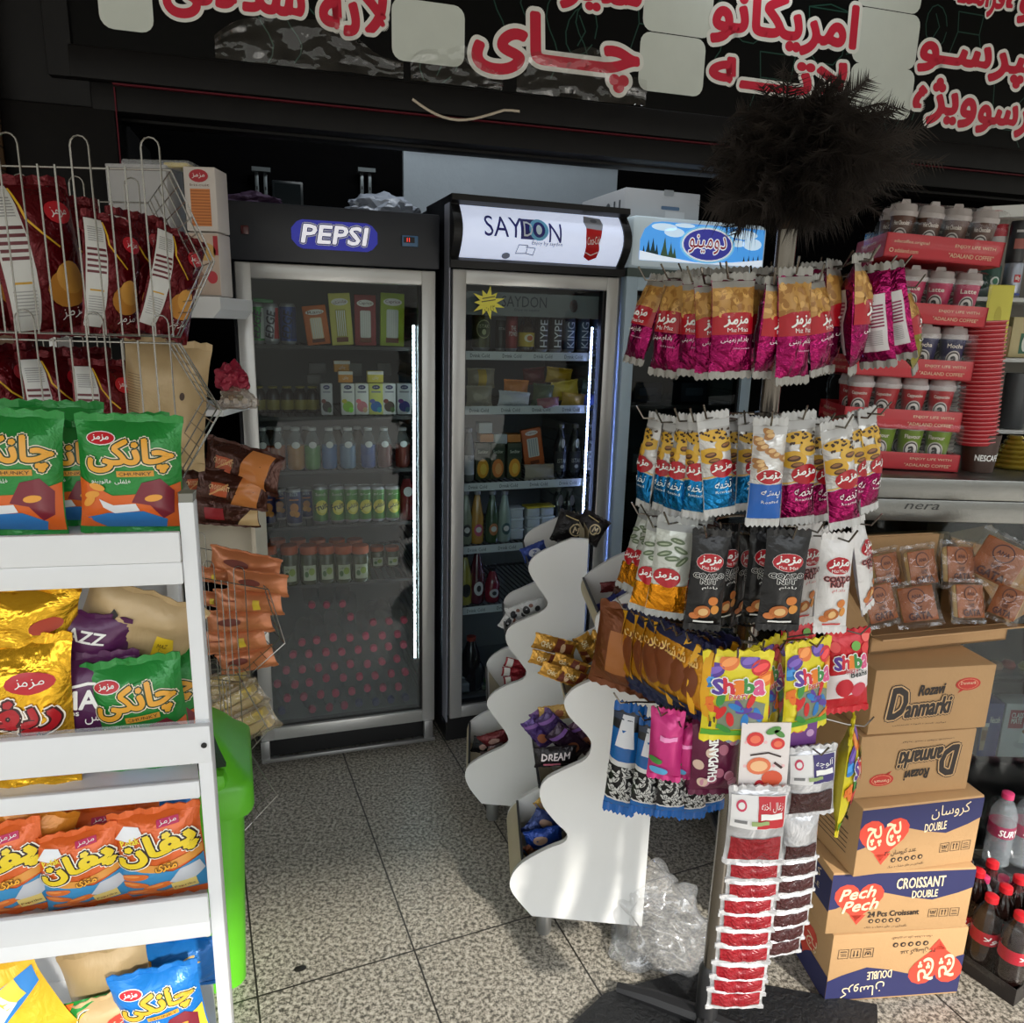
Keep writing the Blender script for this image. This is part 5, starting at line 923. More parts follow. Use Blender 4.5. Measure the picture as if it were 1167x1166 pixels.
for i, (px, py, w, rot, Y, l) in enumerate(((276, 800, 80, -.55, 1.86, 'clear-wrapped cream cake, upper of the two pointing to the right'), (287, 826, 84, -.5, 1.83, 'clear-wrapped cream cake, lower of the two, sticking out above the green bin'), (245, 790, 50, -.1, 1.9, 'clear-wrapped brown cake at the left, next to the white rack'), (262, 778, 66, -.3, 1.95, 'clear-wrapped cake at the back top of the small basket'))):
    o = cc.get(l, 'clear-wrapped cakes in the small basket'); p = atY(px, py, Y); s = w*(p-EP).dot(_fw)/F/.15; o.location = p-V((0, 0, .027*s)); o.scale = (s,)*3; o.rotation_euler = (0, rot, -.1)
# ---------- green bin ----------
gm = M('bin_green', (92, 186, 34), .38, var=.05); gdk = M('bin_shade', (12, 40, 14), .6)
bn = thing('waste_bin', 'bright green plastic waste bin with a domed lid beside the white rack', 'bin', (0, 0, 0), .36)
def ring(w, d, z, r=.035, n=5):
    o = []
    for cx, cy, a0 in ((w-r, d-r, 0), (-w+r, d-r, 90), (-w+r, -d+r, 180), (w-r, -d+r, 270)): o += [(cx+r*math.cos(math.radians(a0+90*i/(n-1))), cy+r*math.sin(math.radians(a0+90*i/(n-1))), z) for i in range(n)]
    return o
def loft(mb, rings, mat, cap0=True, cap1=True):
    n = len(rings[0]); vs = [p for r in rings for p in r]; fs = [(i*n+j, i*n+(j+1) % n, (i+1)*n+(j+1) % n, (i+1)*n+j) for i in range(len(rings)-1) for j in range(n)]
    if cap0: fs.append(tuple(reversed(range(n))))
    if cap1: fs.append(tuple((len(rings)-1)*n+j for j in range(n)))
    mb.add(vs, fs, mat)
zt = atY(283, 915, 1.45).z; zrm = atY(290, 890, 1.45).z; ztop = atY(250, 822, 1.5).z
q = atY(289, 895, 1.42); c_, s_ = math.cos(.36), math.sin(.36); bn.location = (q.x-(.156*c_+.15*s_), q.y-(.156*s_-.15*c_), 0)
mb = MB(); loft(mb, [ring(.115, .115, 0), ring(.135, .13, zt)], gm); mb.build('body', bn)
mb = MB(); loft(mb, [ring(.152, .147, zt-.012), ring(.156, .15, zt), ring(.156, .15, zrm), ring(.148, .142, zrm+.012), ring(.128, .122, zrm+.035), ring(.105, .10, zrm+.07), ring(.082, .075, ztop-.015, .03), ring(.06, .05, ztop, .025)], gm, False); ld = mb.build('lid', bn, angle=60)
mb = MB(); mb.prism([(-.09, zrm+.048), (.104, zrm+.048), (.082, ztop-.02), (-.06, ztop-.02)], -.124, -.06, gdk); mb.build('opening_shade', ld)  # solid dark block on the lid, shade of the hole put into its colour
mb = MB(); mb.box(-.10, .105, -.150, -.10, zrm-.002, zrm+.045, gm, .018); mb.build('flap', ld)
mb = MB(); deco(mb, flat((.1565, 0, 0), (0, 1, 0), (0, 0, 1)), R(0, zt+.012, .05, .012, C3(70, 120, 30))); mb.build('emboss', ld)
# ================= white wavy sweet stands =================
sw = M('stand_white', (224, 224, 222), .35, var=.02); wood = M('stand_cream', (196, 184, 156), .55, bump=.1); edge = M('stand_edge', (52, 52, 54), .4); stl = M('foot_steel', (150, 150, 148), .35, .7)
a, b = atZ(605, 1045, .065), atZ(691, 1053, .065); yawB = math.atan2(b.y-a.y, b.x-a.x)
PB = Pl(a.x, a.y, yawB)
Bpx = [(762, 664), (745, 665), (725, 672), (700, 686), (682, 700), (678, 712), (682, 725), (694, 740), (702, 754), (699, 763), (680, 773), (656, 784), (645, 795), (643, 803), (649, 817), (668, 837), (674, 849), (668, 865), (646, 876), (623, 888), (615, 902), (619, 919), (634, 938), (646, 950), (643, 960), (623, 968), (595, 984), (582, 1001), (584, 1018), (606, 1044), (714, 1054)]
Bo = [PB.l(x, y) for x, y in Bpx]; Bo[-1] = (Bo[-1][0], Bo[-2][1]); 
xR = max(Bo[0][0], Bo[-1][0]); Bo[0] = (xR, Bo[1][1]); Bo[-1] = (xR, Bo[-2][1])
# second panel of the same stand: where its lowest bulge is seen
zlow = Bo[27][1]; m = atZ(579, 925, zlow); wB = V((PB.x0, PB.y0, 0))+PB.d*Bo[27][0]
dM = (m.xy-wB.xy).length; dMv = PB.n.dot(V((m.x, m.y, 0))-wB); sM = PB.d.dot(V((m.x, m.y, 0))-wB)
Apx = [(671, 613), (651, 614), (630, 622.5), (609, 634), (602, 647), (607, 660), (618, 676), (624, 686), (620, 695.5), (602, 704), (583, 713), (576, 724.5), (580, 738), (593, 755), (600, 766), (595, 775), (576, 782), (560, 792), (555, 804), (567, 822), (578, 838), (576.5, 849), (552.5, 861), (534, 873), (530, 885), (535.5, 899), (549, 916)]
a2 = atZ(549, 917, .065); PA = Pl(a2.x, a2.y, yawB)
Ao = [PA.l(x, y) for x, y in Apx]; Ao.append((PA.l(648, 930)[0], Ao[-1][1])); Ao[0] = (Ao[-1][0] if Ao[-1][0] > Ao[0][0] else Ao[0][0], Ao[1][1]); Ao[-1] = (Ao[0][0], Ao[-1][1])
nB = 3
Bo = [Bo[0]]+smooth_line(Bo[1:-1], nB)+[Bo[-1]]; Ao = [Ao[0]]+smooth_line(Ao[1:-1], nB)+[Ao[-1]]
def wavestand(label, pl, o_, dep, sft, bulges):
    st = thing('sweet_stand', label, 'display stand', (pl.x0, pl.y0, 0), pl.yaw)
    mb = MB(); mb.prism(o_, 0, .014, sw); mb.prism([(x, z) for x, z in o_], .014, .0155, edge); mb.build('side_panel', st, smooth=False)
    mb = MB(); mb.prism([(x+sft, z) for x, z in o_], dep, dep+.014, sw); mb.build('side_panel', st, smooth=False)
    xr = o_[0][0]
    mb = MB(); mb.add([(xr-.012, .016, .07), (xr-.012+sft, dep, .07), (xr-.012+sft, dep, o_[0][1]+.02), (xr-.012, .016, o_[0][1]+.02)], [(0, 1, 2, 3)], wood); mb.add([(xr, .016, .07), (xr+sft, dep, .07), (xr+sft, dep, o_[0][1]+.02), (xr, .016, o_[0][1]+.02)], [(0, 1, 2, 3)], wood); mb.build('back_board', st, smooth=False)
    for i0, i1 in bulges:   # curved tray following the wave from the lip to the back
        mb = MB(); seg = o_[i0:i1+1]; seg = seg+[(xr-.014, seg[-1][1]+.06)]
        for off, mat in ((0, wood), (.004, sw)):
            vs = [(x-.0+off*.5, .016, z-off) for x, z in seg]+[(x+sft+off*.5, dep-.001, z-off) for x, z in seg]; n = len(seg)
            mb.add(vs, [(i, i+1, n+i+1, n+i) for i in range(n-1)], mat)
        x, z = seg[0]; mb.tube([(x-.001, .016, z), (x-.001+sft, dep, z)], .0035, edge, 6); mb.build('tray', st)
    for x, y in ((o_[-2][0]+.03, .03), (xr-.04, .03), (o_[-2][0]+.03+sft, dep-.02), (xr-.04+sft, dep-.02)):
        mb = MB(); mb.lathe([(.016, 0), (.019, .006), (.019, .058), (.017, .066)], stl, 16, (x, y, 0)); mb.build('foot', st)
    return st
depM = dMv-.014
wavestand('front white wavy sweet stand, nearer of the two, standing in the sun', PB, Bo, depM, sM, [(1+nB*(i-1), 1+nB*(j-1)) for i, j in ((4, 8), (12, 16), (20, 23), (26, 29))])
wavestand('rear white wavy sweet stand in front of the SAYDON fridge', PA, Ao, .26, sM*.26/max(.05, depM), [(1+nB*(i-1), 1+nB*(j-1)) for i, j in ((4, 7), (11, 14), (18, 20), (23, 25))])
# sweets in the trays
def wpack(l, cat, px, py, wpx, hpx, Y, col, its=None, rot=0, rz=0, nm='wafer_bar', seed=1, th=.6, metal=.3, grp=None):
    w, h = .12, .12*hpx/wpx
    o = tag(bag(nm, w, h, min(w, h)*th, col if not isinstance(col, tuple) else M('wrap_%d_%d_%d' % col, col, .28, metal, bump=.5, bscale=40), its(w, h) if its else (), seed=seed, wr=.4, n=(8, 6)), l, cat, grp)
    p = atY(px, py, Y); s = wpx*(p-EP).dot(_fw)/F/w; o.location = p-V((0, 0, h*s/2)); o.scale = (s,)*3; o.rotation_euler = (0, rot, rz); return o
YT = PB.y0+depM*.45
gold = (190, 140, 56)
def gb_(w, h): return P([(-w*.05, 0), (w*.12, 0), (w*.2, h), (w*.02, h)], C3(110, 46, 26, .35))+R(w*.32, h*.5, w*.2, h*.7, C3(120, 56, 30, .35))+E(w*.18, h*.5, w*.06, h*.3, C3(225, 190, 150), L=2)+T('CHIC', -w*.22, h*.5, w*.25, h*.35, C3(240, 225, 180), off=.03, L=3, res=1)
for i, (px, py, w, h, dy, rot, rz) in enumerate(((630, 735, 52, 17, .02, .28, .1), (622, 752, 44, 15, -.02, .32, .2), (648, 757, 44, 14, -.03, .36, 0), (655, 772, 46, 15, -.05, .40, .1), (635, 768, 48, 15, -.05, .38, .05), (661, 735, 38, 18, .05, 1.1, .2), (676, 745, 36, 15, .03, 1.0, .3), (684, 733, 40, 17, .07, .5, 0), (690, 752, 34, 15, .04, .6, .1))):
    wpack('%s gold wrapped wafer bar %s in the front stand\'s second tray' % (ORD[i % 5], 'at the left' if i < 5 else 'at the right'), 'wafer bar', px, py, w, h, YT+dy, gold, gb_, rot, rz, seed=60+i, metal=.6, grp='gold wafer bars')
pur = (62, 36, 66)
for i, (px, py, w, h, dy, rot, c, l) in enumerate(((607, 832, 44, 18, .04, .9, (70, 44, 110), 'purple wrapped bar standing at the left of the third tray'), (625, 826, 46, 20, .02, .8, (60, 40, 90), 'purple and brown bar leaning in the third tray'), (632, 812, 36, 16, .05, -.1, (206, 166, 96), 'cream wrapped bar at the top of the third tray'), (640, 843, 50, 22, .0, .7, (50, 30, 50), 'dark purple bar in the middle of the third tray'), (655, 835, 44, 22, .03, .9, (80, 50, 70), 'dark purple bar at the right of the third tray'), (613, 820, 34, 14, .08, .9, (120, 80, 140), 'lilac wrapped bar at the back left of the third tray'))):
    wpack(l, 'chocolate bar', px, py, w, h, YT+dy, c, lambda w_, h_: E(w_*.15, h_*.5, w_*.16, h_*.3, C3(150, 90, 60))+P([(-w_*.4, 0), (-w_*.3, 0), (-w_*.2, h_), (-w_*.3, h_)], C3(120, 80, 150)), rot, .1, 'chocolate_bar', 70+i)
wpack('black chocolate pack with white lettering lying in front in the third tray', 'chocolate bar', 634, 862, 50, 22, YT-.05, (30, 26, 30), lambda w, h: T('DREAM', 0, h*.62, w*.7, h*.34, C3(225, 215, 215), off=.03, shear=.2, L=3)+R(-w*.1, h*.2, w*.4, h*.12, C3(200, 110, 130), L=2), -.08, .05, 'chocolate_bar', 81)
for i, (px, py, w, h, dy, rot, c, l) in enumerate(((622, 955, 44, 24, .0, -.2, (30, 66, 150), 'shiny blue snack pack lying in the lowest tray of the front stand'), (605, 948, 40, 22, .04, .9, (50, 70, 130), 'blue snack pack standing at the left of the lowest tray'), (618, 938, 44, 24, .05, .5, (44, 60, 110), 'dark blue snack pack at the back of the lowest tray'), (600, 970, 26, 14, -.01, 1.0, (150, 90, 60), 'small brown pack at the front of the lowest tray'), (630, 930, 30, 18, .08, .7, (120, 100, 90), 'greyish pack at the back right of the lowest tray'), (614, 917, 20, 10, .09, .8, (200, 160, 80), 'small yellow pack at the top of the lowest tray'))):
    wpack(l, 'snack pack', px, py, w, h, YT+dy, c, lambda w_, h_: E(-w_*.1, h_*.6, w_*.2, h_*.2, C3(160, 130, 110))+P([(-w_*.4, h_*.1), (w_*.4, h_*.2), (w_*.4, h_*.3), (-w_*.4, h_*.2)], C3(90, 130, 200)), rot, .1, 'snack_pack', 90+i)
for i, (px, py, w, h, dy, rot, c, l) in enumerate(((684, 694, 26, 12, .0, 1.1, (50, 60, 140), 'blue wrapped bar at the left of the front stand\'s top tray'), (696, 688, 28, 12, .02, 1.0, (60, 70, 150), 'blue and white bar in the middle of the top tray'), (708, 682, 26, 12, .05, .9, (70, 76, 140), 'blue bar at the right of the top tray'), (702, 668, 36, 11, .08, -.1, (110, 40, 40), 'dark red flat bar on top of the blue bars'), (712, 678, 34, 11, .06, .3, (86, 50, 36), 'brown flat bar beside the blue bars in the top tray'))):
    wpack(l, 'chocolate bar', px, py, w, h, YT+dy, c, lambda w_, h_: R(w_*.2, h_*.5, w_*.2, h_*.8, C3(205, 205, 215)), rot, .1, 'chocolate_bar', 100+i)
YA = PA.y0+.11
for i, (px, py, w, h, rot, c, l) in enumerate(((646, 602, 40, 34, .3, (26, 24, 26), 'black snack pack with a pale crest on top of the rear stand'), (666, 600, 36, 30, .5, (32, 28, 30), 'black snack pack leaning at the right on top of the rear stand'), (648, 610, 26, 16, .0, (90, 90, 94), 'grey pack in front on top of the rear stand'))):
    wpack(l, 'snack pack', px, py, w, h, YA, c, (lambda w_, h_: E(w_*.1, h_*.55, w_*.2, h_*.22, C3(206, 190, 150))+E(w_*.1, h_*.55, w_*.16, h_*.17, C3(40, 36, 34), L=2)+T('M', w_*.1, h_*.55, w_*.16, h_*.2, C3(225, 210, 180), off=.04, L=3)+LN([(-w_*.3, h_*.9), (w_*.1, h_*.86)], .003, C3(200, 180, 130))) if i < 2 else None, rot, .1, 'snack_pack', 110+i, .5)
wpack('blue pack poking out of the rear stand\'s top tray', 'snack pack', 612, 628, 30, 16, YA, (44, 66, 140), lambda w, h: E(0, h*.5, w*.25, h*.3, C3(200, 205, 220))+T('T', 0, h*.5, w*.12, h*.4, C3(40, 60, 140), L=2), -.4, .1, 'snack_pack', 120)
for i, (px, py, w, h, rot, l) in enumerate(((608, 692, 34, 16, -.3, 'right of three'), (592, 698, 30, 15, -.2, 'middle of three'), (578, 708, 24, 20, .5, 'left of three'))):
    wpack('%s white and black milk-chocolate packs sticking out of the rear stand' % l.replace('of three', 'one of the three') if 0 else 'white and black sweet pack, %s sticking out of the rear stand' % l, 'sweet pack', px, py, w, h, YA, (206, 206, 206), lambda w_, h_: E(-w_*.2, h_*.5, w_*.13, h_*.3, C3(40, 40, 44))+E(w_*.2, h_*.4, w_*.1, h_*.22, C3(50, 50, 54))+E(0, h_*.75, w_*.08, h_*.12, C3(120, 70, 50)), rot, .1, 'sweet_pack', 125+i, .6, .05)
for i, (px, py, w, rot) in enumerate(((587, 757, 28, .3), (585, 766, 28, .1), (587, 775, 26, -.1))):
    wpack('red and white wrapped bar, %s of three sticking out of the rear stand' % ['top', 'middle', 'bottom'][i], 'chocolate bar', px, py, w, 10, YA, (150, 36, 46), lambda w_, h_: R(-w_*.3, h_*.5, w_*.25, h_, C3(215, 210, 205)), rot, .1, 'chocolate_bar', 130+i)
for i, (px, py, w, h, rot, c, l) in enumerate(((565, 842, 36, 16, -.3, (110, 36, 40), 'dark red sweet pack sticking out of the rear stand\'s lowest tray'), (548, 849, 24, 18, .2, (26, 26, 28), 'black sweet pack at the tip of the rear stand\'s lowest tray'), (562, 852, 30, 12, -.25, (150, 130, 130), 'pale pink sweet pack in the rear stand\'s lowest tray'))):
    wpack(l, 'sweet pack', px, py, w, h, YA, c, lambda w_, h_: E(0, h_*.5, w_*.2, h_*.2, C3(190, 150, 140)), rot, .1, 'sweet_pack', 140+i)
# clear plastic bag on the floor
def floorbag():
    bm = bmesh.new(); bmesh.ops.create_icosphere(bm, subdivisions=5, radius=1)
    for v in bm.verts:
        d = v.co.normalized(); n = .8*noise.noise(d*1.4+V((3.3, 0, 0)))+.75*abs(noise.noise(d*2.2+V((0, 7, 0))))-.25+.16*abs(noise.noise(d*4.5+V((1, 7, 2))))
        v.co = d*(1+.55*n); v.co = V((v.co.x*.105, v.co.y*.10, v.co.z*.115))
        if d.z > .3: v.co.x -= .07*(d.z-.3)
        if v.co.z < -.062: v.co.z = -.062-.002*noise.noise(d*9)
        if d.z < -.2: v.co.x *= 1.25; v.co.y *= 1.2
    zm = min(v.co.z for v in bm.verts)
    for v in bm.verts: v.co.z -= zm
    bm.verts.index_update(); mb = MB(); mb.add([v.co for v in bm.verts], [[q.index for q in f.verts] for f in bm.faces], clear_mat('poly_bag', haze=.12, gloss=2.0, rough=.08, bump=.25, bscale=14, hazecol=(225, 228, 232))); bm.free()
    o = mb.build('plastic_bag', angle=60); p = atZ(742, 1092, 0); o.location = (p.x+.035, p.y+.05, .001); return tag(o, 'large crumpled clear plastic bag on the floor at the foot of the front white stand', 'bag')
floorbag()
mb = MB(); mb.lathe([(0, 0), (.012, 0), (.009, .001), (0, .0012)], C3(30, 28, 26), 9, wob=lambda a, z: .3*math.sin(a*2+1)); p = atZ(342, 1104, 0); tag(mb.build('floor_stain', loc=(p.x, p.y, .0003)), 'small dark flattened spot stuck to the floor tiles in front of the bin', 'stain')
# ================= revolving rack of hanging snack bags =================
PX, PY = .453, 1.359
rk = thing('hanging_rack', 'chrome revolving pole rack hung with tiers of small snack bags', 'display rack', (PX, PY, 0))
chr_ = M('chrome_pole', (120, 114, 106), .2, .9); blk = M('base_black', (28, 28, 30), .45)
ztop = atY(884, 262, PY).z
mb = MB(); mb.lathe([(.0165, .12), (.0165, ztop)], chr_, 20); mb.build('pole', rk)
mb = MB(); mb.lathe([(.024, .0), (.024, .155), (.02, .165), (.017, .17)], blk, 20); mb.build('pole_sleeve', rk)
mb = MB()
for k in range(4):
    a = PI/4+k*PI/2+.35; c, s = math.cos(a), math.sin(a); mb.tube([(0, 0, .03), (.12*c, .12*s, .026), (.2*c, .2*s, .016)], [.02, .018, .012], blk, 8)
mb.build('base', rk)
tiers = [atY(870, 318, PY).z, atY(868, 476, PY).z, atY(850, 598, PY).z, atY(850, 715, PY).z, atY(840, 800, PY).z]
for z in tiers:
    mb = MB(); mb.tube([(.075*math.cos(t*PI/14), .075*math.sin(t*PI/14), z) for t in range(28)], .003, chr_, 6, close=True)
    for k in range(4): mb.tube([(.016*math.cos(k*PI/2), .016*math.sin(k*PI/2), z), (.075*math.cos(k*PI/2), .075*math.sin(k*PI/2), z)], .0025, chr_, 6)
    mb.lathe([(.0165, z-.012), (.024, z-.01), (.024, z+.01), (.0165, z+.012)], chr_, 16); mb.build('ring', rk)
def hook(p):
    """arm from the ring to above a bag's hole, tip turned up"""
    d = V((p.x-PX, p.y-PY, 0)); L_ = d.length
    if L_ < .02: return
    d.normalize(); q = V((p.x-PX, p.y-PY, p.z)); z = min(tiers, key=lambda t: abs(t-p.z)); st = d*.072+V((0, 0, z))
    mb = MB(); mb.tube([st, V((q.x, q.y, q.z))-d*.01, V((q.x, q.y, q.z))+d*.022, V((q.x, q.y, q.z+.022))+d*.036], .0017, chr_, 5); mb.build('hook', rk)
def hang(P_, xt, yt, xb, yb, Y, rz=0, label=None, group=None, wm=1, hk=True, hidx=[0]):
    pr, h = P_; a = atY(xt, yt, Y); b = atY(xb, yb, Y); d = a-b; o = pr.get(label, group); s = d.length/h
    o.location = b; o.scale = (s*wm, s, s); e = (Matrix.Rotation(math.atan2(d.x, d.z), 4, 'Y') @ Matrix.Rotation(rz, 4, 'Z')).to_euler(); o.rotation_euler = e
    if hk: hook(a-d.normalized()*.008)
    return o
mag = foil('foil_magenta', (140, 6, 78), .14, .75, .9, 20); hdr = C3(150, 148, 142, .3); tan = C3(186, 140, 72, .4); pn1, pn2 = C3(212, 166, 92, .4), C3(160, 112, 52, .4); redm = C3(172, 12, 30, .28); clearh = clear_mat('clear_header', haze=.45, gloss=1.6, hazecol=(190, 188, 184), bump=.3)
def peanut(low, seed, green=False):
    w, h = .075, .16; r = random.Random(seed); its = R(0, .122, w, .05, tan, L=.5)+R(0, .154, w, .016, hdr, L=.6)
    for k in range(46):
        x, z = r.uniform(-.034, .034), r.uniform(.1, .144); its += E(x, z, .0062, .0042, (pn1, pn2, tan)[k % 3 if k > 12 else 1], rot=r.uniform(0, 3), L=1+k*.01, n=9)
    its += P([(-w/2, .066), (w/2, .066), (w/2, .100), (.02, .104), (-.02, .103), (-w/2, .096)], redm, 2)+T('مزمز', .002, .088, .042, .018, wht, off=.04, shear=.2, L=4)+T('Maz Maz', .004, .074, .036, .007, wht, L=4, res=1)
    its += T('بادام زمینی', .0, .056, .046, .012, wht, shear=.1, L=4)+T('Salted peanuts', .012, .042, .03, .004, C3(226, 190, 210), L=3, res=1)
    bk = R(0, .07, w*.8, .1, C3(206, 204, 204), L=1)+sum([R(0, .1-.006*k, w*.7, .003, C3(130, 30, 70), L=2) for k in range(7)], [])+sum([R(0, .056-.003*k, w*.6, .0008, C3(120, 118, 118), L=2) for k in range(9)], [])
    return bag('peanut_bag', w, h, .042, low, its, seal=hdr, seed=seed, wr=.35, sealh=.06, backitems=bk, n=(10, 14))
pA = (Proto(tag(peanut(mag, 2), '', 'peanut bag')), .17); pB2 = (Proto(tag(peanut(mag, 5), '', 'peanut bag')), .17); pG = (Proto(tag(peanut(foil('foil_olive', (130, 120, 40), .2, .5), 6), '', 'peanut bag')), .17)
G = 'magenta peanut bags on the top tier'; R0 = .2
for i, (xt, yt, xb, yb, dy, rz, wm, l) in enumerate(((752, 314, 722, 408, .02, -1.15, 1, 'leftmost magenta peanut bag, hanging edge-on on the top tier'), (776, 312, 757, 422, -.05, -.95, 1, 'magenta peanut bag, second from the left on the top tier'), (800, 316, 792, 422, -.12, -.6, 1, 'magenta peanut bag, third from the left on the top tier'), (812, 318, 812, 425, -.165, -.1, .9, 'magenta peanut bag with a crumpled base left of the front one on the top tier'), (836, 312, 832, 424, -.2, .05, 1.05, 'magenta peanut bag facing the front on the top tier, left of the pole'), (862, 316, 850, 420, -.14, .8, 1, 'magenta peanut bag half hidden right of the front one on the top tier'), (884, 318, 870, 424, -.19, .8, 1, 'magenta peanut bag turned sideways just left of the pole, top tier'), (906, 306, 902, 430, -.20, .3, .85, 'magenta peanut bag with a white folded base right of the pole'), (928, 314, 935, 420, -.17, .75, 1, 'magenta peanut bag on the top tier, right of the folded one'), (950, 298, 942, 418, -.10, .9, 1, 'narrow magenta peanut bag seen from the side on the top tier'), (977, 292, 972, 418, -.12, 1.05, 1, 'tall edge-on magenta peanut bag right of the pole on the top tier'), (992, 303, 1000, 412, -.10, 2.3, .9, 'peanut bag showing its white striped back, left one of two on the top tier'), (1008, 302, 1024, 404, -.06, 2.4, .9, 'peanut bag showing its white striped back, right one of two on the top tier'))):
    hang(pA if i % 2 == 0 else pB2, xt, yt, xb, yb, PY+dy, rz, l, G, wm)
hang(pG, 1028, 322, 1042, 418, PY+.0, 1.0, 'peanut bag with an olive gold lower half at the right end of the top tier')
for i, (xt, yt, dy) in enumerate(((790, 308, .14), (830, 306, .18), (880, 305, .2), (930, 300, .19), (985, 290, .15))): hang(pA, xt, yt, xt-2, yt+106, PY+dy, PI+.4*(i-2), 'magenta peanut bag at the back of the top tier, %s from the left' % ORD[i], 'peanut bags at the back of the top tier')
# tier 2
def seedbag(low, lowc2, seed, nuts=False):
    w, h = .05, .16; r = random.Random(seed); sil = foil('foil_silver_white', (206, 204, 200), .25, .35, .4, 26)
    its = R(0, .154, w, .018, C3(190, 190, 188), L=.6)
    if nuts:
        for k in range(11): x, z = r.uniform(-.02, .02), .088+.006*k; its += E(x, z, .0085, .0055, C3(170, 120, 70, .4), rot=r.uniform(-.8, .8), L=1)+E(x+.002, z+.001, .005, .003, C3(214, 176, 120, .4), rot=.3, L=1.5)
        its += E(0, .076, .019, .013, wht, L=2)+E(0, .076, .0178, .0118, redm, L=3)
    else:
        its += E(-.012, .098, .018, .014, C3(214, 166, 50), L=1)+E(.012, .115, .017, .012, C3(220, 176, 64), L=1)+E(-.004, .132, .02, .010, C3(216, 170, 56), L=1)
        for k in range(22): x, z = r.uniform(-.022, .022), r.uniform(.122, .142); its += E(x, z, .0026, .0017, C3(60, 36, 20), rot=r.uniform(0, 3), L=2, n=7)
        for x, z in ((-.012, .1), (.012, .114), (-.008, .09)): its += E(x, z, .008, .0045, C3(84, 52, 30), rot=.2, L=2)+E(x, z+.0012, .006, .0022, C3(150, 104, 60), rot=.2, L=2.5)
        its += E(.004, .075, .019, .016, redm, L=3)
    its += T('مزمز', .003, .077, .03, .013, wht, off=.04, shear=.2, L=5)
    if nuts: its += R(0, .03, w, .066, C3(26, 92, 176, .3), L=.6)
    else: its += P([(-w/2, 0), (w/2, 0), (w/2, .055), (0, .062), (-w/2, .056)], low, .8)+LN([(-w/2, .059), (0, .065), (w/2, .058)], .002, C3(216, 170, 56), L=1.2)
    its += T('پسته' if nuts else 'تخمه', .004, .047, .026, .014, wht, off=.02, shear=.2, L=4)+T('Roasted', .004, .034, .024, .005, wht, L=3, res=1)
    return bag('seed_bag', w, h, .036, sil, its, seal=C3(190, 190, 188), seed=seed, wr=.35, sealh=.06, n=(10, 16))
cyan = foil('foil_cyan', (10, 116, 176), .14, .7, .9, 20)
sA = (Proto(tag(seedbag(cyan, None, 3), '', 'seed bag')), .17); sB = (Proto(tag(seedbag(mag, None, 4), '', 'seed bag')), .17)
G = 'white and blue seed bags on the second tier'
for i, (xt, yt, xb, yb, dy, rz, wm, l) in enumerate(((748, 472, 733, 572, .02, -1.2, 1, 'leftmost white and blue seed bag, edge-on on the second tier'), (768, 476, 754, 576, -.06, -1.0, 1, 'second white and blue seed bag from the left'), (786, 474, 768, 582, -.12, -.85, 1, 'third white and blue seed bag from the left'), (800, 474, 792, 584, -.15, -.6, 1, 'fourth white and blue seed bag from the left'), (812, 470, 820, 580, -.17, .1, 1.15, 'fifth white and blue seed bag from the left'), (838, 474, 842, 576, -.08, 0, 1, 'sixth white and blue seed bag from the left'), (854, 476, 850, 574, -.10, .3, 1, 'seventh white and blue seed bag, just left of the blue pistachio bag'))): hang(sA, xt, yt, xb, yb, PY+dy, rz, l, G, wm)
hang((Proto(tag(seedbag(cyan, None, 8, True), 'white and bright blue pistachio bag hanging in front of the pole', 'seed bag')), .17), 879, 477, 869, 592, PY-.2, 0, wm=1.15)
G = 'white and magenta seed bags on the second tier'
for i, (xt, yt, xb, yb, dy, rz, wm, l) in enumerate(((910, 470, 908, 590, -.16, .1, 1.15, 'white and magenta seed bag right of the blue pistachio bag'), (932, 478, 932, 588, -.12, .3, 1, 'second white and magenta seed bag from the left'), (952, 480, 962, 594, -.18, .1, 1.1, 'front white and magenta seed bag on the second tier'), (973, 470, 972, 580, -.05, .7, 1, 'white and magenta seed bag half hidden, fourth from the left'), (988, 466, 990, 576, -.04, .6, 1.1, 'rightmost white and magenta seed bag on the second tier'), (896, 474, 892, 580, -.1, -.2, 1, 'white and magenta seed bag behind, close to the pole'))): hang(sB, xt, yt, xb, yb, PY+dy, rz, l, G, wm)
# tier 3
def leafbag(seed):
    w, h = .055, .15; its = R(0, .145, w, .016, C3(150, 152, 150), L=.6)+P([(-w/2, 0), (w/2, 0), (w/2, .05), (-w/2, .046)], foil('foil_gold2', (214, 136, 16), .14, .75, .9, 20), 1)+E(-.004, .062, .019, .016, redm, L=3)+T('مزمز', -.004, .064, .03, .012, wht, off=.04, shear=.2, L=5)
    for a, b, r_ in ((-.012, .1, .4), (.01, .108, -.4), (.0, .094, .1), (.014, .09, .8), (-.014, .115, .2), (.004, .122, -.2)): its += E(a, b, .011, .0045, C3(96, 112, 84), rot=r_, L=1)+E(a, b, .007, .0012, C3(170, 180, 156), rot=r_, L=1.5)
    return bag('nut_bag', w, h, .028, foil('foil_pearl', (196, 200, 192), .3, .25, .5, 26), its, seal=C3(160, 162, 160), seed=seed, wr=.4, n=(10, 14))
lA = (Proto(tag(leafbag(4), '', 'nut bag')), .158); G = 'white and gold leaf bags on the third tier'
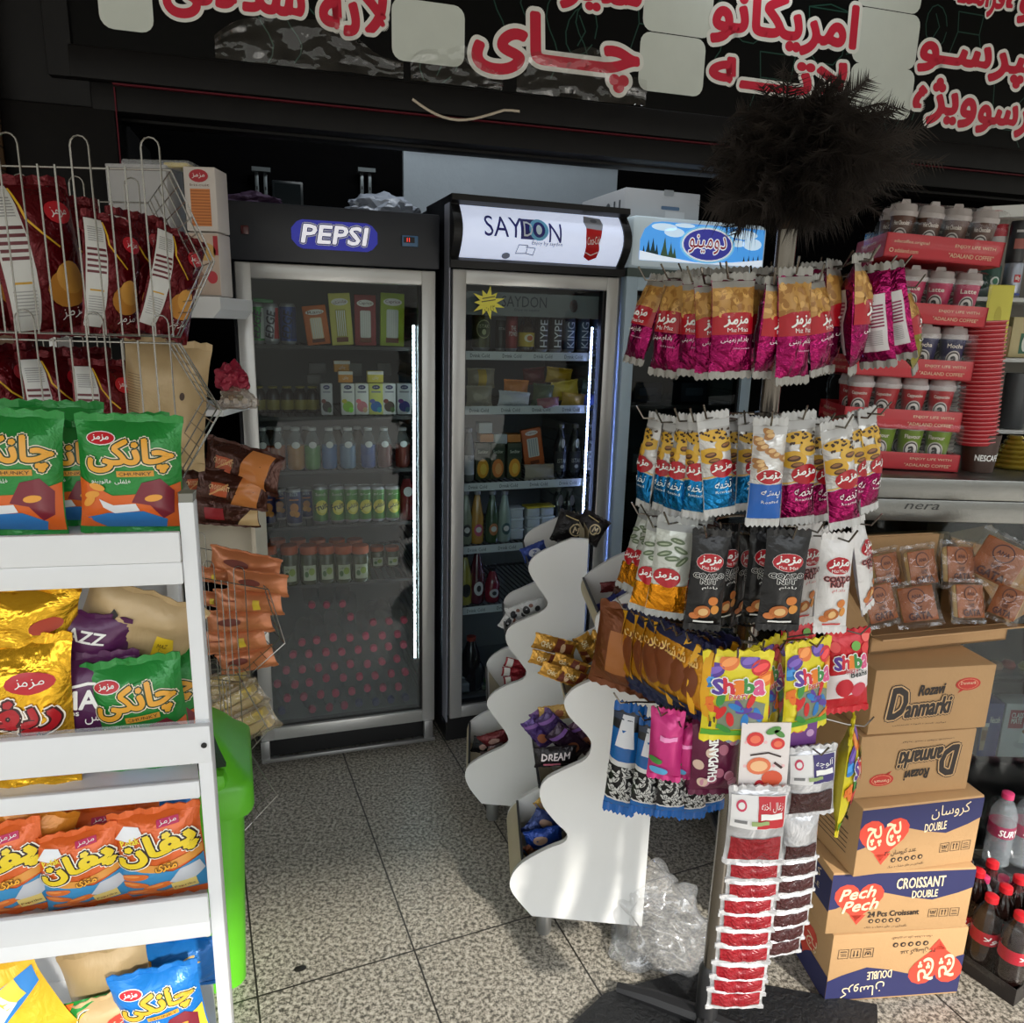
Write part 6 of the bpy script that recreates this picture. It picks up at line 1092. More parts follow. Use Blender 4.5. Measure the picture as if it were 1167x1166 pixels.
for xt, yt, xb, yb, dy, rz, wm, l in ((742, 582, 714, 668, .04, -.9, 1, 'leftmost white and gold nut bag, far back on the third tier'), (753, 584, 722, 670, .0, -.8, .9, 'second white and gold nut bag from the left on the third tier'), (757, 594, 734, 692, -.12, -.4, 1, 'white and gold nut bag at the front left of the third tier'), (773, 590, 757, 697, -.14, -.2, 1.15, 'middle white and gold nut bag on the third tier'), (788, 590, 778, 696, -.10, .1, 1, 'fourth white and gold nut bag from the left on the third tier'), (799, 588, 792, 690, -.05, .3, .9, 'white and gold nut bag next to the black ones')): hang(lA, xt, yt, xb, yb, PY+dy, rz, l, G, wm)
def coat(base, tc, ac, seed):
    w, h = .055, .15; its = E(0, .108, .02, .0145, wht, L=1)+E(0, .108, .0195, .014, redm, L=2)+T('مزمز', 0, .111, .03, .013, wht, off=.04, shear=.25, L=4)+T('Maz Maz', 0, .1, .024, .005, wht, L=4, res=1)
    its += T('COAT.O\nNUT', .0, .082, .042, .017, C3(*tc), off=.05, out=C3(*ac), L=4)+T('بادام', .002, .067, .022, .006, C3(*ac), L=3, res=1)
    its += E(.010, .045, .007, .0075, C3(204, 120, 50), L=2)+E(-.004, .026, .012, .011, C3(176, 100, 44), L=2)+E(-.003, .026, .007, .0065, C3(222, 180, 120), L=3)+E(-.014, .018, .008, .006, C3(196, 116, 60), L=2)+E(.014, .03, .006, .008, C3(210, 140, 60), L=2)+R(0, .008, .03, .003, C3(*ac), L=2)
    return bag('nut_bag', w, h, .026, base, its, seed=seed, wr=.25, n=(10, 14))
kA = (Proto(tag(coat(foil('foil_black', (18, 18, 20), .3, .2), (24, 24, 26), (236, 236, 232), 2), '', 'nut bag')), .158); kW = (Proto(tag(coat(foil('foil_white', (214, 212, 210), .35, .1), (30, 30, 34), (200, 60, 60), 5), '', 'nut bag')), .158)
G = 'black coated nut bags on the third tier'
for xt, yt, xb, yb, dy, rz, wm, l in ((812, 604, 800, 712, -.18, -.05, 1.1, 'front black coated nut bag left of the pole'), (830, 600, 822, 706, -.10, .5, 1, 'black coated nut bag turned sideways behind the left front one'), (846, 602, 840, 704, -.02, .8, .9, 'black coated nut bag deep in the middle of the third tier'), (874, 600, 862, 704, -.12, .1, 1, 'black coated nut bag half hidden left of the right front one'), (900, 604, 886, 712, -.2, .05, 1.3, 'widest black coated nut bag, at the front right of the pole')): hang(kA, xt, yt, xb, yb, PY+dy, rz, l, G, wm)
G = 'white coated nut bags on the third tier'
for xt, yt, xb, yb, dy, rz, wm, l in ((922, 598, 911, 706, -.13, .4, 1, 'white coated nut bag right of the black ones'), (938, 604, 932, 706, -.10, .9, .9, 'white coated nut bag seen edge-on behind the front white one'), (956, 608, 945, 715, -.18, .05, 1.0, 'front white coated nut bag on the third tier'), (977, 592, 988, 690, -.06, .8, 1, 'rightmost white coated nut bag on the third tier, tilted')): hang(kW, xt, yt, xb, yb, PY+dy, rz, l, G, wm)
# tier 4
def wafer(seed):
    w, h = .085, .10; its = R(-w*.43, h*.5, .010, h, C3(226, 166, 30, .35), L=2)+R(w*.43, h*.5, .010, h, C3(226, 166, 30, .35), L=2)+E(0, .05, .026, .03, C3(120, 60, 24), L=1)+T('شکلات', 0, .078, .05, .014, C3(240, 200, 120), off=.03, L=3)+R(0, .095, w, .012, C3(24, 28, 64), L=1)+R(0, .005, w, .012, C3(24, 28, 64), L=1)
    return bag('chocolate_bag', w, h, .03, foil('foil_amber2', (206, 140, 28), .25, .4, .4, 26), its, seal=C3(26, 30, 66), seed=seed, wr=.3, n=(10, 10))
wA = (Proto(tag(wafer(4), '', 'chocolate bag')), .11); G = 'amber chocolate bags hanging edge-on on the fourth tier'
for i, (xt, yt, xb, yb, dy, rz) in enumerate(((736, 696, 728, 784, -.02, -1.0), (746, 702, 738, 786, -.07, -1.1), (756, 706, 748, 790, -.11, -1.15), (768, 710, 760, 792, -.14, -1.1), (780, 716, 772, 800, -.16, -1.15), (792, 722, 786, 808, -.18, -1.1), (804, 718, 798, 806, -.14, -1.15), (816, 714, 812, 800, -.08, -1.0))): hang(wA, xt, yt, xb, yb, PY+dy, rz, '%s amber chocolate bag from the left, hanging edge-on on the fourth tier' % ORD[i], G, 1)
o = bag('chocolate_bag', .1, .11, .03, foil('foil_bronze', (110, 58, 24), .3, .4, .6, 20), R(.0, .05, .05, .06, C3(160, 96, 40)), seed=77, wr=.5); hang((Proto(tag(o, 'large bronze bag hanging far left behind the amber chocolate bags', 'chocolate bag')), .12), 724, 690, 708, 782, PY+.02, -.5)
def jelly(base, seed, name, red_=False):
    w, h = .075, .105; r = random.Random(seed); its = []
    cols = [(206, 40, 40), (90, 60, 150), (230, 120, 40), (60, 140, 60), (40, 120, 190)]
    if red_: 
        its += P([(-w/2, .015), (w/2, .03), (w/2, .062), (-w/2, .05)], C3(232, 222, 222), 1)+E(-.01, .034, .015, .013, C3(190, 20, 40), L=2)+E(.015, .03, .014, .01, C3(200, 60, 80), L=2)+T('jelly\nBeans', .014, .057, .03, .016, C3(30, 30, 36), out=wht, off=.04, L=4)+E(.01, .09, .008, .006, C3(110, 170, 70), L=2)
        for x, z, c in ((-.025, .09, (230, 80, 80)), (.028, .085, (220, 60, 60)), (.03, .1, (240, 110, 100))): its += E(x, z, .008, .007, C3(*c), L=1)
    else:
        for x, z, k in ((-.026, .088, 1), (.024, .092, 0), (.03, .078, 2), (-.034, .075, 4), (.012, .1, 1), (-.01, .098, 2)): its += E(x, z, .011, .009, C3(*cols[k]), rot=.4, L=1)+E(x, z, .009, .004, C3(*[min(255, c+40) for c in cols[k]]), rot=.4, L=1.2)
        its += P([(-.022, .012), (.028, .012), (.032, .045), (.01, .055), (-.02, .05)], C3(120, 130, 110, .25), 1)+R(0, .004, w, .012, C3(86, 160, 50), L=1)
        for k in range(16): x, z = r.uniform(-.034, .034), r.uniform(.012, .055); its += E(x, z, .010, .004, C3(*cols[k % 5]), rot=r.uniform(0, 3), L=2+k*.02)
    for k, ch in enumerate('Shiba'): its += T(ch, -.022+.011*k, .069+.002*(k % 2), .0105, .017, C3(*[(90, 60, 150), (206, 40, 60), (230, 130, 40), (60, 140, 70), (220, 90, 140)][k]), off=.06, out=wht, L=5)
    its += T('PARTY', .0, .058, .02, .006, C3(200, 30, 60), off=.03, out=wht, L=6, res=1)
    return bag('jelly_bag', w, h, .022, base, its, seed=seed, wr=.3, n=(12, 12))
yb_ = foil('foil_lemon', (222, 206, 40), .3, .1, .3); jA = (Proto(tag(jelly(yb_, 3, 'jelly'), '', 'jelly bag')), .115); jR = (Proto(tag(jelly(foil('foil_red', (196, 22, 36), .3, .15, .3), 5, 'jelly', True), '', 'jelly bag')), .115)
G = 'yellow jelly sweet bags on the fourth tier'
for xt, yt, xb, yb, dy, rz, wm, l in ((842, 738, 836, 838, -.22, -.05, 1.12, 'large front yellow jelly sweet bag left of the pole'), (866, 730, 872, 826, -.17, .6, 1, 'yellow jelly sweet bag turned sideways behind the front one'), (884, 730, 888, 824, -.14, .9, 1, 'yellow jelly sweet bag in the middle, nearly edge-on'), (922, 726, 916, 826, -.19, .35, .9, 'yellow jelly sweet bag right of the middle on the fourth tier'), (972, 822, 956, 930, -.04, 1.1, .9, 'yellow and green jelly sweet bag hanging low at the right, edge-on')): hang(jA, xt, yt, xb, yb, PY+dy, rz, l, G, wm)
hang(jR, 966, 714, 964, 806, PY-.12, .1, 'red jelly bean bag at the right end of the fourth tier', None, .8); hang(jR, 912, 702, 905, 780, PY+.02, .3, 'red jelly bag at the back, above the yellow ones', None, .9)
# tier 5
def sunf(seed):
    w, h = .046, .15; r = random.Random(seed); its = R(0, .1, w, .05, C3(24, 92, 160, .25), L=.6)+P([(-.014, .1), (.014, .1), (.008, .145), (-.008, .145)], C3(220, 222, 226), 1)+R(0, .148, w, .02, C3(24, 36, 60), L=1)+R(0, .075, w, .008, C3(206, 206, 204), L=1)+P([(-w/2, .0), (w/2, 0), (w/2, .012), (-w/2, .012)], C3(20, 92, 160, .25), 1)+R(0, .014, w, .003, C3(206, 206, 204), L=1.5)
    for k in range(44): x, z = r.uniform(-.021, .021), r.uniform(.018, .07); its += E(x, z, .0065, .0022, C3(200, 200, 196), rot=r.uniform(0, 3), L=2+k*.01, n=8)+E(x, z, .0045, .0007, C3(30, 30, 32), rot=r.uniform(0, 3), L=2.5+k*.01, n=6)
    return bag('sunflower_seed_bag', w, h, .030, foil('foil_ink', (22, 22, 24), .3, .2), its, seal=C3(20, 88, 160, .25), seed=seed, wr=.25, sealh=.07, n=(8, 14))
fA = (Proto(tag(sunf(3), '', 'seed bag')), .17); G = 'black and white sunflower seed bags on the lowest tier'
for i, (xt, yt, xb, yb, dy, rz, wm) in enumerate(((720, 796, 705, 918, -.04, -.35, 1), (746, 814, 733, 920, -.09, -.2, 1), (772, 822, 763, 924, -.12, 0, 1.1), (794, 826, 788, 926, -.10, .1, 1.1), (816, 826, 812, 918, -.06, .3, 1.1))): hang(fA, xt, yt, xb, yb, PY+dy, rz, '%s black and white sunflower seed bag from the left on the lowest tier' % ORD[i], G, wm)
def pinkb(seed):
    w, h = .04, .09; its = E(-.01, .028, .008, .005, C3(70, 140, 60), L=1)+E(-.006, .012, .011, .007, C3(90, 170, 220), L=1)+R(.004, .06, .02, .006, C3(240, 150, 200), L=1)
    return bag('sweet_bag', w, h, .03, foil('foil_pink', (196, 44, 120), .3, .2, .3), its, seed=seed, wr=.3, n=(8, 10))
pP = (Proto(tag(pinkb(2), '', 'sweet bag')), .098)
for xt, yt, xb, yb, dy, rz, wm, l in ((762, 806, 756, 884, -.19, -.3, 1.1, 'shiny pink sweet bag on the lowest tier, left one'), (784, 822, 780, 884, -.18, -.5, 1, 'pink sweet bag with a green leaf, right one on the lowest tier')): hang(pP, xt, yt, xb, yb, PY+dy, rz, l, 'pink sweet bags', wm)
its = T('CHAPDANE', -.006, .045, .055, .012, wht, rot=PI/2, off=.05, L=3)
r4 = random.Random(4)
for k in range(14): x, z = r4.uniform(-.026, .028), r4.uniform(.008, .085); its += E(x, z, .006, .0065, C3(*[(190, 130, 150), (160, 90, 110), (206, 180, 160), (150, 160, 180)][k % 4]), L=1+k*.01)
o = tag(bag('sweet_bag', .06, .09, .022, foil('foil_plum', (92, 22, 56), .3, .2, .3), its, seed=6, wr=.3), 'plum sweet bag with pale dots and upright white lettering on the lowest tier', 'sweet bag'); hang((Proto(o), .098), 818, 816, 812, 900, PY-.2, .05)
o = tag(bag('sweet_bag', .06, .09, .022, MATS['foil_plum'], E(0, .06, .01, .01, C3(190, 130, 150)), seed=9, wr=.3), 'plum sweet bag behind the pink ones on the lowest tier', 'sweet bag'); hang((Proto(o), .098), 792, 812, 788, 896, PY-.12, -.3)
# cards and strips of small packs
def card(nm, l, cat, w, h, mat, items, top=None):
    mb = MB(); mb.box(-w/2, w/2, 0, .0016, 0, h, mat); deco(mb, flat((0, 0, 0), (1, 0, 0), (0, 0, 1)), items); return tag(mb.build(nm), l, cat)
fr = lambda x, z, s: E(x, z, s, s*.9, C3(214, 60, 60))+E(x, z, s*.6, s*.5, C3(236, 120, 90), L=2)
its = fr(-.012, .072, .010)+fr(.014, .066, .008)+E(.008, .083, .009, .0045, C3(86, 140, 70), rot=.4, L=2)+E(.015, .079, .007, .0035, C3(86, 140, 70), rot=-.6, L=2)+E(-.006, .038, .014, .011, C3(226, 120, 80))+E(-.006, .038, .010, .007, C3(240, 190, 140), L=2)+E(.010, .022, .012, .010, C3(216, 90, 60))+LN([(-.016, .052), (.004, .055), (.018, .05)], .002, C3(50, 30, 30), L=2)+LN([(.012, .042), (.02, .036)], .003, C3(60, 30, 30), L=2)+E(-.004, .012, .006, .008, C3(190, 40, 50))
for k in range(14): its += E(-.022+.011*(k % 5), .008+.03*(k//5), .002, .002, C3(236, 190, 190), L=.5)
hang((Proto(card('card', 'white hanging card printed with red fruits and green leaves', 'card', .056, .092, M('card_white', (228, 220, 216), .5), its)), .092), 874, 824, 868, 906, PY-.235, .0, hk=False)
def fpack(l, head, col, h=.07, leaf=(190, 40, 50)):
    """zip pack: foil frame, printed header card, coloured contents behind a window"""
    w = .058; f, g = bag_surf(w, h, .012, 3, .4, .02); its = R(0, h*.2, w*.86, h*.34, col, L=1)
    if head: its += R(0, h*.72, w*.92, h*.42, C3(226, 224, 222), L=1)+R(w*.2, h*.72, w*.46, h*.40, C3(*leaf), L=2)+T(head, w*.2, h*.80, w*.38, h*.12, wht, L=3, off=.02)+R(w*.2, h*.68, w*.38, h*.08, wht, L=3)+E(-w*.3, h*.8, w*.09, h*.08, C3(200, 60, 90), L=2)+E(-w*.3, h*.8, w*.06, h*.05, C3(226, 224, 222), L=3)+R(w*.02, h*.6, w*.3, h*.05, C3(150, 170, 110), L=4)+R(-w*.3, h*.6, w*.2, h*.04, C3(120, 120, 120), L=2)
    return bag('fruit_leather_pack', w, h, .016, foil('foil_zip', (190, 190, 192), .25, .45, .5, 30), its, seed=3, wr=.5, sealh=.03, n=(10, 10))
crim = M('contents_crimson', (136, 8, 24), .25, bump=.8, bscale=60, var=.35, vscale=80); brn = M('contents_brown', (58, 18, 20), .25, bump=.7, bscale=50, var=.35, vscale=60)
o = tag(fpack('', 'زغال اخته', crim, .078), 'zip pack of crimson fruit with a red header, top of the long hanging strip', 'snack pack'); hang((Proto(o), .083), 866, 893, 857, 980, PY-.245, .0, hk=False)
def minip(col): 
    w, h = .058, .03; return bag('fruit_leather_pack', w, h, .014, MATS['foil_zip'], R(0, h*.52, w*.86, h*.66, col, L=1), seed=5, wr=.5, sealh=.1, n=(10, 8))
mR = (Proto(tag(minip(crim), '', 'snack pack')), .036); mB = (Proto(tag(minip(brn), '', 'snack pack')), .036)
for i, (X, Yc_) in enumerate(((265, 572), (260, 645), (240, 706), (240, 766), (228, 830), (224, 890), (212, 960), (204, 1012), (194, 1060))):
    px, py = 780+X/3.37, 820+Yc_/3.37; hang(mR, px+1, py-12, px-1, py+12, PY-.245-.004*i, .02*(i % 3-1), '%s small crimson fruit pack down the long hanging strip' % ORD[i], 'crimson packs of the hanging strip', 1.42, hk=False)
its_ = fpack('', 'آلوچه', brn, .082, (60, 50, 110)); tag(its_, 'zip pack of dark plum with a purple header hanging right of the fruit card', 'snack pack'); hang((Proto(its_), .087), 926, 848, 922, 926, PY-.2, .12, wm=1.02)
o = card('card', 'purple card with an orange fruit, half hidden above the plum pack', 'card', .05, .05, M('card_purple', (110, 60, 130), .5), E(-.005, .03, .012, .008, C3(220, 120, 60))+E(.014, .02, .006, .006, C3(190, 150, 190))); hang((Proto(o), .05), 915, 815, 912, 850, PY-.19, .2, hk=False)
o = tag(fpack('', None, brn, .06), 'brown fruit pack with a little green header, top of the shorter strip', 'snack pack'); hang((Proto(o), .065), 914, 924, 910, 978, PY-.2, .15, hk=False, wm=.8)
for i, (X, Yc_) in enumerate(((435, 562), (425, 625), (415, 690), (402, 755), (384, 812), (370, 862))):
    px, py = 780+X/3.37, 820+Yc_/3.37; hang(mB, px+1, py-11, px-1, py+11, PY-.2-.004*i, .2, '%s small brown fruit pack down the shorter strip' % ORD[i], 'brown packs of the shorter strip', 1.25, hk=False)
# black rubber mat / plate under the rack
a, b = atZ(690, 1150, 0), atZ(905, 1128, 0); mb = MB(); mb.prism([(-.08, -.05), (.55, -.14), (.62, .02), (.2, .10), (.0, .03)], .001, .012, M('mat_black', (26, 27, 29), .55, bump=.4, bscale=60), 'z'); tag(mb.build('floor_mat', loc=(a.x, a.y, 0)), 'black rubber mat lying under the hanging rack and beside the croissant boxes', 'mat')
# ---------- feather duster ----------
fd = thing('feather_duster', 'big dark brown feather duster stuck on top of the chrome pole', 'duster', (PX, PY, ztop-.03))
fd.scale = (1.1,)*3
fm = M('feather_dark', (36, 28, 22), .8, var=.5, vscale=24)
mb = MB(); mb.lathe([(.011, 0), (.011, .11), (.004, .13)], M('duster_stick', (70, 50, 34), .5), 10); mb.build('stick', fd)
r5 = random.Random(12); c0 = V((-.012, 0, .115))
def feather(mb, base, d, L_, w, droop, side):
    n = 8; pts = []; p = base.copy(); dd = d.copy()
    for i in range(n+1): pts.append(p.copy()); p = p+dd*(L_/n); dd = (dd+V((0, 0, -droop/n))).normalized()
    t = (pts[-1]-pts[0]).normalized(); sd = t.cross(side).normalized(); nn = t.cross(sd)
    for i in range(1, n+1):      # barbs on both sides of the shaft
        for s_ in (-1, 1):
            for k in range(5):
                f = (i-1+k/5)/n; q = pts[i-1].lerp(pts[i], k/5); ww = w*(.4+.9*math.sin(PI*min(1, f*.85+.1)))*r5.uniform(.6, 1.25)
                e = q+(sd*s_*ww+t*ww*.9+nn*r5.uniform(-.5, .5)*ww)+V((0, 0, -.25*ww)); h = (e-q).cross(nn).normalized()*(.0012)
                mb.add([q-h, q+h, e], [(0, 1, 2)], fm)
    mb.tube(pts, [.0013]*n+[.0004], fm, 4)
for k in range(300):
    mb = MB() if k % 300 == 0 else mb
    a = r5.uniform(0, 2*PI); el = r5.uniform(-.5, 1.1); d = V((math.cos(a)*math.cos(el), math.sin(a)*math.cos(el), math.sin(el)))
    L_ = r5.uniform(.09, .165)*(1.0-.3*max(0, math.sin(el))); L_ *= 1.12+.3*d.x if -.1 < el < .6 else (.75 if el < -.1 else 1)
    if el < 0 and d.x > -.2: L_ *= .8
    feather(mb, c0+V((r5.uniform(-.01, .03), 0, r5.uniform(-.05, .05))), d, L_, r5.uniform(.018, .03), r5.uniform(.1, .9), V((r5.uniform(-1, 1), r5.uniform(-1, 1), r5.uniform(-1, 1))))
fo = mb.build('feathers', fd, smooth=False); fo['kind'] = 'stuff'
# ================= right: cartons, counter, coffee cups, bottles =================
kraft = M('kraft_board', (178, 140, 96), .75, var=.06, bump=.06, bscale=60); krd = M('kraft_inside', (160, 124, 84), .8); navyp = C3(40, 42, 86, .6); redp = C3(204, 68, 50, .6); blkp = C3(44, 36, 32, .6); creamp = C3(226, 206, 170, .6)
def carton_q(name, label, TL, TR, BL, BR, zb, dep, items=None, side=None, opened=False, cat='box', ov=0):
    a, b = atZ(BL[0], BL[1], zb), atZ(BR[0], BR[1], zb); yaw = math.atan2(b.y-a.y, b.x-a.x); w = (b-a).length; pl = Pl(a.x, a.y, yaw, zb); h = (pl.l(*TL)[1]+pl.l(*TR)[1])/2
    mb = MB(); mb.box(0, w, 0, dep, 0, h, kraft, .0025)
    mb.box(-.0006, w+.0006, dep*.495, dep*.505, h-.0002, h+.0004, krd)
    if items: deco(mb, flat((0, 0, 0), (1, 0, 0), (0, 0, 1)), items(w, h), e0=.0003)
    if side: deco(mb, flat((0, dep, 0), (0, -1, 0), (0, 0, 1)), side(dep, h), e0=.0003)
    o = mb.build(name, loc=a, rz=yaw); tag(o, label, cat); return o, zb+h, pl, w, h
def icons(x, y, s, rot=0):
    its = []
    for k in range(3):
        c = x+k*s*1.25-s*1.25; its += LN([(c-s/2, y-s/2), (c+s/2, y-s/2), (c+s/2, y+s/2), (c-s/2, y+s/2)], s*.05, blkp, L=2, close=True)
        if k == 0: its += LN([(c-s*.3, y+s*.3), (c-s*.2, y-s*.1), (c+s*.2, y-s*.1), (c+s*.3, y+s*.3)], s*.08, blkp, L=2)+E(c, y+s*.12, s*.12, s*.12, blkp, L=2)+LN([(c-s*.25, y-s*.35), (c+s*.25, y-s*.35)], s*.08, blkp, L=2)
        elif k == 1:
            for q in (-.18, .18): its += LN([(c+q*s, y-s*.3), (c+q*s, y+s*.2)], s*.08, blkp, L=2)+P([(c+q*s-s*.12, y+s*.15), (c+q*s+s*.12, y+s*.15), (c+q*s, y+s*.38)], blkp, 2)
        else: its += LN([(c-s*.3, y+s*.2), (c+s*.2, y+s*.2)], s*.08, blkp, L=2)+LN([(c-s*.3, y), (c+s*.3, y)], s*.06, blkp, L=2)+LN([(c-s*.3, y-s*.25), (c+s*.3, y-s*.25)], s*.1, blkp, L=2)
    return its
def heart(x, y, s):
    pts = []
    for i in range(26):
        t = 2*PI*i/26; pts.append((x+s*(.98*math.sin(t)**3)*.62*1.0+.0, y+s*(13*math.cos(t)-5*math.cos(2*t)-2*math.cos(3*t)-math.cos(4*t))/17*.62))
    return P(pts, redp, 2)
def croi(latin, flip=False):
    def f(w, h):
        wave = [(0, h*.40), (w*.05, h*.42), (w*.22, h*.60), (w*.36, h*.66), (w*.55, h*.56), (w*.72, h*.50), (w*.9, h*.60), (w, h*.68), (w, h*.97), (0, h*.97)]
        its = P(wave, navyp, 1)+heart(w*.2, h*.55, h*.6)+P([(w*.2-h*.1, h*.3), (w*.2+h*.14, h*.3), (w*.2+h*.02, h*.14)], redp, 2)
        if latin: its += T('Pech\n Pech', w*.2, h*.56, w*.27, h*.38, creamp, rot=.12, shear=.35, off=.03, L=4)+T('CROISSANT', w*.62, h*.80, w*.34, h*.17, creamp, rot=.03, off=.03, L=4)+T('DOUBLE', w*.66, h*.61, w*.18, h*.12, creamp, rot=.03, off=.03, L=4)+T('24 Pcs Croissant', w*.46, h*.31, w*.36, h*.09, blkp, rot=.02, off=.03, L=4)
        else: its += T('پچ\u200cپچ'.replace('\u200c', ' '), w*.2, h*.57, w*.27, h*.34, creamp, rot=.12, off=.03, L=4)+T('کروسان', w*.73, h*.83, w*.32, h*.20, creamp, rot=.04, off=.02, L=4)+T('DOUBLE', w*.62, h*.62, w*.18, h*.12, creamp, rot=.05, off=.03, L=4)+T('عدد کروسان ۲۴', w*.36, h*.30, w*.26, h*.09, blkp, rot=.04, L=4)
        its += sum([E(w*.31+k*h*.1, h*.19, h*.035, h*.035, blkp, L=3)+E(w*.31+k*h*.1, h*.19, h*.018, h*.018, kraft, L=4) for k in range(5)], [])+T('نگهداری در جای خشک و خنک', w*.42, h*.09, w*.3, h*.045, blkp, L=3, res=1)+icons(w*.82, h*.28, h*.13)
        if flip: its = xf(its, w, h, -1)
        return its
    return f
def side_croi(w, h): return R(w*.5, h*.62, w, h*.5, navyp, L=1)+T('کروسان', w*.55, h*.75, w*.5, h*.18, creamp, L=3)+T('DOUBLE', w*.6, h*.56, w*.4, h*.08, creamp, L=3)
def side_print(w, h): return E(w*.55, h*.7, w*.1, h*.07, blkp, L=2)+R(w*.75, h*.7, w*.14, h*.05, blkp, L=2)+sum([R(w*.5, h*(.5-.07*k), w*.7, h*.012, blkp, L=2) for k in range(5)], [])
def side_heart(w, h): return R(w*.5, h*.2, w, h*.36, navyp, L=1)+heart(w*.5, h*.5, h*.5)+T('پچ پچ', w*.5, h*.5, w*.5, h*.2, creamp, L=4)
o1, z1_, pl1, w1, h1 = carton_q('carton', 'upside-down printed croissant carton at the bottom of the carton stack on the floor', (942, 1067), (1103, 1057), (939, 1143), (1090, 1132), 0.001, .22, croi(False, True), side_heart)
o2, z2_, pl2, w2, h2 = carton_q('carton', 'croissant carton reading Pech Pech in Latin letters, second from the floor in the stack', (949.5, 997), (1110, 987), (940, 1065), (1100, 1057), z1_+.002, .23, croi(True), side_croi)
o3, z3_, pl3, w3, h3 = carton_q('carton', 'croissant carton with Persian lettering upright, third from the floor under the Danmarki cartons', (977, 926), (1121, 903), (972, 1000), (1108, 982), z2_+.002, .22, croi(False), side_print)
tanp = C3(196, 158, 112, .7)
def danm(flip):
    def f(w, h):
        its = T('anmarki', w*.47, h*.40, w*.38, h*.26, blkp, rot=.06, shear=.25, off=.07, out=[blkp, tanp], oo=.05, L=6)+T('Rozavi', w*.48, h*.67, w*.22, h*.16, blkp, rot=.06, shear=.3, off=.05, L=5)
        its += T('D', w*.21, h*.48, w*.15, h*.46, blkp, rot=.06, shear=.25, off=.06, out=[blkp, tanp], oo=.03, L=6)+LN([(w*.32, h*.26), (w*.5, h*.25), (w*.62, h*.28)], h*.035, blkp, L=2)+T('تولید کننده انواع شیرینی', w*.42, h*.13, w*.45, h*.035, blkp, L=3, res=1)
        its += E(w*.78, h*.72, w*.105, h*.1, C3(186, 50, 40, .6), L=2)+E(w*.78, h*.72, w*.085, h*.08, C3(216, 150, 110, .6), L=2.5, n=18)+E(w*.78, h*.72, w*.08, h*.074, C3(186, 50, 40, .6), L=3)+T('Danmark', w*.78, h*.74, w*.13, h*.05, creamp, L=4, res=1)+P([(w*.72, h*.64), (w*.76, h*.64), (w*.70, h*.58)], C3(186, 50, 40, .6), 2)
        return xf(its, w, h, -1) if flip else its
    return f
o4, z4_, pl4, w4, h4 = carton_q('carton', 'brown Danmarki carton printed upside down, fourth from the floor in the stack', (985, 839), (1115, 831), (972, 911), (1101, 899), z3_+.002, .21, danm(True))
o5, z5_, pl5, w5, h5 = carton_q('carton', 'brown Danmarki carton with upright lettering, right below the open cake carton', (998, 765), (1132, 757), (988, 838), (1123, 829), z4_+.002, .2, danm(False))
# open carton of wrapped cakes on top
zb = z5_+.004
A0, A1 = atZ(990, 745, zb+.0), atZ(1146, 729, zb+.0)
Yf = A0.y; yaw = math.atan2(A1.y-A0.y, A1.x-A0.x); po = Pl(A0.x, A0.y, yaw, zb); hl = po.l(993, 720)[1]; wl_ = po.l(1164, 704)[0]
w0 = (A1-A0).length; dpo = .20; hb = po.l(1050, 609, dpo)[1]
oc = thing('open_carton', 'open brown carton full of wrapped flat cakes on top of the carton stack', 'box', A0, yaw)
mb = MB(); t = .004
mb.box(0, w0, 0, dpo, 0, t, krd); mb.box(0, w0, 0, t, 0, hl*.8, kraft); mb.box(0, w0, dpo-t, dpo, 0, hb, kraft); mb.prism([(0, 0), (dpo, 0), (dpo, hb), (0, hl*.8)], 0, t, krd, 'x'); mb.prism([(0, 0), (dpo, 0), (dpo, hb), (0, hl*.8)], w0-t, w0, krd, 'x'); mb.build('carton_body', oc)
def flap(a, b, c, d, th=.003):
    mb = MB(); a, b, c, d = [V(p) for p in (a, b, c, d)]; n = (b-a).cross(d-a).normalized()*th; mb.add([a, b, c, d, a+n, b+n, c+n, d+n], [(0, 1, 2, 3), (7, 6, 5, 4), (0, 4, 5, 1), (1, 5, 6, 2), (2, 6, 7, 3), (3, 7, 4, 0)], kraft); return mb.build('flap', oc, smooth=False)
flap((0, -.001, hl*.8), (w0, -.001, hl*.8), (w0+.03, -.045, hl*1.0), (-.01, -.045, hl*1.0))
flap((w0, 0, hl*.8), (w0, dpo, hb), (w0+.15, dpo+.02, hb+.01), (w0+.15, .02, hl*1.7))
flap((0, dpo, hb), (w0, dpo, hb), (w0+.005, dpo+.09, hb-.02), (-.005, dpo+.09, hb-.02))
flap((0, dpo, hb), (0, .0, hl), (-.05, .02, hl-.02), (-.05, dpo, hb-.01))
cakeb = M('cake_brown', (150, 82, 34), .45, bump=.3, var=.2, vscale=40); cakel = M('cake_side', (206, 172, 104), .6, bump=.2); wrapc = clear_mat('cake_wrap', haze=.03, gloss=1.2, bump=.8, bscale=20); gata = C3(74, 26, 16, .6)
def gatacake():
    o = tag(bag('wrapped_cake', .092, .085, .046, wrapc, (), seed=61, wr=.5, n=(10, 10)), '', 'cake'); mb = MB(); mb.box(-.035, .035, -.007, .007, .007, .078, cakel, .006)
    mb.box(-.0345, .0345, -.0082, -.006, .0075, .0775, cakeb, .001)
    its = E(0, .058, .017, .016, gata, L=1, n=20)+E(0, .058, .015, .014, cakeb, L=2, n=20)+T('ANA', 0, .058, .02, .007, gata, off=.04, L=3)+T('گاتا', 0, .034, .014, .008, gata, off=.03, L=3)+T('GATA', 0, .018, .044, .014, gata, off=.05, L=3)
    deco(mb, flat((0, -.0084, 0), (1, 0, 0), (0, 0, 1)), its); mb.build('cake', o); return o
gc = (Proto(gatacake()), .085); G = 'wrapped flat cakes in the open carton'
